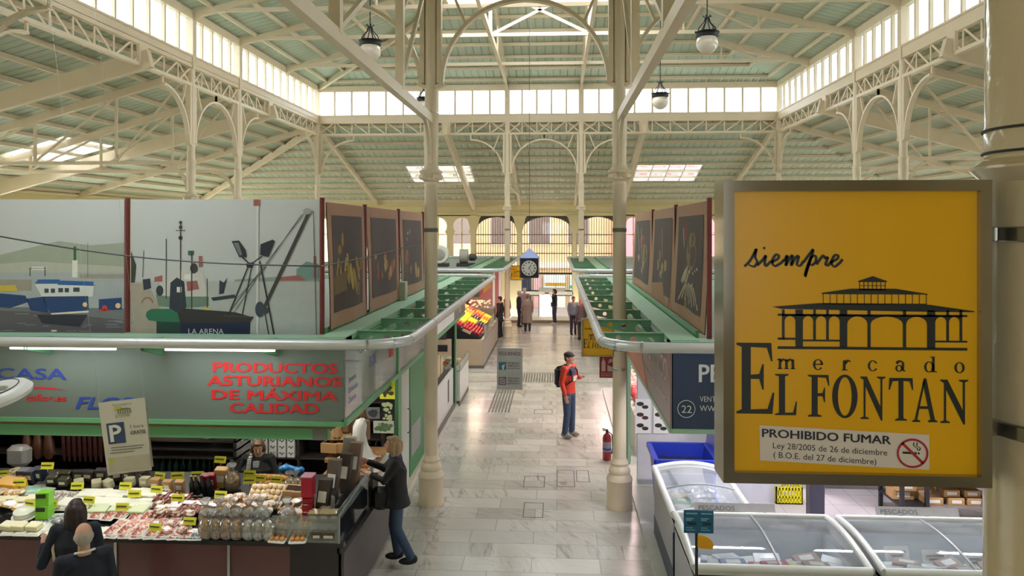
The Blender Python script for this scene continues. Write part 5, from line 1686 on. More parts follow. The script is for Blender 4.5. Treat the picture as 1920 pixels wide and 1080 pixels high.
# red tins and gift boxes on the corner
q = at(578, 985, ramp=RAMP)
for k in range(4):
    item('redtin', 'red_tin', 'tin', b_tin, (q.x, q.y, q.z + .01 + .08 * k), (0, 0, jit(.1)), 'shiny red tin, %s from the bottom of the corner stack' % NTH[k], 'stack of red tins')
t = thing('gift_box', 'tall box with a pink lid standing on the red tins', 'box', (q.x, q.y, q.z + .33))
MB().rbox((0, 0, .11), (.12, .14, .22), .004).build('carton', mat('crimson_carton', rgb(176, 30, 52), .3), t, local=True)
MB().rbox((0, 0, .225), (.13, .15, .02), .004).build('lid', mat('pink_lid', rgb(206, 150, 170), .4), t, local=True)
for i, (du, dy, h, c, lab) in enumerate(((24, .12, .40, (60, 54, 50), 'tall dark boxed bottle beside the red tins'), (30, .34, .5, (96, 84, 78), 'grey brown gift box behind the red tins'), (44, .55, .46, (70, 58, 56), 'dark upright gift box in the middle of the corner display'), (56, .72, .5, (120, 96, 84), 'brown upright gift box toward the back of the corner display'), (38, .8, .52, (150, 146, 142), 'silver grey gift box at the back of the corner display'))):
    t = thing('gift_box', lab, 'box', (q.x + du * .0058, q.y + dy, q.z + .05 + dy * KR))
    MB().rbox((0, 0, h / 2), (.14, .12, h), .006, rx=-.1, ry=.1).build('carton', mat('gift_%d' % c[0], rgb(*c), .3, var=.2), t, local=True)
    MB().cbox((0, -.07, h * .55), (.09, .01, h * .3), rx=-.1, ry=.1).build('front_label', paper, t, local=True)
for i in range(5):
    item('silverbag', 'coffee_bag', 'bag', lambda t: (MB().rbox((0, 0, .09), (.14, .09, .18), .03, rx=-.4).build('pouch', mat('silver_pouch', rgb(196, 186, 176), .25, .3, var=.15), t, local=True), MB().cbox((0, -.03, .1), (.09, .06, .02), rx=-.4).build('front_label', KRAFT, t, local=True)),
         (-2.55 + jit(.05), 8.25 + .2 * i, CZ + .12 + .05 * i), (0, 0, .4 + jit(.3)), 'silver pouch along the glass edge, %s from the front' % NTH[i], 'silver pouches')
for i in range(7):
    item('dried', 'pastry_loaf', 'bread', lambda t: (MB().ball((0, 0, .04), (.1, .06, .045), 12, 7).build('loaf', mat('orange_bread', rgb(212, 140, 80), .6, var=.2), t, local=True), MB().rbox((0, 0, .008), (.2, .14, .016), .006).build('tray', white, t, local=True)),
         (-2.62 + .13 * (i % 2), 9.45 + .13 * i, 1.12), (0, 0, .5 + jit(.4)), 'orange brown loaf under the white paper, %s from the front' % NTH[i], 'loaves on the end counter')
t = thing('end_counter', 'wooden end counter under the loaves', 'counter', (-2.6, 9.9, 0))
MB().box((-2.95, 9.36, 1.06), (-2.35, 10.6, 1.11)).build('worktop', mat('wood_top', rgb(170, 128, 80), .5), t, smooth=0)
MB().box((-2.9, 9.42, .05), (-2.36, 10.5, 1.06)).build('cabinet', mat('dark_laminate', (0, 0, 0)), t, smooth=0)
t = thing('paper_drape', 'tall white paper drape standing on the end counter', 'paper', (-2.62, 9.75, 1.2))
pd = MB().lathe((0, 0, 0), [(.25, 0), (.2, .05), (.13, .15), (.09, .3), (.085, .42), (.06, .5), (0, .52)], 16)
for i, p in enumerate(pd.v):
    x, y, z = p
    pd.v[i] = (x * (1 + .15 * sin(i * 2.3)) + .12 * z, y, z + .02 * sin(i))
pd.build('drape', mat('soft_white_paper', rgb(226, 224, 220), .6), t, local=True)
t = thing('goose_figure', 'small dark bundle held beside the white paper', 'bundle', (-2.3, 9.62, 1.42))

# --- inside of the delicatessen
bw = MB().box((-9, 11.6, 0), (LX - .12, 11.7, 2.86)).box((-9.1, FY + .3, 0), (-9, 11.7, 2.86)).box((LX - .12, 11.42, 0), (LX - .06, 11.7, 2.86))
t = thing('stall_back_wall', 'dark back wall inside the delicatessen', 'partition', (-5, 11.65, 0))
bw.build('wall', mat('dark_wall', rgb(46, 44, 46), .6), t, smooth=0)
MB().box((-9, 11.6, 2.8), (LX - .1, FY + .1, 2.84)).build('stall_ceiling', mat('stall_ceiling', rgb(176, 176, 170), .6), t, smooth=0)
sh = thing('wall_shelf', 'dark shelf unit along the back of the delicatessen', 'shelf', (-5, 11.4, 0))
for z in (.45, .76, 1.06, 1.34, 1.62):
    MB().box((-8.8, 11.15, z - .02), (-2.6, 11.58, z)).build('shelf_board', mat('dark_shelf', rgb(58, 50, 46), .5), sh, smooth=0)
for x in (-8.8, -6.6, -5.2, -3.9, -2.62):
    MB().box((x, 11.15, 0), (x + .03, 11.58, 2.2)).build('upright', mat('dark_shelf', (0, 0, 0)), sh, smooth=0)
def shelf_row(kind, name, cat, b, x0, x1, n, z, look, grp, y=11.28, scale=1):
    for i in range(n):
        item(kind, name, cat, b, (x0 + (x1 - x0) * i / max(1, n - 1), y + jit(.02), z), (0, 0, jit(.4)), '%s, %s from the left' % (look, NTH[min(i, 19)]), grp, scale)
greenb = mat('green_bottle', rgb(46, 84, 70), .15)
redc = mat('red_can', rgb(150, 40, 50), .3)
shelf_row('gbottle', 'water_bottle', 'bottle', b_bottle(greenb, .24, .04), -6.15, -5.3, 9, .45, 'green bottle on the low back shelf', 'green bottles on the back shelf')
shelf_row('gjar', 'preserve_jar', 'jar', b_jar(mat('grey_preserve', rgb(120, 112, 100), .2), mat('silver_lid', rgb(190, 190, 186), .3, .6), .2, .045), -5.1, -4.1, 10, .45, 'pale preserve jar on the low back shelf', 'jars on the low back shelf')
shelf_row('rcan', 'red_can', 'can', b_jar(redc, mat('silver_lid', (0, 0, 0)), .2, .045), -5.85, -5.3, 6, .76, 'red can on the middle back shelf', 'red cans on the back shelf')
shelf_row('clearbox', 'clear_tub', 'tub', lambda t: (MB().rbox((0, 0, .09), (.4, .26, .18), .02).build('tub', mat('cloudy_tub', rgb(150, 140, 124), .2), t, local=True), MB().rbox((0, 0, .185), (.42, .28, .02), .008).build('lid', mat('cloudy_lid', rgb(180, 180, 176), .3), t, local=True)), -4.85, -4.85, 1, .76, 'cloudy tub of snacks on the middle back shelf', 'tubs on the back shelf')
shelf_row('tjar', 'spice_jar', 'jar', b_jar(mat('spice', rgb(150, 120, 70), .3), mat('white_lid', rgb(214, 212, 200), .4), .15, .045), -8.5, -6.7, 16, 1.34, 'spice jar on the top left back shelf', 'spice jars on the top shelf')
shelf_row('tjar2', 'honey_jar', 'jar', b_jar(mat('honey', rgb(150, 104, 46), .2), mat('gold_lid', rgb(196, 160, 80), .3, .5), .15, .045), -4.5, -2.8, 15, 1.34, 'honey jar on the top right back shelf', 'honey jars on the top shelf')
shelf_row('darkb', 'wine_bottle', 'bottle', b_bottle(mat('dark_wine', rgb(26, 26, 30), .12), .3, .04), -3.25, -2.72, 6, .76, 'dark wine bottle by the right end of the back shelf', 'wine bottles on the back shelf')
shelf_row('redpot', 'red_pot', 'pot', b_jar(mat('red_pot', rgb(150, 30, 40), .3), mat('red_pot_lid', rgb(120, 24, 32), .3), .16, .08), -3.05, -3.05, 1, 1.06, 'red pot on the right of the back shelf', 'pots')
# white boxes with black squiggles behind the vendor
for i in range(6):
    u = 462 + 17 * i
    if 468 < u < 478: pass
    p = at(u, 890, Y=11.2)
    t = thing('printed_carton', 'tall white carton with black squiggles, %s from the left behind the vendor' % NTH[i], 'carton', (p.x, 11.22, .76), 0, 'white printed cartons')
    MB().rbox((0, 0, .2), (.115, .12, .4), .004).build('carton', white, t, local=True)
    sq = MB()
    for j in range(4):
        sq.tube([(-.035 + .012 * k, -.062, .06 + .095 * j + .018 * sin(k * 1.4)) for k in range(7)], .006, 5)
    sq.build('squiggle_print', black, t, local=True)
t = thing('paper_roll', 'white paper roll standing left of the vendor', 'roll', at(440, 886, Y=11.1))
MB().lathe((0, 0, 0), [(.07, 0), (.07, .36), (.02, .36)], 16).build('paper', white, t, local=True)
MB().cyl((0, 0, .36), (0, 0, .4), .015, n=8).build('spindle', steel, t, local=True)
# steel shelf unit with trays of meat, left of the vendor
t = thing('steel_cabinet', 'steel slicing cabinet with trays between the parking sign and the vendor', 'cabinet', (-5.25, 10.8, .7))
for z in (.92, 1.04, 1.16):
    MB().box((-6.0, 10.5, z), (-4.55, 11.0, z + .03)).build('steel_shelf', steel, t, smooth=0)
for x in (-6.0, -4.6):
    MB().box((x, 10.5, .02), (x + .05, 11.0, 1.45)).build('steel_side', steel, t, smooth=0)
for i in range(7):
    x = -5.85 + .2 * i
    tag(MB().ball((x, 10.72, 1.25), (.1, .09, .06), 10, 7).build('meat_joint', DARKM), 'dark meat joint on the steel cabinet, %s from the left' % NTH[i], 'meat', 'joints on the steel cabinet')
t = thing('serving_scoop', 'pale serving dish with a handle on the steel cabinet', 'dish', (-5.0, 10.55, 1.2))
MB().lathe((0, 0, 0), [(.05, 0), (.1, .05), (.11, .06), (.09, .05), (0, .02)], 16).build('bowl', mat('pale_dish', rgb(190, 206, 204), .3), t, local=True)
MB().tube([(-.1, 0, .05), (-.2, 0, .13)], .012, 8).build('handle', mat('pale_dish', (0, 0, 0)), t, local=True)
# hanging sausages and hams at the left back
rail = tag(MB().cyl((-8.9, 10.4, 1.42), (-6.0, 10.4, 1.42), .012, n=8).build('hanging_rail', steel), 'steel rail carrying the hanging sausages', 'rail')
for i in range(14):
    x = -7.05 + .078 * i
    m = MB().tube([(x, 10.4, 1.41), (x, 10.4, 1.36), (x + .01, 10.4, 1.2), (x + .015, 10.41, 1.0), (x + .01, 10.42, .88)], [.004, .018, .03, .032, .012], 9)
    tag(m.build('hanging_sausage', mat('dried_sausage', rgb(70, 32, 30), .45, var=.25, scale=12)), 'dark cured sausage hanging from the rail, %s from the left' % NTH[i], 'sausage', 'hanging sausages')
for i in range(3):
    x = -7.6 + .16 * i
    m = MB().tube([(x, 10.4, 1.42), (x, 10.4, 1.3), (x + .02, 10.4, 1.15), (x + .03, 10.4, 1.0), (x + .02, 10.4, .92)], [.006, .03, .07, .085, .04], 10)
    tag(m.build('cured_ham', mat('cured_ham', rgb(84, 48, 34), .45, var=.25)), 'cured ham hanging left of the sausages, %s from the left' % NTH[i], 'ham', 'hanging hams')
tag(MB().rbox((-7.55, 10.2, 1.02), (.3, .2, .28), .05).build('plastic_bag', mat('milky_bag', rgb(170, 170, 168), .3)), 'milky plastic bag at the left back of the delicatessen', 'bag')
tag(MB().lathe((-7.95, 10.1, .9), [(.12, 0), (.14, .1), (.1, .24), (.02, .3)], 14).build('red_bag', mat('crimson_bag', rgb(130, 24, 36), .35)), 'crimson bag at the left back of the delicatessen', 'bag')
t = thing('weighing_scale', 'grey weighing scale with a cable below the parking sign', 'scale', at(200, 915, Y=9.5))
MB().rbox((0, 0, .05), (.32, .3, .1), .02).build('scale_body', mat('scale_grey', rgb(150, 150, 150), .4), t, local=True)
MB().rbox((0, 0, .115), (.3, .28, .02), .008).build('pan', steel, t, local=True)
MB().tube([(.16, 0, .05), (.22, .0, .12), (.3, 0, .04), (.4, 0, .2), (.45, 0, .25)], .01, 6).build('cable', mat('grey_cable', rgb(140, 140, 138), .5), t, local=True)
# kraft boxes, hanging bags and posters at the right end
for i, (u, v, s) in enumerate(((622, 846, 1), (622, 822, .9), (650, 846, 1), (650, 822, .9), (640, 800, .8))):
    p = at(u, v, Y=10.4)
    item('kbox', 'kraft_box', 'box', b_window_box, (p.x, 10.4, p.z), (pi / 2 * .0, 0, jit(.2)), 'kraft box on the wooden ledge by the hanging bags, %s one from the lower left' % NTH[i], 'kraft boxes on the ledge', 1.5 * s)
tag(MB().box((-3.2, 10.25, .98), (-2.5, 10.6, 1.03)).build('wooden_ledge', mat('wood_top', (0, 0, 0)), smooth=0), 'wooden ledge under the kraft boxes at the right of the delicatessen', 'shelf')
for i, (u, v, c) in enumerate(((650, 785, (120, 84, 56)), (668, 790, (96, 70, 52)), (684, 800, (140, 108, 80)), (632, 795, (176, 140, 96)))):
    p = at(u, v, Y=9.9)
    t = thing('hanging_bag', 'brown bag hanging at the right end of the delicatessen, %s one' % NTH[i], 'bag', (p.x, 9.9, p.z - .2), 0, 'hanging bags')
    MB().rbox((0, 0, .16), (.14, .1, .32), .04).build('bag', mat('bag_%d' % c[0], rgb(*c), .5, var=.25), t, local=True)
    MB().tube([(-.04, 0, .31), (0, 0, .42), (.04, 0, .31)], .006, 6).build('handle', black, t, local=True)
t = thing('poster', 'framed dark poster of pale leaves by the narrow door', 'poster', (-2.75, 10.9, 1.5))
def poster(u0, v0, u1, v1, Y, m, lab, dots=None):
    a, b = at(u0, v1, Y=Y), at(u1, v0, Y=Y)
    t = thing('poster', lab, 'poster', (a.x, Y, a.z))
    MB().box((a.x, Y, a.z), (b.x, Y + .02, b.z)).build('sheet', m, t, smooth=0)
    mb = MB()
    for k in range(26):
        x, z = rnd.uniform(a.x + .04, b.x - .04), rnd.uniform(a.z + .04, b.z - .04)
        r = rnd.uniform(.012, .03)
        mb.poly([(x + r * cos(s) * 1.3, Y - .002 - k * .0001, z + r * sin(s)) for s in [2 * pi * j / 8 for j in range(8)]])
    mb.build('picture', dots, t, smooth=0)
bpy.data.objects.remove(t)
poster(714, 750, 740, 798, 10.9, black, 'dark framed poster of pale leaves by the narrow door', mat('leaf_print', rgb(196, 206, 160), .5))
poster(686, 764, 712, 785, 10.9, mat('grey_photo', rgb(120, 124, 128), .4), 'small grey photograph left of the leaf poster', mat('dark_print', rgb(60, 62, 68), .5))
poster(700, 790, 738, 812, 10.85, mat('pale_poster', rgb(200, 204, 190), .5), 'wide pale poster below the leaf poster', mat('green_print', rgb(90, 120, 80), .5))
poster(712, 716, 740, 748, 10.8, YEL, 'bright yellow notice above the leaf poster', INK)
bpy.data.objects.remove(bpy.data.objects['goose_figure'])
# ceiling spots inside the stall and fluorescent battens on the pipe
spotm = emis('spot_glow', (1, .97, .9), 25)
for i, (x, y) in enumerate(((-7.5, 9.6), (-5.2, 9.8), (-4.3, 9.5), (-3.0, 9.5))):
    t = thing('ceiling_spot', 'round ceiling spotlight inside the delicatessen, %s from the left' % NTH[i], 'lamp', (x, y, 2.8), 0, 'ceiling spotlights')
    MB().lathe((x, y, 2.74), [(.075, 0), (.085, .06)], 16).build('housing', white, t)
    MB().lathe((x, y, 2.735), [(.0, 0), (.06, 0)], 16).build('lens', spotm, t)
    lamp_light('stall_spot', (x, y - .05, 2.68), 32, (1, .95, .86), .08)
tubem = emis('fluorescent_glow', (1, .98, .95), 5)
for i, (u0, u1) in enumerate(((15, 222), (305, 520))):
    a, b = at(u0, 648, Y=8.12), at(u1, 652, Y=8.12)
    t = thing('fluorescent_batten', 'white fluorescent batten under the silver pipe, the %s one' % ('left' if i == 0 else 'right'), 'lamp', (a.x, 8.12, 2.86), 0, 'fluorescent battens')
    MB().box((a.x, 8.08, 2.885), (b.x, 8.16, 2.92)).build('housing', white, t, smooth=0)
    MB().cyl((a.x + .03, 8.12, 2.872), (b.x - .03, 8.12, 2.872), .016, n=10).build('tube', tubem, t)
    lamp_light('batten_light', ((a.x + b.x) / 2, 8.12, 2.84), 8, (1, .97, .93), b.x - a.x, 'AREA', .05)
    for f in (.2, .8):
        MB().box((a.x + (b.x - a.x) * f - .04, 8.1, 2.9), (a.x + (b.x - a.x) * f + .04, 8.14, 2.93)).build('bracket', dark, t, smooth=0)
# ================================================================== THE FROZEN FOOD STALL
fz_w = mat('freezer_white', rgb(206, 208, 204), .3, var=.03)
fz_g = mat('freezer_grey', rgb(150, 152, 156), .35, var=.04)
fz_n = mat('freezer_navy', rgb(44, 54, 78), .4, var=.2, scale=30)
liner = mat('freezer_liner', rgb(204, 212, 218), .4, var=.03)
lid_gl = glass('freezer_lid', (.93, .96, .98), .10, .03, haze=.13, hcol=(.85, .88, .92))
struct(MB().mt(mat('stall_floor_tiles', rgb(206, 198, 200), .35, var=.05)).box((RX + .5, 5, 0), (9, 16, .03)).build('floor', smooth=0))
gt = MB()
for k in range(20):
    gt.box((RX + .5 + .4 * k, 9, .03), (RX + .506 + .4 * k, 16, .0305))
for k in range(16):
    gt.box((RX + .5, 9 + .45 * k, .03), (9, 9.006 + .45 * k, .0305))
struct(gt.build('trim_40', mat('tile_joint', rgb(150, 140, 142), .6), smooth=0))
def freezer(label, x0, x1, y0, y1, h=.88, along='X', panes=2):
    t = thing('chest_freezer', label, 'freezer', ((x0 + x1) / 2, (y0 + y1) / 2, .05))
    w_ = .07
    b = MB()
    b.mt(fz_g)
    for a, c in (((x0, y0, .28), (x1, y0 + w_, h)), ((x0, y1 - w_, .28), (x1, y1, h)), ((x0, y0 + w_, .28), (x0 + w_, y1 - w_, h)), ((x1 - w_, y0 + w_, .28), (x1, y1 - w_, h))):
        b.box(a, c)
    b.mt(liner).box((x0 + w_, y0 + w_, .28), (x1 - w_, y1 - w_, .34))
    b.build('cabinet', None, t, smooth=0)
    ln = MB()
    e = w_ + .004
    ln.quad((x0 + e, y0 + e, .34), (x1 - e, y0 + e, .34), (x1 - e, y0 + e, h), (x0 + e, y0 + e, h)).quad((x0 + e, y1 - e, .34), (x1 - e, y1 - e, .34), (x1 - e, y1 - e, h), (x0 + e, y1 - e, h))
    ln.quad((x0 + e, y0 + e, .34), (x0 + e, y1 - e, .34), (x0 + e, y1 - e, h), (x0 + e, y0 + e, h)).quad((x1 - e, y0 + e, .34), (x1 - e, y1 - e, .34), (x1 - e, y1 - e, h), (x1 - e, y0 + e, h))
    ln.build('liner', liner, t, smooth=0)
    MB().box((x0 - .004, y0 - .006, .05), (x1 + .004, y1 + .006, .30)).build('base', fz_n, t, smooth=0)
    MB().box((x0 - .008, y0 - .012, .30), (x1 + .008, y0, .74)).build('front_panel', fz_n, t, smooth=0)
    # arched lid: profile across the short side
    n = 10
    if along == 'X':
        f = lambda s, q: (x0 + (x1 - x0) * q, y0 + (y1 - y0) * s, h + .03 + .13 * sin(pi * min(1, s * .62 + .10)) * (1 if True else 0))
    else:
        f = lambda s, q: (x0 + (x1 - x0) * s, y0 + (y1 - y0) * q, h + .03 + .10 * sin(pi * (s * .8 + .1)))
    rim = MB()
    for q in (0, 1):
        rim.tube([f(i / n, q) for i in range(n + 1)], .035, 10)
    rim.tube([f(0, q / 6) for q in range(7)], .042, 10).tube([f(1, q / 6) for q in range(7)], .035, 10)
    for q in (0, 1):      # closing cheeks below the rim
        a = [f(i / n, q) for i in range(n + 1)]
        rim.poly(a + [(a[-1][0], a[-1][1], h - .03), (a[0][0], a[0][1], h - .03)])
    rim.quad(f(1, 0), f(1, 1), (f(1, 1)[0], f(1, 1)[1], h - .03), (f(1, 0)[0], f(1, 0)[1], h - .03))
    rim.quad(f(0, 0), f(0, 1), (f(0, 1)[0], f(0, 1)[1], h - .03), (f(0, 0)[0], f(0, 0)[1], h - .03))
    rim.build('rim', fz_w, t)
    for k in range(panes):
        q0, q1 = k / panes, (k + 1) / panes
        g = MB()
        vs = [f(i / n, q) for i in range(n + 1) for q in (q0 + .01, q1 - .01)]
        g.add([(a, b_, c - .006 * k) for a, b_, c in vs], [(2 * i, 2 * i + 1, 2 * i + 3, 2 * i + 2) for i in range(n)])
        g.build('sliding_lid', lid_gl, t)
        if k:
            MB().tube([f(i / n, q0) for i in range(n + 1)], .014, 8).build('lid_frame', fz_g, t)
    return t
freezer('long chest freezer beside the aisle in front of the blue bin', 1.33, 2.24, 8.72, 10.42, along='Y')
freezer('wide curved glass freezer behind the small blue stand sign', 1.32, 2.98, 7.35, 8.55)
freezer('wide curved glass freezer at the right below the yellow sign', 3.1, 4.85, 7.35, 8.55)
# frozen goods
icebag = sliced('frosty_bag', rgb(150, 158, 168), rgb(226, 232, 236), 14)
def b_flat(m):
    def f(t):
        MB().rbox((0, 0, .02), (.26, .18, .04), .006).build('carton', m, t, local=True)
        MB().cbox((0, .02, .041), (.14, .08, .003)).build('print', paper, t, local=True)
    return f
frz = [('frost', icebag, 'frosty grey bag'), ('tan', mat('frozen_tan', rgb(214, 196, 160), .4, var=.15), 'tan frozen bag'), ('fgreen', mat('frozen_green', rgb(110, 170, 100), .4, var=.15), 'green frozen bag')]
k = 0
for j in range(6):
    for i in range(3):
        kd, m, lk = frz[2] if (i == 0 and j == 3) else frz[1] if (i == 0 and j == 4) else frz[0]
        item(kd, 'frozen_bag', 'frozen food', b_sack(m), (1.56 + .25 * i + jit(.02), 8.95 + .235 * j, .56 + (.15 if j > 1 else .04)), (jit(.2), jit(.2), jit(.6)), '%s in the long freezer, %s row from near, %s from the aisle' % (lk, NTH[j], NTH[i]), 'frozen bags in the long freezer')
cols = [('blue', mat('frozen_blue', rgb(52, 76, 150), .35, var=.15), 'blue'), ('wht', mat('frozen_white', rgb(214, 218, 224), .35, var=.05), 'white'), ('redf', mat('frozen_red', rgb(190, 70, 76), .35, var=.2), 'red'), ('brn', mat('frozen_brown', rgb(150, 116, 100), .4, var=.2), 'brown'), ('yelf', mat('frozen_yellow', rgb(232, 214, 50), .4), 'yellow')]
pick = [0, 1, 0, 1, 2, 2, 1, 4, 3, 3, 1, 0, 1, 1, 0, 1, 1, 2, 1, 3, 3, 1]
for i in range(22):
    r_, c_ = divmod(i, 11)
    kd, m, lk = cols[pick[i]]
    item('f' + kd, 'frozen_carton', 'frozen food', b_flat(m), (1.48 + .135 * c_, 7.60 + .30 * r_, .80 - .07 * r_ + .03 * (c_ % 3)), (jit(.25), jit(.1), jit(.5)), '%s carton in the freezer behind the stand sign, %s from left, %s row' % (lk, NTH[c_], ('front', 'back')[r_]), 'frozen cartons in the middle freezer')
pick = [1, 0, 1, 3, 2, 3, 1, 1, 4, 1, 1]
for i in range(22):
    r_, c_ = divmod(i, 11)
    kd, m, lk = cols[pick[c_]] if r_ == 0 else cols[(1, 1, 3)[c_ % 3]]
    item('f' + kd, 'frozen_carton', 'frozen food', b_flat(m), (3.28 + .14 * c_, 7.60 + .32 * r_, .79 - .08 * r_ + .03 * (c_ % 3)), (jit(.25), jit(.1), jit(.5)), '%s carton in the right hand freezer, %s from left, %s row' % (lk, NTH[c_], ('front', 'back')[r_]), 'frozen cartons in the right freezer')
for i, (x, y) in enumerate(((3.55, 8.12), (3.9, 8.05), (4.3, 8.0))):
    t = thing('price_board', 'white price board standing in the right hand freezer, %s from the left' % NTH[i], 'price board', (x, y, .62), 0, 'price boards in the freezer')
    MB().cbox((x, y, .80), (.26, .006, .16), rx=-.35, rz=.1).build('board', white, t, smooth=0)
    MB().cbox((x, y - .012, .83), (.18, .004, .02), rx=-.35, rz=.1).cbox((x, y - .008, .79), (.12, .006, .016), rx=-.35, rz=.1).build('printed_line', mat('grey_ink', rgb(110, 110, 116), .5), t, smooth=0)
    MB().box((x - .01, y, .5), (x + .01, y + .012, .68)).build('stalk', steel, t, smooth=0)
for i in range(2):
    t = thing('wire_basket', 'white wire basket in the right hand freezer, %s from the left' % NTH[i], 'basket', (3.5 + .75 * i, 7.62, .5), 0, 'freezer baskets')
    m = MB()
    x0, y0 = 3.36 + .75 * i, 7.5
    for k in range(9):
        m.tube([(x0 + .035 * k, y0, .48), (x0 + .035 * k, y0, .76)], .004, 5).tube([(x0 + .035 * k, y0 + .2, .48), (x0 + .035 * k, y0 + .2, .76)], .004, 5)
    m.tube([(x0, y0, .76), (x0 + .28, y0, .76), (x0 + .28, y0 + .2, .76), (x0, y0 + .2, .76)], .006, 6, closed=True).tube([(x0, y0, .5), (x0 + .28, y0, .5), (x0 + .28, y0 + .2, .5), (x0, y0 + .2, .5)], .006, 6, closed=True)
    m.build('wire_cage', white, t)
for i, (x0, x1, y) in enumerate(((1.55, 2.45, 8.66), (3.55, 4.45, 8.66))):
    t = thing('sign_strip', 'pale lettered strip on the back rail of the %s freezer' % ('middle', 'right hand')[i], 'sign', (x0, y, .95))
    MB().cbox(((x0 + x1) / 2, y, 1.06), (x1 - x0, .008, .09), rx=-.5).build('strip', mat('pale_strip', rgb(196, 192, 198), .4), t, smooth=0)
    MB().box((x0 + .1, y - .01, .9), (x0 + .12, y + .01, 1.03)).box((x1 - .12, y - .01, .9), (x1 - .1, y + .01, 1.03)).build('holder', steel, t, smooth=0)
    lt = MB()
    letters(lt, 'PESCADOS', lambda a, b: (a, y - .03 + b * .48, 1.035 + b * .88), x0 + .05, .0, .05, .4)
    lt.build('lettering', mat('grey_ink', (0, 0, 0)), t, smooth=0)
# stand with the blue sign and the yellow half disc
SX = at(1306, 1040, Y=6.95)
t = thing('stand_sign', 'small blue card sign with a yellow half disc on a black pole before the freezers', 'sign', (SX.x, 6.95, 0))
MB().cyl((SX.x, 6.95, .02), (SX.x, 6.95, 1.52), .014, n=10).build('pole', black, t)
MB().lathe((SX.x, 6.95, 0), [(.16, 0), (.16, .015), (.03, .03), (0, .03)], 20).build('foot', black, t)
a, b = at(1282, 999, Y=6.94), at(1338, 957, Y=6.94)
MB().rbox(((a.x + b.x) / 2, 6.94, (a.z + b.z) / 2), (b.x - a.x, .012, b.z - a.z), .004).build('blue_board', mat('petrol_blue', rgb(22, 92, 132), .4), t)
m = MB()
for i in range(2):
    x = a.x + .02 + (b.x - a.x) / 2 * i
    for z, wd, h in ((b.z - .03, .10, .012), (b.z - .075, .07, .008), (b.z - .09, .05, .008), (a.z + .05, .06, .006), (a.z + .03, .08, .006)):
        m.box((x, 6.932, z - h / 2), (x + wd, 6.935, z + h / 2))
m.build('pale_print', mat('pale_blue_print', rgb(120, 180, 210), .5), t, smooth=0)
m = MB()
for i in range(2):
    x = a.x + .035 + (b.x - a.x) / 2 * i
    m.box((x, 6.93, a.z + .075), (x + .075, 6.933, a.z + .10))
m.build('dark_icon', mat('dark_teal_print', rgb(16, 46, 66), .5), t, smooth=0)
c = at(1308, 1022, Y=6.93)
m = MB()
pts = [(.0, .09)] + [(.14 * cos(s) ** .8 if cos(s) > 0 else 0, .09 * sin(s)) for s in [pi / 2 - pi * .62 * k / 10 for k in range(11)]] + [(.04, -.03), (.0, -.02)]
m.prism(pts, -.008, .008, lambda x, z, d: (c.x + x, 6.93 + d, c.z + z))
m.build('yellow_half_disc', mat('amber_plastic', rgb(226, 166, 20), .35), t)
# white wall with fish posters, blue bin, rotisserie
t = thing('stall_partition', 'white partition wall with poster columns behind the blue bin', 'partition', (2.4, 12.5, 0))
MB().box((RX + .05, 12.45, 0), (3.45, 12.6, 2.85)).build('wall', mat('white_board', rgb(206, 206, 210), .5), t, smooth=0)
MB().box((3.45, 15.5, 0), (9, 15.6, 2.85)).build('back_wall', mat('white_board', (0, 0, 0)), t, smooth=0)
MB().box((RX + .05, 12.4, 0), (3.45, 12.46, .12)).build('skirting', fz_g, t, smooth=0)
MB().box((RX + .1, FY + .15, 2.8), (9, 15.5, 2.84)).build('stall_ceiling', mat('stall_ceiling', (0, 0, 0)), t, smooth=0)
for i, (u0, u1) in enumerate(((1191, 1220), (1225, 1252))):
    a, b = at(u0, 812, Y=12.44), at(u1, 748, Y=12.44)
    t = thing('fish_poster', 'tall white poster of fish plates on the partition, the %s one' % ('left', 'right')[i], 'poster', (a.x, 12.43, a.z))
    MB().box((a.x, 12.425, a.z), (b.x, 12.448, b.z)).build('sheet', white, t, smooth=0)
    for j in range(3):
        m = MB()
        z = b.z - .08 - .175 * j
        for x, dz, r, q in ((a.x + .08, .0, .05, 0), (a.x + .16, -.05, .045, 1)):
            m.poly([(x + 1.2 * r * cos(s), 12.424 - q * .0004, z + dz + .7 * r * sin(s)) for s in [2 * pi * k / 12 for k in range(12)]])
        m.build('fish_picture', mat('fish_print_%d' % j, rgb(*((40, 44, 46), (80, 50, 50), (50, 52, 50))[j]), .5), t, smooth=0)
tag(MB().tube([(RX + .5, 12.3, 2.3), (RX + .3, 12.38, 2.05), (RX + .25, 12.4, 1.75)], [.05, .09, .04], 8).build('dark_bag', mat('dark_net', rgb(44, 52, 52), .7, var=.3)), 'dark bag hanging on the partition above the fish posters', 'bag')
bl = mat('blue_plastic', rgb(38, 56, 168), .35, var=.04)
t = thing('blue_bin', 'big open blue plastic bin behind the long freezer', 'bin', (1.78, 11.0, .06))
bc = Vector((1.80, 11.0, 0))
m = MB()
o0, o1 = [(-.34, -.34), (.34, -.34), (.34, .34), (-.34, .34)], [(-.42, -.42), (.42, -.42), (.42, .42), (-.42, .42)]
def ring(o, k, z): return [(bc.x + x * k, bc.y + y * k, z) for x, y in o]
vs = ring(o0, 1, .06) + ring(o1, 1, 1.0) + ring(o1, .92, 1.0) + ring(o0, .92, .12)
m.add(vs, [(3, 2, 1, 0)] + [(i + 4 * j, (i + 1) % 4 + 4 * j, (i + 1) % 4 + 4 * j + 4, i + 4 * j + 4) for j in range(3) for i in range(4)] + [(12, 13, 14, 15)])
m.build('tub', bl, t)
m = MB()
for p, q in zip(ring(o1, 1.03, .98), ring(o1, 1.03, .98)[1:] + ring(o1, 1.03, .98)[:1]):
    m.beam(p, q, .05, .06)
m.build('rim', bl, t, smooth=0)
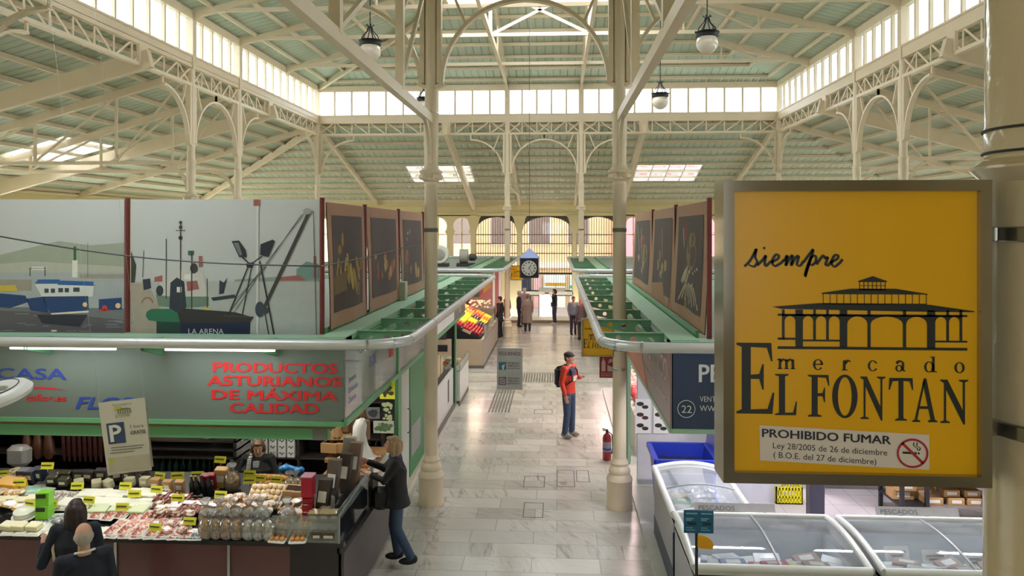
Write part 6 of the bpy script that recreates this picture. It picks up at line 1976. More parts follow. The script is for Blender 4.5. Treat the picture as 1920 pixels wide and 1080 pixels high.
MB().cbox((2.28, 11.05, 1.3), (.04, .8, .62), ry=.12).build('raised_lid', bl, t, smooth=0)
MB().rbox((1.8, 11.0, .82), (.66, .66, .02), .005).build('black_sack', mat('black_sack', rgb(26, 28, 40), .4, bump=.6, bscale=18), t)
t = thing('counter_unit', 'low white counter carrying the glowing rotisserie', 'counter', (2.9, 12.0, 0))
MB().box((2.42, 11.75, .03), (3.42, 12.4, .72)).build('cabinet', mat('white_board', (0, 0, 0)), t, smooth=0)
MB().box((2.4, 11.72, .72), (3.44, 12.42, .76)).build('worktop', white, t, smooth=0)
t = thing('rotisserie', 'small glass oven with an orange glow on the white counter', 'oven', (2.85, 12.0, .76))
m = MB()
for x in (2.5, 3.2):
    for y in (11.85, 12.3):
        m.box((x, y, .76), (x + .04, y + .04, 1.2))
m.box((2.48, 11.83, .76), (3.26, 12.36, .80)).box((2.48, 11.83, 1.18), (3.26, 12.36, 1.22)).box((2.84, 11.83, .78), (2.87, 11.86, 1.2))
m.build('frame', mat('dark_iron', (0, 0, 0)), t, smooth=0)
MB().box((2.5, 12.32, .8), (3.24, 12.34, 1.18)).box((2.5, 11.9, .96), (3.24, 12.3, .97)).build('copper_lining', mat('copper', rgb(206, 110, 62), .35, .5), t, smooth=0)
MB().quad((2.5, 11.84, .8), (3.24, 11.84, .8), (3.24, 11.84, 1.18), (2.5, 11.84, 1.18)).build('door_glass', glassy, t, smooth=0)
MB().ball((2.98, 12.05, 1.08), .035, 12, 8).build('bulb', emis('orange_bulb', (1, .55, .2), 30), t)
lamp_light('oven_light', (2.98, 11.98, 1.1), 10, (1, .5, .18), .05)
tag(MB().tube([(3.0, 11.8, .77), (3.1, 11.85, .8), (3.25, 11.8, .78)], .018, 8).build('black_tongs', black), 'black handled tool lying on the white counter', 'tool')
# dark post, crate, racks with cartons
tag(MB().rbox((3.66, 10.95, 1.45), (.2, .2, 2.84), .01).build('steel_post', mat('dark_blue_post', rgb(52, 50, 66), .35, var=.2)), 'dark square post behind the middle freezer', 'post')
t = thing('plastic_crate', 'yellow plastic crate on the stall floor under a white table', 'crate', (3.52, 11.85, .03))
yc = mat('yellow_plastic', rgb(228, 216, 30), .35)
m = MB()
x0, x1, y0, y1 = 3.32, 3.72, 11.68, 12.02
for z, h in ((.03, .03), (.12, .03), (.24, .05)):
    m.box((x0, y0, z), (x1, y0 + .02, z + h)).box((x0, y1 - .02, z), (x1, y1, z + h)).box((x0, y0, z), (x0 + .02, y1, z + h)).box((x1 - .02, y0, z), (x1, y1, z + h))
for k in range(9):
    x = x0 + (x1 - x0 - .02) * k / 8
    m.box((x, y0, .03), (x + .02, y0 + .015, .28)).box((x, y1 - .015, .03), (x + .02, y1, .28))
for k in range(7):
    y = y0 + (y1 - y0 - .02) * k / 6
    m.box((x0, y, .03), (x0 + .015, y + .02, .28)).box((x1 - .015, y, .03), (x1, y + .02, .28))
m.box((x0, y0, .03), (x1, y1, .045))
m.build('crate_walls', yc, t, smooth=0)
def table(lab, x0, x1, y0, y1, z, top, leg):
    t = thing('work_table', lab, 'table', ((x0 + x1) / 2, (y0 + y1) / 2, .03))
    MB().box((x0, y0, z), (x1, y1, z + .04)).build('table_top', top, t, smooth=0)
    for x in (x0 + .03, x1 - .08):
        for y in (y0 + .03, y1 - .08):
            MB().box((x, y, .03), (x + .05, y + .05, z)).build('leg', leg, t, smooth=0)
    MB().box((x0 + .03, y0 + .05, .22), (x1 - .03, y1 - .05, .25)).build('under_shelf', top, t, smooth=0)
    return t
table('white work table behind the yellow crate', 3.1, 3.95, 12.6, 13.4, .5, white, steel)
table('dark table with cartons left of the black rack', 4.15, 5.2, 12.2, 12.9, .75, mat('dark_laminate', (0, 0, 0)), steel)
t = thing('storage_rack', 'black metal rack of cartons at the right below the yellow sign', 'rack', (5.6, 11.2, .03))
for x in (4.82, 5.16, 5.95, 6.6):
    for y in (10.9, 11.6):
        MB().box((x, y, .03), (x + .05, y + .05, 1.7)).build('upright', black, t, smooth=0)
for z in (.28, .62, .98):
    MB().box((5.2, 10.9, z), (6.62, 11.65, z + .03)).build('rack_shelf', mat('grey_shelf', rgb(120, 112, 108), .4), t, smooth=0)
MB().box((4.82, 10.9, .28), (5.2, 11.65, .31)).build('low_shelf', black, t, smooth=0)
for i, (x, y, z, w_, h) in enumerate(((5.32, 11.0, .31, .24, .1), (5.62, 11.0, .31, .22, .1), (5.88, 11.0, .31, .22, .1), (5.3, 11.25, .31, .3, .16), (5.58, 11.05, .41, .22, .1), (5.86, 11.05, .41, .22, .1), (6.18, 11.0, .31, .3, .1), (5.4, 11.2, .65, .4, .12), (5.9, 11.2, .65, .4, .14), (4.98, 11.2, .31, .3, .14), (5.0, 11.15, .45, .28, .12))):
    t = thing('carton', 'brown carton with a white label on the black rack, %s of those nearest the viewer' % NTH[i], 'carton', (x, y, z), 0, 'cartons on the black rack')
    MB().rbox((x, y + .1, z + h / 2), (w_, .24, h), .004).build('box', KRAFT, t)
    MB().box((x - w_ * .3, y - .023, z + h * .3), (x + w_ * .3, y - .019, z + h * .75)).build('label_sheet', paper, t, smooth=0)
for i in range(3):
    tag(MB().rbox((4.4 + .3 * i, 12.4, .31), (.26, .3, .12), .004).build('carton', KRAFT), 'brown carton under the dark table, %s from the left' % NTH[i], 'carton', 'cartons under the dark table')
tag(MB().ball((6.3, 11.1, .76), (.28, .2, .12), 14, 8).build('clear_sacks', icebag), 'crumpled clear sack on the black rack', 'sack')
for i, (x, y) in enumerate(((2.2, 9.9), (4.0, 9.9), (5.6, 9.9), (3.2, 13.6))):
    t = thing('ceiling_batten', 'white ceiling batten inside the frozen food stall, %s from the left' % NTH[i], 'lamp', (x, y, 2.8), 0, 'stall ceiling battens')
    MB().box((x - .6, y - .06, 2.76), (x + .6, y + .06, 2.8)).build('housing', white, t, smooth=0)
    MB().box((x - .58, y - .03, 2.745), (x + .58, y + .03, 2.76)).build('tube', emis('cool_tube', (.95, .93, 1), 12), t, smooth=0)
    lamp_light('stall_batten', (x, y, 2.73), 65, (.96, .93, 1), 1.1, 'AREA', .08)
# far half of the right block: display glimpsed past the column
t = thing('market_display', 'stepped market display glimpsed right of the near right column', 'display', (1.9, 16, 0))
MB().prism([(1.42, .05), (1.42, .8), (2.4, 1.2), (2.4, .05)], 13.9, 19.4, lambda x, z, d: (x, d, z)).build('sloping_base', mat('pale_base', rgb(190, 188, 180), .4), t, smooth=0)
for j in range(11):
    for i in range(3):
        c = (rgb(176, 60, 62), rgb(196, 150, 140), rgb(84, 140, 66))[(i + j // 4) % 3]
        tag(MB().ball((1.58 + .28 * i, 14.2 + .46 * j, .92 + .114 * i), (.12, .17, .09), 10, 6).build('fresh_produce', mat('produce_%d' % int(c[0] * 500), c, .5, var=.3, scale=15)),
            '%s heap on the display by the right column, %s along, %s from the aisle' % (('red', 'pink', 'green')[(i + j // 4) % 3], NTH[j], NTH[i]), 'produce', 'produce on the right display')
for i, y in enumerate((15.0, 17.2)):
    lamp_light('display_light', (1.9, y, 2.7), 60, (1, .72, .70), .9, 'AREA', .3)
    t = thing('display_lamp', 'rosy display lamp over the right market display, the %s one' % ('near', 'far')[i], 'lamp', (1.9, y, 2.72))
    MB().box((1.75, y - .45, 2.72), (2.05, y + .45, 2.86)).build('housing', white, t, smooth=0)
    MB().box((1.8, y - .42, 2.712), (2.0, y + .42, 2.72)).build('diffuser', emis('rosy_glow', (1, .75, .72), 8), t, smooth=0)

# ================================================================== THE FRUIT STALL BEYOND THE CROSSING
t = thing('fruit_counter', 'pale wood fruit counter at the corner beyond the crossing', 'counter', (-2.9, 24, 0))
pw = mat('pale_wood', rgb(196, 172, 146), .5, var=.15, scale=4)
MB().box((-3.15, 22.75, .08), (-2.24, 22.85, .86)).build('front_panel', pw, t, smooth=0)
MB().box((-3.9, 22.7, .08), (-3.18, 23.2, .86)).build('till_base', pw, t, smooth=0)
MB().box((-2.3, 22.85, .08), (-2.22, 28.4, .86)).build('aisle_panel', mat('grey_wood', rgb(176, 168, 158), .45), t, smooth=0)
MB().prism([(-2.28, .84), (-3.7, 1.5), (-3.7, .1), (-2.28, .1)], 22.86, 28.4, lambda x, z, d: (x, d, z)).build('sloping_board', mat('dark_board', (0, 0, 0)), t, smooth=0)
MB().box((-3.15, 22.7, 0), (-2.2, 28.4, .08)).build('plinth', mat('grey_kick', (0, 0, 0)), t, smooth=0)
MB().box((-2.21, 22.85, .8), (-2.2, 26.5, 1.25)).build('glass_screen', glassy, t, smooth=0)
MB().box((-3.75, 22.68, .5), (-3.3, 22.7, .7)).build('dark_opening', black, t, smooth=0)
FR = {'strawberry': ((196, 30, 56), .045, 'red'), 'orange': ((236, 130, 20), .07, 'orange'), 'lemon': ((238, 214, 40), .065, 'yellow'), 'apple': ((150, 180, 50), .065, 'green'), 'aubergine': ((60, 36, 66), .075, 'dark purple'), 'peach': ((232, 160, 70), .065, 'peach coloured'), 'tomato': ((206, 54, 36), .06, 'tomato red')}
plan = [['strawberry', 'strawberry', 'strawberry', 'peach', 'tomato'], ['strawberry', 'strawberry', 'lemon', 'apple', 'orange'], ['aubergine', 'lemon', 'lemon', 'orange', 'orange'], ['lemon', 'aubergine', 'lemon', 'tomato', 'orange'], ['orange', 'tomato', 'peach', 'orange', 'peach'], ['lemon', 'orange', 'tomato', 'peach', 'orange']]
for j, r_ in enumerate(plan):
    for i, kd in enumerate(r_):
        cx, cy = -2.46 - .28 * i, 23.18 + .74 * j
        cz = .86 + (.18 + .28 * i) * .465 - .02
        c, r, lk = FR[kd]
        t = thing('fruit_crate', 'shallow crate of %s fruit, %s row from the crossing, %s from the aisle' % (lk, NTH[j], NTH[i]), 'crate', (cx, cy, cz), 0, 'fruit crates')
        MB().cbox((cx, cy, cz + .04), (.27, .7, .07), ry=.43).build('tray', pw if (i + j) % 2 else mat('black_tray', rgb(46, 46, 46), .5), t, smooth=0)
        n = 0
        for a in range(3):
            for b in range(3):
                n += 1
                dx = -.085 + .085 * a
                p = Vector((cx + dx + jit(.015), cy - .23 + .23 * b + jit(.02), cz + .09 - dx * .465 + r * .55))
                q = r * 1.2
                rr = (q * .85, q * 1.6, q * 1.0) if kd in ('strawberry', 'aubergine', 'lemon') else (q,) * 3
                tag(MB().ball(p, rr, 9, 6).build('fruit', mat('fruit_' + kd, rgb(*c), .35, var=.18, scale=10)), '%s fruit, %s of its crate, crate row %s from crossing, %s from aisle' % (lk, NTH[n - 1], NTH[j], NTH[i]), 'fruit', 'fruit in the crates')
t = thing('garlic_heap', 'pile of white garlic strings above the fruit', 'garlic', (-2.75, 28.2, 1.3))
m = MB()
for k in range(40):
    m.ball((-2.85 + jit(.35), 28.0 + jit(.35), 1.32 + rnd.uniform(0, .22)), (.05, .05, .045), 7, 5)
o = m.build('garlic_bulbs', mat('garlic', rgb(226, 214, 196), .6), t); o['kind'] = 'stuff'
MB().box((-3.2, 27.6, .8), (-2.3, 28.4, 1.3)).build('grey_stand', mat('grey_kick', (0, 0, 0)), t, smooth=0)
tag(MB().box((-3.7, 22.65, .87), (-3.35, 22.95, 1.1)).build('cash_register', mat('dark_iron', (0, 0, 0))), 'dark cash register at the near corner of the fruit stall', 'cash register')
tag(MB().box((-2.46, 23.35, 2.1), (-2.40, 24.55, 2.88)).build('fascia_sign', mat('red_board', rgb(180, 30, 44), .5)), 'red board on the aisle side of the fruit stall', 'sign')
tag(MB().box((-2.46, 24.6, 2.1), (-2.40, 27.6, 2.88)).build('fascia_sign', mat('orange_board', rgb(232, 160, 30), .5)), 'orange board on the aisle side of the fruit stall', 'sign')
tag(MB().box((-9, 23.3, 2.1), (LX, 23.34, 2.86)).build('fascia_sign', mat('green_fascia', rgb(70, 120, 84), .5)), 'plain green fascia facing the crossing on the fruit stall', 'sign')
tag(MB().box((RX, 23.3, 2.1), (8.2, 23.34, 2.86)).build('fascia_sign', mat('green_fascia', (0, 0, 0))), 'plain green fascia facing the crossing on the far right block', 'sign')
tag(MB().box((-9, 32.8, 0), (LX - .1, 32.9, 2.8)).build('stall_partition', mat('rosy_wall', rgb(206, 150, 140), .6)), 'rosy back partition of the far left block', 'partition')
tag(MB().box((-3.9, 28.6, 0), (-3.8, 32.8, 2.8)).build('stall_partition', mat('dark_red_wall', rgb(120, 54, 54), .6)), 'dark red side partition of the far left block', 'partition')
tag(MB().box((2.4, 23.4, 0), (2.5, 32.8, 2.8)).build('stall_partition', mat('rosy_wall', (0, 0, 0))), 'rosy side partition of the far right block', 'partition')
t = thing('market_display', 'low display counter of the far right block beside the aisle', 'display', (1.7, 27, 0))
MB().box((RX + .05, 23.6, .05), (2.1, 32, .95)).build('counter', mat('pale_base', (0, 0, 0)), t, smooth=0)
MB().box((RX + .05, 23.6, .95), (1.35, 32, 1.3)).build('glass_screen', glassy, t, smooth=0)
for y in (29.0, 32.0):
    for X, nm in ((LX, 'left'), (RX, 'right')):
        t = tag(MB().box((X - .04, y - .04, 0), (X + .04, y + .04, 2.9)).build('canopy_post', white), 'pale canopy post on the %s of the aisle, the %s one' % (nm, 'nearer' if y < 30 else 'farther'), 'post')
for i, (x, y, c) in enumerate(((-3.0, 24.2, (1, .82, .55)), (-3.0, 26.8, (1, .82, .55)), (-3.1, 30.5, (1, .6, .62)), (1.9, 26, (1, .75, .7)), (1.9, 30, (1, .75, .7)))):
    lamp_light('stall_light', (x, y, 2.72), 55 if i < 2 else 45, c, .8, 'AREA', .3)
    t = thing('display_lamp', 'display lamp under the %s far canopy, %s along the aisle' % ('left' if x < 0 else 'right', NTH[i if i < 3 else i - 3]), 'lamp', (x, y, 2.74))
    MB().box((x - .4, y - .15, 2.75), (x + .4, y + .15, 2.86)).build('housing', white, t, smooth=0)
    MB().box((x - .38, y - .12, 2.742), (x + .38, y + .12, 2.75)).build('diffuser', emis('warm_glow_%d' % (i > 1), c, 8), t, smooth=0)

# ================================================================== SIGNS, CLOCK, LAMPS, EXTINGUISHER
sun_y = mat('signal_yellow', rgb(238, 178, 14), .3, var=.03, scale=2, coat=.2)
signk = mat('sign_ink', rgb(30, 34, 24), .5)
chrome = mat('dark_chrome', rgb(170, 164, 150), .12, .85, var=.1)
SERIF = {   # condensed roman capitals on a 0..1 square: filled polygons
    'E': [[(0, 0), (0, .03), (.14, .06), (.14, .94), (0, .97), (0, 1), (.92, 1), (.95, .74), (.91, .74), (.80, .93), (.38, .94), (.38, .55), (.60, .56), (.68, .70), (.72, .70), (.72, .34), (.68, .34), (.60, .49), (.38, .49), (.38, .06), (.82, .07), (.95, .30), (1, .30), (.95, 0)]],
    'L': [[(0, 0), (0, .03), (.18, .06), (.18, .94), (0, .97), (0, 1), (.62, 1), (.62, .97), (.46, .94), (.46, .06), (.82, .07), (.95, .34), (1, .34), (.96, 0)]],
    'F': [[(0, 0), (0, .03), (.18, .06), (.18, .94), (0, .97), (0, 1), (.96, 1), (1, .74), (.95, .74), (.84, .93), (.46, .94), (.46, .56), (.68, .57), (.76, .70), (.8, .70), (.8, .34), (.76, .34), (.68, .49), (.46, .49), (.46, .06), (.64, .03), (.64, 0)]],
    'T': [[(.26, 0), (.26, .03), (.40, .06), (.40, .93), (.16, .92), (.05, .72), (0, .72), (.03, 1), (.97, 1), (1, .72), (.95, .72), (.84, .92), (.60, .93), (.60, .06), (.74, .03), (.74, 0)]],
    'N': [[(0, 0), (0, .03), (.13, .06), (.13, .92), (0, .97), (0, 1), (.26, 1), (.80, .30), (.80, .94), (.66, .97), (.66, 1), (1, 1), (1, .97), (.88, .94), (.88, -.03), (.82, -.03), (.21, .76), (.21, .06), (.34, .03), (.34, 0)]],
    'A': [[(0, 0), (0, .03), (.10, .06), (.46, 1), (.56, 1), (.90, .06), (1, .03), (1, 0), (.62, 0), (.62, .03), (.72, .06), (.64, .30), (.28, .30), (.20, .06), (.32, .03), (.32, 0)], [(.305, .36), (.62, .36), (.465, .82)]],
}
def ring_poly(mb, fn, cx, cy, a, b, ia, ib, n=28, a0=0, a1=2 * pi, d=0):
    vs = []
    for k in range(n + 1):
        t = a0 + (a1 - a0) * k / n
        vs += [fn(cx + a * cos(t), cy + b * sin(t), d), fn(cx + ia * cos(t), cy + ib * sin(t), d)]
    mb.add(vs, [(2 * k, 2 * k + 1, 2 * k + 3, 2 * k + 2) for k in range(n)])
def roman(mb, fn, ch, x0, y0, x1, y1, d, ink_d=None):
    W, Hh = x1 - x0, y1 - y0
    if ch == 'O':
        ring_poly(mb, fn, (x0 + x1) / 2, (y0 + y1) / 2, W / 2, Hh / 2 * 1.03, W * .27, Hh * .455, d=d)
        return
    g = SERIF[ch]
    if ch == 'A':      # outline with the counter cut open
        o = [(0, 0), (0, .03), (.10, .06), (.46, 1), (.56, 1), (.90, .06), (1, .03), (1, 0), (.62, 0), (.62, .03), (.72, .06), (.465 + .155 * .9, .36), (.465, .82), (.305, .36), (.61, .36), (.64, .30), (.28, .30), (.20, .06), (.32, .03), (.32, 0)]
        parts = [[(0, 0), (0, .03), (.10, .06), (.46, 1), (.50, .90), (.20, .06), (.32, .03), (.32, 0)], [(.46, 1), (.56, 1), (.90, .06), (1, .03), (1, 0), (.62, 0), (.62, .03), (.72, .06), (.42, .88)], [(.28, .30), (.64, .30), (.62, .36), (.30, .36)]]
        for q in parts:
            mb.poly([fn(x0 + a * W, y0 + b * Hh, d) for a, b in q])
        return
    for q in g:
        mb.poly([fn(x0 + a * W, y0 + b * Hh, d) for a, b in q])
def stroke(mb, fn, pts, wd, d):
    """brush stroke along a smooth line"""
    P = []
    n = len(pts)
    for i in range(n - 1):
        p0, p1, p2, p3 = pts[max(0, i - 1)], pts[i], pts[i + 1], pts[min(n - 1, i + 2)]
        for k in range(6):
            t = k / 6
            P.append(tuple(.5 * (2 * p1[j] + (p2[j] - p0[j]) * t + (2 * p0[j] - 5 * p1[j] + 4 * p2[j] - p3[j]) * t * t + (3 * p1[j] - p0[j] - 3 * p2[j] + p3[j]) * t ** 3) for j in (0, 1)))
    P.append(pts[-1])
    vs = []
    for i, p in enumerate(P):
        a, b = P[max(0, i - 1)], P[min(len(P) - 1, i + 1)]
        dx, dy = b[0] - a[0], b[1] - a[1]
        L = math.hypot(dx, dy) or 1
        w2 = wd * (.55 + .45 * abs(dx * .5 - dy) / L) / 2
        vs += [fn(p[0] - dy / L * w2, p[1] + dx / L * w2, d), fn(p[0] + dy / L * w2, p[1] - dx / L * w2, d)]
    mb.add(vs, [(2 * i, 2 * i + 1, 2 * i + 3, 2 * i + 2) for i in range(len(P) - 1)])
def market_sign(label, x0, z1, Y, w=.49, h=.555, strap_x=None, sticker=False):
    """yellow market sign; picture coordinates of its face run 0..490 across and 0..555 down"""
    t = thing('market_sign', label, 'sign', (x0, Y, z1 - h))
    fn = lambda u, v, d=0: (x0 + u * w / 490, Y - d, z1 - v * h / 555)
    F = lambda x, y, d=0: fn(x, y, d)
    MB().box((x0 + .012, Y + .006, z1 - h + .012), (x0 + w - .012, Y + .07, z1 - .012)).build('light_box', sun_y, t, smooth=0)
    fr = MB()
    e = .02
    for a, b in (((x0, z1 - e), (x0 + w, z1)), ((x0, z1 - h), (x0 + w, z1 - h + e)), ((x0, z1 - h + e), (x0 + e, z1 - e)), ((x0 + w - e, z1 - h + e), (x0 + w, z1 - e))):
        fr.box((a[0], Y - .008, a[1]), (b[0], Y + .075, b[1]))
    fr.build('metal_frame', chrome, t, smooth=0)
    q = MB()
    d = -.0045
    Dd = -.005
    for st_ in ([(42, 158), (52, 148), (62, 131), (64, 126), (62, 140), (66, 150), (60, 158), (50, 155)], [(66, 156), (76, 146), (82, 138), (80, 150), (82, 157), (92, 148)], [(92, 150), (104, 144), (106, 137), (100, 137), (94, 148), (98, 157), (108, 153), (116, 146)],
                [(116, 148), (122, 138), (119, 156), (126, 143), (132, 138), (129, 156), (137, 142), (143, 139), (140, 154), (146, 156), (152, 148)], [(152, 150), (164, 134), (170, 128), (160, 160), (155, 176), (158, 162), (166, 142), (174, 138), (175, 148), (168, 155), (162, 152)],
                [(176, 154), (186, 140), (190, 138), (192, 143), (197, 141), (193, 154), (198, 155), (204, 148)], [(202, 150), (214, 144), (216, 137), (209, 138), (204, 150), (209, 158), (220, 150), (224, 144)]):
        stroke(q, F, st_, 5.2, Dd)
    q.poly([F(79 + 2.6 * cos(a), 124 + 2.6 * sin(a), Dd) for a in [2 * pi * k / 8 for k in range(8)]])
    q.build('script_word', signk, t, smooth=0)
    # pavilion emblem
    q = MB()
    R_ = lambda a, b, c, e_: q.poly([F(a, b, Dd), F(c, b, Dd), F(c, e_, Dd), F(a, e_, Dd)])
    q.poly([F(*p, Dd) for p in ((253, 184), (280, 175), (306, 184), (306, 186), (253, 186))])
    R_(255, 199, 304, 201); R_(255, 192, 304, 193)
    for k in range(7):
        R_(255 + 7.8 * k, 185, 256.5 + 7.8 * k, 200)
    q.poly([F(*p, Dd) for p in ((186, 206), (240, 198), (322, 198), (380, 207), (380, 208.5), (186, 208.5))])
    for k in range(16):
        R_(188 + 12.6 * k, 208, 189.3 + 12.6 * k, 226)
    R_(188, 225, 379, 227)
    q.poly([F(*p, Dd) for p in ((94, 232), (180, 225), (384, 227), (465, 238), (465, 240), (384, 240), (110, 236))])
    for a, b in ((112, 117), (137, 151), (170, 175), (194, 199), (219, 233), (270, 276), (335, 341), (379, 394), (414, 419), (438, 443)):
        R_(a, 237, b, 306 if b - a > 5.5 else 292)
    R_(104, 245, 452, 249)
    for a, b in ((104, 137), (151, 219), (394, 452)):
        R_(a, 292, b, 295.5) if a != 104 else R_(a, 289, b, 293)
    R_(104, 305, 452, 310)
    for a, b in ((117, 137), (151, 170), (175, 194), (199, 219), (233, 270), (276, 335), (341, 379), (394, 414), (419, 438)):
        r = (b - a) / 2
        cx = (a + b) / 2
        n = 8
        ry = min(r, 14)
        ar = [(cx - r * cos(pi * k / n), 249 + ry - ry * sin(pi * k / n)) for k in range(n + 1)]
        for k in range(n):
            q.poly([F(ar[k][0], ar[k][1], Dd), F(ar[k + 1][0], ar[k + 1][1], Dd), F(ar[k + 1][0], 247, Dd), F(ar[k][0], 247, Dd)])
    q.build('pavilion_emblem', signk, t, smooth=0)
    # mercado EL FONTAN
    q = MB()
    fm = lambda a, b: F(a, b, Dd)
    def S_(pts, wd): stroke(q, F, pts, wd, Dd)
    bx = 347
    for ch, x in (('m', 106), ('e', 170), ('r', 225), ('c', 271), ('a', 321), ('d', 374), ('o', 429)):
        bx = 347 + (x - 106) * .011
        if ch == 'm':
            for k in (0, 12, 24):
                q.poly([fm(x + k, bx), fm(x + k + 5, bx), fm(x + k + 5, bx - 17), fm(x + k, bx - 19)])
                q.poly([fm(x + k - 2, bx), fm(x + k + 7, bx), fm(x + k + 7, bx - 1.6), fm(x + k - 2, bx - 1.6)])
            S_([(x + 4, bx - 14), (x + 9, bx - 18), (x + 14, bx - 14)], 4); S_([(x + 16, bx - 14), (x + 21, bx - 18), (x + 26, bx - 14)], 4)
            q.poly([fm(x - 3, bx - 18), fm(x + 4, bx - 19.5), fm(x + 4, bx - 16), fm(x - 3, bx - 16.5)])
        elif ch == 'r':
            q.poly([fm(x, bx), fm(x + 5, bx), fm(x + 5, bx - 19), fm(x, bx - 18)]); q.poly([fm(x - 3, bx), fm(x + 9, bx), fm(x + 9, bx - 1.6), fm(x - 3, bx - 1.6)])
            S_([(x + 4, bx - 12), (x + 9, bx - 18), (x + 14, bx - 16)], 4.4)
        elif ch in 'oecd':
            cx = x + 9
            ring_poly(q, F, cx, bx - 9.5, 9.5, 10.2, 5, 8.6, 20, *((0, 2 * pi) if ch in 'od' else (.55, 2 * pi - .5) if ch == 'c' else (.6, 2 * pi)), d=Dd)
            if ch == 'e':
                q.poly([fm(cx - 8, bx - 11), fm(cx + 9, bx - 11), fm(cx + 9, bx - 9), fm(cx - 8, bx - 9)])
            if ch == 'd':
                q.poly([fm(x + 14, bx), fm(x + 19, bx), fm(x + 19, bx - 29), fm(x + 14, bx - 28)]); q.poly([fm(x + 10, bx - 28), fm(x + 15, bx - 29), fm(x + 15, bx - 26.5), fm(x + 10, bx - 27)]); q.poly([fm(x + 18, bx), fm(x + 23, bx), fm(x + 23, bx - 1.8), fm(x + 18, bx - 1.8)])
        else:
            ring_poly(q, F, x + 7, bx - 6, 7, 6.4, 3.4, 4.8, 16, d=Dd)
            S_([(x + 2, bx - 15), (x + 8, bx - 19), (x + 14, bx - 16), (x + 14, bx - 4), (x + 18, bx - 1)], 4.6)
    for ch, a, b, e_, g_ in (('E', 27, 98, 430, 299), ('L', 99, 140, 432, 356), ('F', 160, 200, 434, 357), ('O', 205, 252, 435, 357), ('N', 257, 303, 437, 359), ('T', 309, 354, 439, 361), ('A', 352, 398, 441, 361), ('N', 403, 454, 442, 363)):
        roman(q, F, ch, a, e_, b, g_, Dd)
    q.build('roman_lettering', signk, t, smooth=0)
    if sticker:
        s_ = MB()
        SD = -.0044
        s_.poly([F(70, 451, -.0048), F(383, 464, -.0048), F(383, 528, -.0048), F(71, 516, -.0048)])
        s_.build('white_sticker', mat('sticker_white', rgb(226, 214, 196), .4, var=.03), t, smooth=0)
        q = MB()
        def ln(txt, u0, v0, u1, v1, hgt, bold=0):
            vs, fs = text_mesh(txt, hgt, math.hypot(u1 - u0, v1 - v0), bold=bold)
            q.add([F(u0 + a * (u1 - u0) / math.hypot(u1 - u0, v1 - v0), v0 + a * (v1 - v0) / math.hypot(u1 - u0, v1 - v0) - b, -.0042 + .0002 * c_) for a, b, c_ in vs], fs)
        ln('PROHIBIDO FUMAR', 75, 472, 312, 482, 15, .018)
        ln('Ley 28/2005 de 26 de diciembre', 95, 493, 306, 503, 11)
        ln('( B.O.E. del 27 de diciembre)', 96, 510, 286, 520, 11)
        q.build('sticker_text', mat('black_print', (.02, .02, .02), .5), t, smooth=0)
        q = MB()
        c = (352, 496)
        q.poly([F(c[0] - 18, c[1] - 1, -.0042), F(c[0] + 8, c[1] + 0, -.0042), F(c[0] + 8, c[1] + 4, -.0042), F(c[0] - 18, c[1] + 3, -.0042)])
        q.poly([F(c[0] + 10, c[1], -.0042), F(c[0] + 13, c[1], -.0042), F(c[0] + 13, c[1] + 4, -.0042), F(c[0] + 10, c[1] + 4, -.0042)])
        for o_ in (0, 6):
            stroke(q, F, [(c[0] + 12 - o_ * .3, c[1] - 3), (c[0] + 14 - o_, c[1] - 8), (c[0] + 8 - o_, c[1] - 12), (c[0] + 9 - o_, c[1] - 18)], 2, -.0042)
        q.build('cigarette_mark', mat('black_print', (.02, .02, .02), .5), t, smooth=0)
        q = MB()
        ring_poly(q, F, c[0], c[1] + 2, 29, 27, 25, 23, 32, d=-.0036)
        q.poly([F(c[0] - 21, c[1] - 15, -.0036), F(c[0] - 17, c[1] - 18, -.0036), F(c[0] + 21, c[1] + 18, -.0036), F(c[0] + 17, c[1] + 21, -.0036)])
        q.build('no_smoking_ring', mat('ban_red', rgb(176, 40, 46), .5), t, smooth=0)
    if strap_x is not None:
        for z in (z1 - .10, z1 - .465):
            m = MB()
            cx, r = strap_x
            m.lathe((cx, Y + .05, z - .014), [(r + .004, 0), (r + .006, .002), (r + .006, .026), (r + .004, .028)], 28)
            m.box((min(x0 + w, cx) if cx > x0 else cx, Y + .03, z - .014), (max(x0 + w, cx - r) if cx > x0 else x0, Y + .05, z + .014))
            m.build('steel_strap', mat('bright_steel', rgb(150, 148, 140), .18, .9), t)
    return t
# the gallery column and the sign on it
gc = thing('iron_column', 'thick cream iron column in the foreground at the right edge', 'column', (.94, 1.5, GZ))
MB().lathe((.94, 1.5, 0), [(.11, GZ), (.11, 4.29), (.118, 4.30), (.132, 4.315), (.132, 4.32), (.112, 4.335), (.113, 4.34), (.110, 4.345)], 48).build('shaft', mat('glossy_cream_iron', rgb(206, 190, 152), .18, var=.05, scale=4, bump=.15, bscale=30, coat=.5), gc)
MB().lathe((.94, 1.5, 0), [(.109, 4.345), (.109, 4.395), (.107, 4.40), (.105, 5.85)], 48).build('upper_shaft', mat('glossy_cream_iron', (0, 0, 0)), gc)
m = MB()
for z in (4.347, 4.391):
    m.tube([(.94 + .1105 * cos(2 * pi * k / 40), 1.5 + .1105 * sin(2 * pi * k / 40), z) for k in range(40)], .003, 6, closed=True)
m.build('dark_groove', mat('dark_joint', (0, 0, 0)), gc)
market_sign('big yellow market sign with a no smoking sticker in the right foreground', .311, 4.291, 1.44, .485, .565, strap_x=(.94, .11), sticker=True)
market_sign('yellow market sign fixed to the right near column', .37, 2.85, 11.44, .49, .57, strap_x=(.94, .1))
market_sign('small far yellow market sign beside the hanging clock', -1.80, 2.79, 29.36, .49, .57, strap_x=(-1.925, .1))

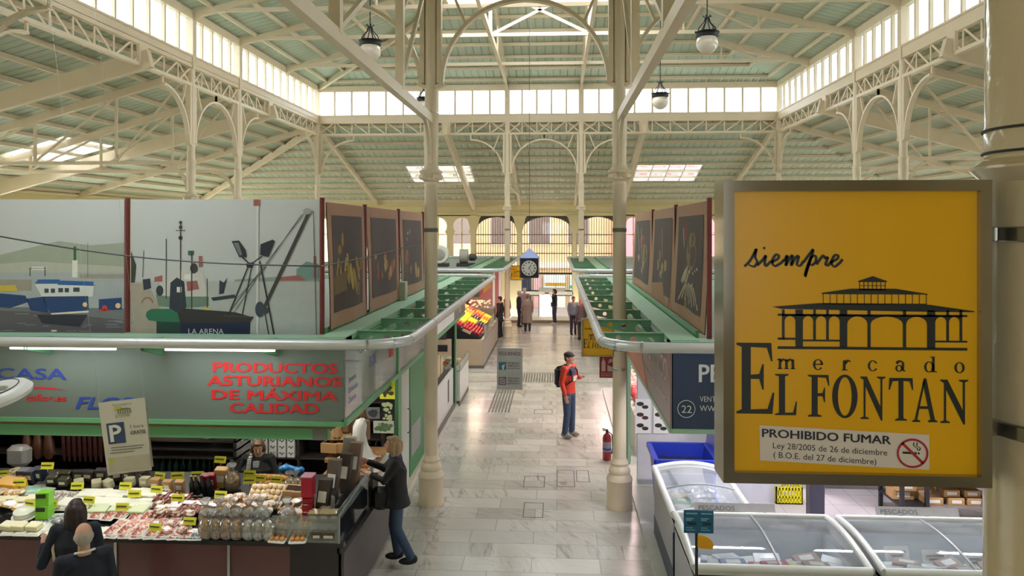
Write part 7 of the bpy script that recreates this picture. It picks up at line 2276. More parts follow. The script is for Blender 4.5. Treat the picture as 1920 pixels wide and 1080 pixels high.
# hanging clock
t = thing('hanging_clock', 'square black hanging clock with a blue pyramid top over the crossing', 'clock', (-.74, 20.44, 2.9))
cx, cy = -.74, 20.44
MB().box((cx - .25, cy - .25, 2.9), (cx + .25, cy + .25, 3.43)).build('case', mat('clock_navy', rgb(22, 26, 44), .35), t, smooth=0)
MB().add([(cx - .27, cy - .27, 3.43), (cx + .27, cy - .27, 3.43), (cx + .27, cy + .27, 3.43), (cx - .27, cy + .27, 3.43), (cx - .17, cy - .17, 3.53), (cx + .17, cy - .17, 3.53), (cx + .17, cy + .17, 3.53), (cx - .17, cy + .17, 3.53), (cx, cy, 3.70)],
         [(3, 2, 1, 0)] + [(i, (i + 1) % 4, (i + 1) % 4 + 4, i + 4) for i in range(4)] + [(4 + i, 4 + (i + 1) % 4, 8) for i in range(4)]).build('pyramid_top', mat('clock_blue', rgb(70, 96, 158), .4), t, smooth=0)
fc = MB().lathe((cx, cy - .25, 3.16), [(0, -.006), (.2, -.006), (.205, 0)], 36, 'Y')
dial = fc.build('dial', mat('clock_dial', rgb(206, 206, 200), .4), t)
m = MB()
for k in range(12):
    a = 2 * pi * k / 12
    q = 1.0 if k % 3 else 1.25
    m.cbox((cx + .155 * sin(a), cy - .262, 3.16 + .155 * cos(a)), (.028 * q, .004, .035 * q), ry=a)
m.build('hour_mark', black, dial, smooth=0)
for L, a, wd in ((.10, .55, .018), (.15, 2.6, .012)):
    MB().beam((cx - .02 * sin(a), cy - .266, 3.16 - .02 * cos(a)), (cx + L * sin(a), cy - .266, 3.16 + L * cos(a)), wd, .004, (0, 1, 0)).build('clock_hand', black, dial, smooth=0)
MB().cyl((cx, cy, 3.69), (cx, cy, 13.2), .008, n=6).build('suspension_cable', mat('dark_cable', rgb(70, 66, 60), .5), t)

# globe lamps
globe_m = mat('opal_globe', rgb(222, 212, 196), .18, var=.03, coat=.4)
iron_m = mat('lamp_iron', rgb(46, 46, 48), .45, .4)
def globe(x, y, z, top, label, r=.215):
    t = thing('globe_lamp', label, 'lamp', (x, y, z), 0, 'globe lamps of the hall')
    MB().ball((x, y, z), (r, r, r * .98), 28, 18).build('globe', globe_m, t)
    MB().lathe((x, y, z), [(r * .86, r * .5), (r * 1.0, r * .55), (r * 1.08, r * .78), (r * .98, r * .86), (r * 1.1, r * 1.0), (r * .9, r * 1.05), (r * .5, r * 1.15), (0, r * 1.18)], 28).build('crown', iron_m, t)
    m = MB()
    for k in range(6):
        a = 2 * pi * k / 6
        m.tube([(x + r * .85 * cos(a), y + r * .85 * sin(a), z + r * 1.05), (x + r * .75 * cos(a), y + r * .75 * sin(a), z + r * 1.4), (x + r * .3 * cos(a), y + r * .3 * sin(a), z + r * 1.9), (x + r * .16 * cos(a), y + r * .16 * sin(a), z + r * 2.35), (x + r * .4 * cos(a), y + r * .4 * sin(a), z + r * 2.5)], .011, 6)
        m.ball((x + r * 1.05 * cos(a), y + r * 1.05 * sin(a), z + r * 1.02), .022, 6, 5)
    m.build('scroll_cage', iron_m, t)
    MB().cyl((x, y, z + r * 2.2), (x, y, top), .012, n=8).build('drop_rod', iron_m, t)
globe(-3.80, 15.2, 7.83, 9.82, 'opal globe lamp hanging at the upper left, left of the heavy beam')
globe(2.98, 15.2, 7.90, 9.82, 'opal globe lamp hanging at the upper right, right of the heavy beam')
globe(-3.62, 20.6, 7.6, 11.2, 'opal globe lamp half hidden behind the left near column')
globe(2.79, 20.6, 7.65, 11.2, 'opal globe lamp hanging just right of the right near column')

# follow us sign over the aisle
t = thing('hanging_sign', 'grey hanging board reading siguenos above the aisle', 'sign', (-.81, 13, 1.44))
MB().box((-1.03, 12.99, 1.44), (-.59, 13.0, 2.15)).build('board', mat('pale_grey_board', rgb(196, 202, 204), .45), t, smooth=0)
fy = lambda x, z, d=0: (x, 12.986 - d, z)
m = MB()
letters(m, 'SÍGUENOS', fy, -1.00, 2.03, .06, .38, bold=.02)
m.build('heading', mat('mauve_print', rgb(150, 110, 126), .5), t, smooth=0)
tl = mat('teal_print', rgb(58, 132, 158), .5)
MB().box((-1.0, 12.984, 1.78), (-.87, 12.989, 1.91)).build('blue_icon', tl, t, smooth=0)
m = MB()
letters(m, 'f', lambda x, z: (x, 12.982, z), -.945, 1.785, .085, .055, bold=.03)
m.build('icon_letter', white, t, smooth=0)
vio = mat('violet_print', rgb(140, 96, 140), .5)
m = MB()
for a, b in (((-1.0, 1.52), (-.87, 1.535)), ((-1.0, 1.635), (-.87, 1.65)), ((-1.0, 1.52), (-.985, 1.65)), ((-.885, 1.52), (-.87, 1.65))):
    m.box((a[0], 12.984, a[1]), (b[0], 12.989, b[1]))
ring_poly(m, lambda x, z, d: (x, 12.985, z), -.935, 1.585, .034, .034, .021, .021, 20)
m.box((-.905, 12.984, 1.612), (-.893, 12.989, 1.624))
m.build('camera_icon', vio, t, smooth=0)
m = MB()
for i, s_ in enumerate(('FACEBOOK', 'MERCADO', 'ELFONTAN')):
    letters(m, s_, fy, -.84, 1.88 - .045 * i, .028, .20, bold=.01)
    letters(m, ('INSTAGRAM', 'MERCADO', 'ELFONTAN')[i], fy, -.84, 1.62 - .045 * i, .028, .20, bold=.01)
m.build('small_lettering', mat('mauve_print', (0, 0, 0)), t, smooth=0)
nyl = mat('nylon_line', rgb(190, 190, 186), .4)
for x in (-1.0, -.62):
    MB().cyl((x, 12.995, 2.14), (x, 12.995, 10.2), .0008, n=5).build('hanging_line', nyl, t)
# parking sheet hanging over the delicatessen counter
pc = at(236, 818, Y=7.0)
t = thing('hanging_sheet', 'white hanging sheet with a blue parking square over the delicatessen counter', 'sign', pc)
t.rotation_euler = (0, R(-8), R(-6))
wht = mat('sheet_white', rgb(216, 212, 200), .5, var=.03)
MB().add([(-.245, 0, -.345), (.225, 0, -.345), (.25, 0, .345), (-.25, 0, .345), (-.245, .006, -.345), (.225, .006, -.345), (.25, .006, .345), (-.25, .006, .345)], [(0, 1, 2, 3), (7, 6, 5, 4), (3, 2, 6, 7), (1, 0, 4, 5)]).build('sheet', wht, t, local=True, smooth=0)
MB().add([(-.25, .01, -.36), (-.1, .09, -.37), (.2, .07, -.33), (.25, .012, .345), (-.25, .012, .345)], [(0, 1, 2, 3, 4)]).build('back_sheet', wht, t, local=True, smooth=0)
fy = lambda x, z, d=0: (x, -.002 - d, z)
m = MB().box((-.19, -.004, -.06), (-.005, -.001, .14))
m.build('blue_square', mat('parking_blue', rgb(58, 76, 116), .5), t, local=True, smooth=0)
m = MB()
m.poly([(-.165, -.006, -.04), (-.125, -.006, -.04), (-.125, -.006, .12), (-.165, -.006, .12)])
ring_poly(m, lambda x, z, d: (x, -.006, z), -.11, .075, .075, .047, .035, .018, 16, -pi / 2, pi / 2)
m.poly([(-.125, -.006, .10), (-.11, -.006, .093), (-.11, -.006, .122), (-.125, -.006, .122)]).poly([(-.125, -.006, .03), (-.11, -.006, .028), (-.11, -.006, .057), (-.125, -.006, .05)])
m.build('parking_letter', white, t, local=True, smooth=0)
m = MB()
letters(m, '1 hora', fy, .06, .07, .035, .14)
letters(m, 'GRATIS', fy, .055, .012, .035, .16, bold=.012)
m.build('dark_print', mat('sheet_ink', rgb(90, 90, 92), .5), t, local=True, smooth=0)
m = MB()
letters(m, 'Por tu compra en', fy, -.10, .30, .018, .2)
m.build('heading', mat('sheet_ink', (0, 0, 0)), t, local=True, smooth=0)
m = MB()
for i, (x, wd) in enumerate(((-.17, .35), (-.17, .33), (-.19, .26))):
    m.box((x, -.004, -.10 - .025 * i), (x + wd, -.002, -.094 - .025 * i))
m.build('printed_line', mat('sheet_ink', rgb(90, 90, 92), .5), t, local=True, smooth=0)
m = MB()
letters(m, 'EL FONTAN', fy, -.08, .185, .03, .15)
for k in range(6):
    m.box((-.05 + .025 * k, -.004, .225), (-.042 + .025 * k, -.002, .255))
m.box((-.055, -.004, .222), (.09, -.002, .226)).poly([(-.07, -.004, .256), (.105, -.004, .256), (.06, -.004, .27), (-.03, -.004, .272)])
m.build('pavilion_print', mat('olive_print', rgb(120, 132, 96), .5), t, local=True, smooth=0)
m = MB().poly([(-.10, -.005, .262), (-.02, -.005, .262), (.0, -.005, .285), (-.08, -.005, .29)])
m.poly([(-.21, -.004, -.25), (-.17, -.004, -.25), (-.16, -.004, -.21), (-.2, -.004, -.2)])
m.build('yellow_print', mat('lime_yellow_print', rgb(206, 200, 60), .5), t, local=True, smooth=0)
m = MB().poly([(-.22, -.003, -.33), (.215, -.003, -.33), (.225, -.003, -.19), (-.22, -.003, -.19)])
m.build('beige_map', mat('beige_print', rgb(196, 190, 172), .5), t, local=True, smooth=0)
for x in (-.24, .24):
    MB().cyl((x, 0, .34), (x, 0, 4.5), .0008, n=5).build('hanging_line', nyl, t, local=True)
# round white ring lamp at the left edge
t = thing('ring_lamp', 'round white ring lamp cut by the left edge of the picture', 'lamp', at(-12, 742, Y=5.2))
t.rotation_euler = (R(14), R(-8), 0)
MB().lathe((0, 0, 0), [(.10, -.02), (.24, -.03), (.25, 0), (.22, .035), (.16, .05), (.10, .03), (.10, -.02)], 40).build('ring', mat('lamp_white', rgb(222, 222, 220), .4), t, local=True)
MB().tube([(.17 * cos(2 * pi * k / 40), .17 * sin(2 * pi * k / 40), .05) for k in range(40)], .004, 5, closed=True).build('seam', seam_m, t, local=True)
MB().cyl((0, 0, .0), (0, 0, 4.0), .004, n=6).build('wire', white, t, local=True)
for k in range(3):
    a = 2 * pi * k / 3
    MB().beam((0, 0, .02), (.12 * cos(a), .12 * sin(a), .02), .012, .012).build('spoke', white, t, local=True, smooth=0)
# fire extinguisher and its sign
ex = at(1138, 862, Z=0)
exx, exy = ex.x, 13.84
t = thing('fire_extinguisher', 'red fire extinguisher standing left of the right near column', 'fire extinguisher', (exx, exy, 0))
MB().lathe((exx, exy, 0), [(.07, .0), (.078, .02), (.078, .40), (.06, .46), (.03, .48), (.03, .5)], 24).build('cylinder', mat('extinguisher_red', rgb(150, 28, 36), .3, coat=.4), t)
MB().box((exx - .02, exy - .02, .49), (exx + .02, exy + .02, .54)).cbox((exx - .03, exy, .555), (.11, .025, .015), ry=.2).cbox((exx - .03, exy, .53), (.1, .02, .012), ry=.1).build('valve', black, t, smooth=0)
MB().tube([(exx + .02, exy - .01, .52), (exx + .09, exy - .03, .47), (exx + .10, exy - .03, .25), (exx + .085, exy - .04, .12)], .011, 8).build('hose', black, t)
m = MB()
m.lathe((exx, exy, 0), [(.0785, .16), (.0795, .17), (.0795, .33), (.0785, .34)], 24)
m.build('paper_label', mat('extinguisher_label', rgb(150, 140, 160), .4), t)
MB().lathe((exx, exy, 0), [(.0795, .19), (.0800, .20), (.0800, .22), (.0795, .225)], 24).build('blue_band', blue_l, t)
a, b = at(1124, 708, Y=11.62), at(1124, 668, Y=11.62)
t = thing('extinguisher_sign', 'red fire extinguisher sign on the right near column', 'sign', (a.x, 11.62, a.z))
MB().box((a.x, 11.61, a.z), (a.x + .32, 11.62, b.z)).build('red_plate', mat('sign_red', rgb(150, 30, 40), .4), t, smooth=0)
m = MB()
sf = lambda x, z, d=0: (a.x + x, 11.607, a.z + z)
for q in ([(.03, .10), (.09, .10), (.09, .24), (.075, .27), (.045, .27), (.03, .24)], [(.05, .27), (.07, .27), (.07, .30), (.05, .30)], [(.12, .1), (.2, .1), (.2, .16), (.12, .2)], [(.13, .22), (.2, .25), (.2, .29), (.15, .29)], [(.02, .07), (.3, .07), (.3, .076), (.02, .076)]):
    m.poly([sf(*p) for p in q])
letters(m, 'EXTINTOR', lambda x, z: sf(x, z), .03, .02, .035, .2)
frame = [(.01, .01), (.31, .01), (.31, .32), (.01, .32)]
m.build('white_pictogram', mat('sign_white', rgb(206, 180, 176), .5), t, smooth=0)
MB().lathe((.94, YN, (a.z + b.z) / 2), [(.104, -.02), (.107, 0), (.104, .02)], 20).box((.90, YN + .09, (a.z + b.z) / 2 - .02), (.98, 11.612, (a.z + b.z) / 2 + .02)).build('clip', steel, t)
# ================================================================== PEOPLE
skin_m = mat('skin', rgb(206, 156, 130), .55, var=.06, scale=20)
def frame_of(d):
    d = Vector(d).normalized()
    ref = Vector((0, 0, 1)) if abs(d.z) < .95 else Vector((0, 1, 0))
    s_ = d.cross(ref).normalized()
    return d, s_, s_.cross(d).normalized()
def melt(name, mb, m, parent, voxel, smooth=3, local=True):
    """weld overlapping volumes into one continuous surface"""
    me = mb.mesh(name, m, smooth=0)
    o = bpy.data.objects.new(name, me)
    COL.objects.link(o)
    r = o.modifiers.new('weld', 'REMESH')
    r.mode = 'VOXEL'
    r.voxel_size = voxel
    s_ = o.modifiers.new('soften', 'SMOOTH')
    s_.factor = .5
    s_.iterations = smooth
    dg = bpy.context.evaluated_depsgraph_get()
    n = bpy.data.meshes.new_from_object(o.evaluated_get(dg))
    n.name = name
    bpy.data.objects.remove(o)
    n.shade_smooth()
    q = bpy.data.objects.new(name, n)
    COL.objects.link(q)
    q.parent = parent
    ORG[q.name] = org(parent)
    return q
def loft(mb, rings, n=20):
    """rings: (centre, rx, ry) stacked bottom to top"""
    vs = []
    for c, rx, ry in rings:
        for k in range(n):
            t = 2 * pi * k / n
            vs.append((c[0] + rx * cos(t), c[1] + ry * sin(t), c[2]))
    fs = [(i * n + k, i * n + (k + 1) % n, (i + 1) * n + (k + 1) % n, (i + 1) * n + k) for i in range(len(rings) - 1) for k in range(n)]
    fs.append(tuple(range(n - 1, -1, -1)))
    fs.append(tuple((len(rings) - 1) * n + k for k in range(n)))
    return mb.add(vs, fs)
def limb(mb, pts, rs, n=14):
    mb.tube(pts, rs, n)
    for p, r in zip(pts, rs):
        mb.ball(p, r * .99, 12, 8)
    return mb
def hand(mb, w, d, side, curl=.35, k=1.0):
    """w wrist, d direction of the forearm, side = towards the thumb"""
    d, s_, u = frame_of(d)
    t = Vector(side)
    t = (t - d * t.dot(d)).normalized()
    nrm = d.cross(t).normalized()
    pc = Vector(w) + d * .05 * k
    M = Matrix((t, nrm, d)).transposed()
    mb.ball(pc, (.042 * k, .017 * k, .056 * k), 12, 8, M)
    for i, (o, L) in enumerate(((.030, .066), (.011, .076), (-.009, .071), (-.028, .055))):
        b = pc + d * .045 * k + t * o * k
        p1 = b + d * L * .45 * k + nrm * .012 * curl * k
        p2 = p1 + (d * cos(curl) + nrm * sin(curl)) * L * .33 * k
        p3 = p2 + (d * cos(curl * 2) + nrm * sin(curl * 2)) * L * .28 * k
        mb.tube([b, p1, p2, p3], [.0095 * k, .009 * k, .0085 * k, .0065 * k], 8)
    b = pc - d * .025 * k + t * .034 * k
    p1 = b + (d * .6 + t * .8) * .034 * k
    p2 = p1 + (d * .9 + t * .4 + nrm * .3) * .03 * k
    mb.tube([Vector(pc) - d * .02 * k, b, p1, p2], [.013 * k, .012 * k, .010 * k, .0075 * k], 8)
def person(label, loc, rz, H, top, legs, shoes, hair, pose=None, fine=.010, long_hair=0, coat=0, bald=False, hat=None, hairfront=True, skirt=None, sk=None):
    """stands at loc facing local -Y turned by rz; joints below are for a height of 1.75 m"""
    p = dict(rs=(-.19, .0, 1.43), ls=(.19, .0, 1.43), re=(-.235, .03, 1.16), rw=(-.235, -.06, .92), le=(.235, .03, 1.16), lw=(.235, -.06, .92),
             rk=(-.10, -.02, .50), ra=(-.10, .02, .09), lk=(.10, -.02, .50), la=(.10, .02, .09), rh=(-.095, 0, .93), lh=(.095, 0, .93),
             chest=(0, 0, 1.28), neck=(0, .01, 1.48), head=(0, -.015, 1.635), hy=0, hp=0, bulk=1.0)
    p.update(pose or {})
    f = H / 1.75
    V = lambda k: Vector(p[k])
    t = thing('person', label, 'person', loc, rz)
    t.scale = (f, f, f)
    B = p['bulk']
    pel = (V('rh') + V('lh')) / 2
    ch, nk, hd = V('chest'), V('neck'), V('head')
    wa = pel.lerp(ch, .5)
    # ---- body: one continuous skin surface
    b = MB()
    loft(b, [(pel - Vector((0, 0, .08)), .13, .09), (pel, .155 * B, .11 * B), (wa, .13 * B, .095 * B), (ch, .16 * B, .11 * B), (nk - Vector((0, 0, .07)), .13, .085), (nk, .055, .055)])
    for s_, h in (('r', 'rh'), ('l', 'lh')):
        limb(b, [V(h), V(s_ + 'k'), V(s_ + 'a')], [.082, .055, .04])
        foot = V(s_ + 'a')
        b.ball(foot + Vector((0, -.06, -.04)), (.04, .11, .04), 12, 8)
        limb(b, [V(s_ + 's'), V(s_ + 'e'), V(s_ + 'w')], [.052, .04, .028])
        limb(b, [V(s_ + 's'), (ch + nk) / 2], [.052, .07])
    limb(b, [nk - Vector((0, 0, .04)), hd - Vector((0, -.015, .07))], [.058, .052])
    HM = Matrix.Rotation(p['hy'], 3, 'Z') @ Matrix.Rotation(p['hp'], 3, 'X')
    hp_ = lambda x, y, z: hd + HM @ Vector((x, y, z))
    b.ball(hp_(0, .01, .02), (.076, .094, .105), 18, 12, HM)
    b.ball(hp_(0, -.022, -.045), (.058, .066, .07), 16, 10, HM)
    b.ball(hp_(0, -.062, -.088), (.026, .022, .02), 10, 8, HM)
    b.tube([hp_(0, -.088, .015), hp_(0, -.106, -.022), hp_(0, -.092, -.034)], [.010, .016, .013], 8)
    for s_ in (-1, 1):
        b.ball(hp_(s_ * .078, .012, -.005), (.012, .02, .032), 8, 6, HM)
        b.ball(hp_(s_ * .036, -.066, -.022), (.022, .016, .02), 8, 6, HM)
    for s_, sd in (('r', 1), ('l', -1)):
        d = V(s_ + 'w') - V(s_ + 'e')
        th = p.get(s_ + 'thumb', (sd * .3, -1, .2))
        hand(b, V(s_ + 'w'), d, th, p.get(s_ + 'curl', .4))
    body = melt('body', b, sk or skin_m, t, fine, 2)
    # ---- face
    if fine <= .012:
        for s_ in (-1, 1):
            MB().ball(hp_(s_ * .031, -.083, .008), (.012, .007, .009), 10, 6, HM).build('eye', mat('eye_white', rgb(200, 190, 180), .2), body, local=True)
            MB().ball(hp_(s_ * .031, -.089, .008), (.006, .004, .006), 8, 5, HM).build('iris', mat('eye_dark', rgb(40, 30, 26), .2), body, local=True)
            MB().tube([hp_(s_ * .016, -.089, .028), hp_(s_ * .032, -.088, .034), hp_(s_ * .048, -.078, .029)], .0045, 6).build('eyebrow', hair, body, local=True)
        MB().tube([hp_(-.024, -.078, -.060), hp_(-.008, -.088, -.058), hp_(.008, -.088, -.058), hp_(.024, -.078, -.060)], [.003, .006, .006, .003], 7).build('mouth', mat('lips', rgb(160, 90, 84), .5), body, local=True)
    # ---- hair
    h = MB()
    if bald:
        h.ball(hp_(0, .024, .002), (.0835, .092, .088), 18, 12, HM)
        h.ball(hp_(0, .06, -.03), (.06, .045, .06), 12, 8, HM)
    else:
        h.ball(hp_(0, .022, .036), (.086, .098, .096), 18, 12, HM)
        if hairfront:
            h.ball(hp_(0, -.045, .088), (.062, .048, .03), 12, 8, HM)
        if long_hair:
            L = long_hair
            for s_ in (-1, 1):
                limb(h, [hp_(s_ * .07, .015, .03), hp_(s_ * .082, .02, -.05), hp_(s_ * (.075 + .01), .03, -L)], [.036, .036, .028], 10)
            limb(h, [hp_(0, .085, .03), hp_(0, .09, -.05), hp_(0, .085, -L)], [.06, .062, .04], 12)
            for s_ in (-1, 1):
                limb(h, [hp_(s_ * .045, .075, .02), hp_(s_ * .05, .08, -.05), hp_(s_ * .045, .075, -L)], [.05, .05, .034], 10)
        else:
            h.ball(hp_(0, .06, -.02), (.066, .05, .07), 12, 8, HM)
    if hat is None or not bald:
        melt('hair', h, hair, t, max(.008, fine * .9), 2)
    if hat:
        m = MB().ball(hp_(0, .015, .062), (.098, .112, .06), 18, 10, HM)
        m.ball(hp_(0, -.075, .05), (.066, .055, .014), 14, 6, HM)
        melt('flat_cap', m, hat, t, .009, 2)
    # ---- trousers
    m = MB()
    loft(m, [(pel - Vector((0, 0, .07)), .16 * B, .115 * B), (pel + Vector((0, 0, .06)), .168 * B, .122 * B), (pel + Vector((0, 0, .14)), .15 * B, .11 * B)])
    for s_, hh in (('r', 'rh'), ('l', 'lh')):
        a = V(s_ + 'a')
        k = V(s_ + 'k')
        limb(m, [V(hh) - Vector((0, 0, .02)), k, a.lerp(k, .06)], [.098, .072, .062])
    melt('trousers', m, legs, t, max(.012, fine), 3)
    # ---- top
    m = MB()
    low = pel + Vector((0, 0, -.02 if not coat else 0))
    rings = []
    if coat:
        rings += [((pel.x, pel.y, pel.z - coat), .215 * B, .165 * B), ((pel.x, pel.y, pel.z - coat * .5), .195 * B, .15 * B)]
    rings += [(low, .178 * B, .132 * B), (wa, .163 * B, .122 * B), (ch, .19 * B, .135 * B), (nk - Vector((0, 0, .075)), .165, .105), (nk - Vector((0, 0, .01)), .078, .075)]
    loft(m, rings)
    for s_ in 'rl':
        e, w_ = V(s_ + 'e'), V(s_ + 'w')
        limb(m, [(ch + nk) / 2 * .4 + V(s_ + 's') * .6, V(s_ + 's'), e, w_.lerp(e, .07)], [.09, .074, .058, .043])
    melt('jacket', m, top, t, max(.012, fine), 3)
    # ---- shoes
    for s_ in 'rl':
        a = V(s_ + 'a')
        m = MB().ball(a + Vector((0, -.055, -.035)), (.048, .13, .052), 14, 8).ball(a + Vector((0, .03, -.01)), (.048, .055, .06), 12, 8)
        m.v = [(x, y, max(z, a.z - .085)) for x, y, z in m.v]
        sh = melt('shoe', m, shoes, t, .012, 2)
    return t, V, hp_
blk = mat('black_wool', rgb(28, 28, 32), .85, var=.2, bump=.2, bscale=80)
jean = mat('blue_denim', rgb(58, 76, 104), .8, var=.15, scale=12)
navyc = mat('navy_wool', rgb(24, 28, 42), .8, var=.15)
hblond = mat('ash_blond_hair', rgb(158, 132, 98), .6, var=.25, scale=30)
hbrown = mat('brown_hair', rgb(96, 68, 48), .55, var=.25, scale=30)
hdark = mat('dark_brown_hair', rgb(44, 30, 28), .5, var=.25, scale=30)
hgrey = mat('grey_hair', rgb(170, 162, 152), .6, var=.2, scale=30)
shk = mat('black_shoe', rgb(20, 20, 22), .5)
# shopper at the end of the counter, facing left (-X): local -Y turned to -X is rz = -90 deg
t, V, hp_ = person('blond shopper in a black coat and jeans reaching over the end of the delicatessen counter', (-1.98, 9.3, .05), R(-82), 1.58, blk, jean, shk, hblond,
    dict(rs=(-.18, -.02, 1.41), ls=(.18, -.02, 1.41), re=(-.22, -.2, 1.24), rw=(-.14, -.42, 1.36), le=(.21, -.16, 1.2), lw=(.12, -.34, 1.26),
         rk=(-.10, -.06, .49), ra=(-.10, .0, .09), lk=(.10, .0, .50), la=(.11, .2, .10), chest=(0, -.02, 1.27), neck=(0, -.03, 1.47), head=(0, -.07, 1.625), hp=-.12, bulk=1.12), fine=.009, long_hair=.12, coat=.12)
MB().rbox((.0, -.22, .9), (.16, .26, .3), .05).build('handbag', mat('black_leather', rgb(24, 22, 24), .4), t, local=True)
MB().tube([(.0, -.16, 1.04), (.08, -.12, 1.25), (.17, -.02, 1.46), (.1, .1, 1.3), (.0, .02, 1.0)], .012, 7).build('bag_strap', mat('black_leather', (0, 0, 0)), t, local=True)
MB().lathe((0, -.035, 1.47), [(.085, -.03), (.09, .0), (.075, .035), (.062, .04)], 18).build('scarf', mat('blue_scarf', rgb(58, 68, 110), .8), t, local=True)
# man with the red jacket
red_j = mat('orange_red_jacket', rgb(196, 56, 30), .55, var=.08)
t, V, hp_ = person('man in an orange red jacket and dark flat cap standing in the aisle', (.24, 15.3, 0), R(62), 1.72, red_j, jean, mat('grey_trainer', rgb(150, 150, 140), .6), mat('short_grey_hair', rgb(80, 70, 62), .6),
    dict(re=(-.24, .04, 1.15), rw=(-.23, -.04, .90), le=(.24, -.02, 1.18), lw=(.10, -.22, 1.24), rk=(-.11, -.02, .49), ra=(-.12, .03, .09), lk=(.11, -.02, .49), la=(.14, .0, .09)), fine=.010, hat=mat('dark_cap_cloth', rgb(40, 38, 46), .7), hairfront=False)
m = MB()
loft(m, [((0, 0, 1.30), .196, .142), ((0, 0, 1.40), .178, .125), ((0, .01, 1.46), .10, .09)])
m.build('navy_yoke', mat('navy_cloth', rgb(44, 44, 70), .7), t, local=True)
MB().rbox((.03, -.138, 1.22), (.2, .02, .1), .008).build('pale_chest_band', mat('pale_band', rgb(214, 196, 180), .6), t, local=True)
m = MB().rbox((0, .2, 1.23), (.3, .17, .42), .06)
bp = m.build('backpack', mat('navy_backpack', rgb(38, 38, 62), .6), t, local=True)
for s_ in (-1, 1):
    MB().tube([(s_ * .12, .16, 1.42), (s_ * .125, .02, 1.515), (s_ * .12, -.13, 1.38), (s_ * .13, -.15, 1.2), (s_ * .16, .05, 1.05)], .018, 7).build('strap', mat('navy_backpack', (0, 0, 0)), bp, local=True)
# vendor behind the counter, facing the viewer
t, V, hp_ = person('brown haired vendor in a black cardigan standing behind the delicatessen counter', (-3.88, 9.62, 0), R(6), 1.49, blk, navyc, shk, hbrown,
    dict(re=(-.26, -.02, 1.18), rw=(-.22, -.16, 1.0), le=(.27, -.06, 1.2), lw=(.34, -.26, 1.08), lcurl=.8, hy=.25, hp=.28, head=(.01, -.05, 1.61), bulk=1.4), fine=.009, long_hair=.08)
strp = mat('striped_scarf', rgb(206, 206, 204), .7)
nt = strp.node_tree
tc, mx = nt.nodes['Texture Coordinate'], [n for n in nt.nodes if n.type == 'MIX'][0]
wv = nt.nodes.new('ShaderNodeTexWave'); wv.bands_direction = 'Z'; wv.inputs['Scale'].default_value = 12
nt.links.new(tc.outputs['Object'], wv.inputs['Vector'])
nt.links.new(wv.outputs['Fac'], mx.inputs[0])
mx.inputs[6].default_value = (.06, .06, .07, 1); mx.inputs[7].default_value = (.75, .74, .72, 1)
MB().tube([(-.09, .02, 1.5), (-.10, -.11, 1.44), (-.11, -.165, 1.25), (-.12, -.175, 1.05), (-.12, -.17, .98)], [.03, .034, .034, .034, .03], 8).build('striped_scarf', strp, t, local=True)
MB().add([(-.05, -.125, 1.42), (.05, -.125, 1.42), (.035, -.172, 1.22), (-.02, -.172, 1.2), (-.05, -.1, 1.42), (.05, -.1, 1.42), (.035, -.14, 1.22), (-.02, -.14, 1.2)], [(0, 3, 2, 1), (0, 1, 5, 4), (1, 2, 6, 5), (2, 3, 7, 6), (3, 0, 4, 7)]).build('striped_shirt', strp, t, local=True)
t2 = thing('blue_bag', 'bright blue plastic bag on the counter by the vendor', 'bag', at(585, 893, Y=9.5))
m = MB()
for k in range(7):
    m.ball((-.12 + .04 * k, .02 * sin(k * 2), .04 + .02 * sin(k)), (.05, .05, .045), 10, 6)
melt('bag', m, mat('bright_blue_bag', rgb(40, 130, 200), .35), t2, .012, 2)
t2.location = (at(552, 895, Y=9.3).x, 9.2, 1.18)
# customers at the lower left, backs to the viewer
t, V, hp_ = person('dark haired woman in a navy coat at the lower left, hand raised to her bag', (-4.72, 7.15, 0), R(-165), 1.54, navyc, navyc, shk, hdark,
    dict(le=(.32, .06, 1.08), lw=(.36, -.10, 1.24), lcurl=.7, re=(-.25, -.02, 1.16), rw=(-.16, -.2, 1.05), hy=.2, bulk=1.15), fine=.010, long_hair=.16)
MB().tube([(.16, .1, 1.02), (.2, .08, 1.25), (.17, -.02, 1.5), (.14, -.16, 1.3)], .016, 7).build('bag_strap', mat('pale_strap', rgb(190, 180, 160), .6), t, local=True)
t, V, hp_ = person('balding grey haired man in a dark blazer at the lower left corner', (-4.16, 6.42, 0), R(-135), 1.60, navyc, navyc, shk, hgrey, dict(bulk=1.12, hy=-.1), fine=.010, bald=True)
m = MB().tube([(-.085, .03, 1.5), (-.03, .085, 1.515), (.03, .085, 1.515), (.085, .03, 1.5)], .012, 8)
m.build('shirt_collar', white, t, local=True)
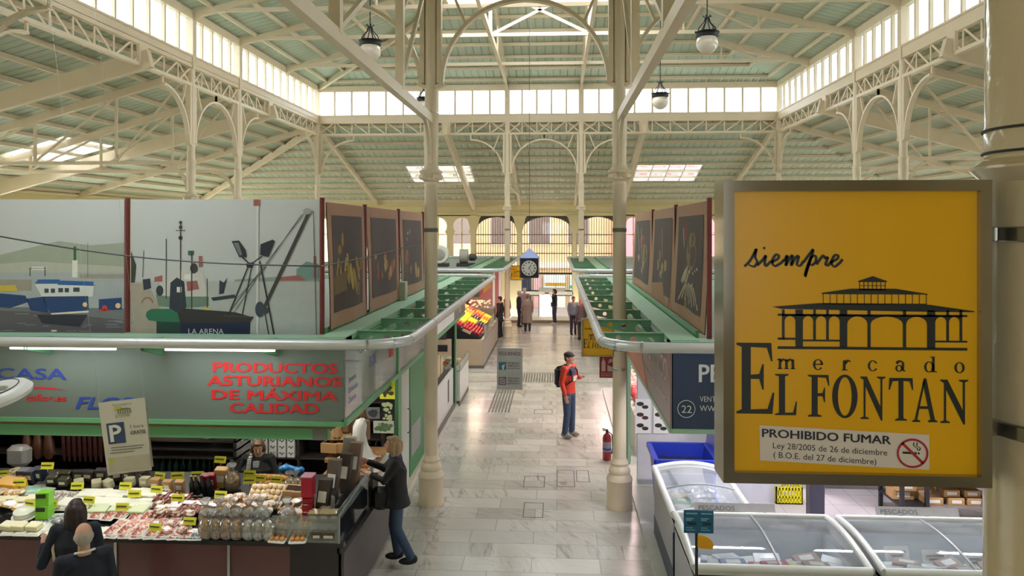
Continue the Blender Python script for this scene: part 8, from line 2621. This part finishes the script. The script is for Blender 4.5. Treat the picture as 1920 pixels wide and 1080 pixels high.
# people at the far end
F_ = .018
person('man in dark navy clothes at the far end beside the left far column', (-1.62, 32.4, 0), R(100), 1.55, navyc, navyc, shk, hgrey, fine=F_)
person('person in a grey quilted jacket with white hair behind the man in navy', (-1.42, 33.2, 0), R(160), 1.62, mat('quilted_grey', rgb(150, 150, 152), .6, var=.2, scale=18), mat('charcoal_cloth', rgb(54, 54, 62), .8), shk, mat('white_hair', rgb(200, 198, 194), .6), fine=F_)
person('person in a long grey beige coat seen from behind at the far end', (-1.20, 30.9, 0), R(180), 1.53, mat('taupe_coat', rgb(140, 126, 116), .8), mat('charcoal_cloth', (0, 0, 0)), shk, mat('faded_hair', rgb(120, 96, 78), .6), dict(bulk=1.15), fine=F_, coat=.5)
t, V, hp_ = person('woman in dark clothes with a shoulder bag in front of the entrance doors', (-.10, 33.4, 0), R(-70), 1.56, navyc, mat('slate_trousers', rgb(50, 54, 70), .8), mat('pale_trainer', rgb(196, 190, 186), .6), hdark, dict(le=(.22, -.08, 1.2), lw=(.1, -.18, 1.38)), fine=F_, long_hair=.1)
MB().rbox((-.22, .02, .98), (.1, .28, .24), .04).build('shoulder_bag', mat('dark_plum_bag', rgb(60, 50, 60), .5), t, local=True)
t, V, hp_ = person('person in a grey jacket with a backpack by the right far column', (.66, 30.1, 0), R(20), 1.53, mat('steel_grey_jacket', rgb(128, 132, 142), .7), mat('plum_trousers', rgb(60, 50, 70), .8), shk, mat('auburn_hair', rgb(92, 56, 48), .6), fine=F_)
MB().rbox((0, .18, 1.2), (.28, .14, .36), .05).build('backpack', navyc, t, local=True)
person('person in a pink hood and grey coat behind the right far column', (.93, 28.8, 0), R(-150), 1.55, mat('warm_grey_coat', rgb(108, 92, 90), .8), mat('charcoal_cloth', (0, 0, 0)), shk, mat('pink_hood', rgb(226, 132, 136), .7), fine=F_, long_hair=.1, coat=.15)
person('shopper in a black coat at the fruit stall beside the left far column', (-2.2, 29.2, 0), R(-110), 1.6, mat('black_coat', rgb(34, 28, 32), .8), navyc, shk, hdark, fine=F_, coat=.25)
person('shopper in a dark red coat at the end of the fruit stall', (-2.02, 30.6, 0), R(-60), 1.6, mat('wine_coat', rgb(110, 40, 52), .8), navyc, shk, hbrown, fine=F_, coat=.2)
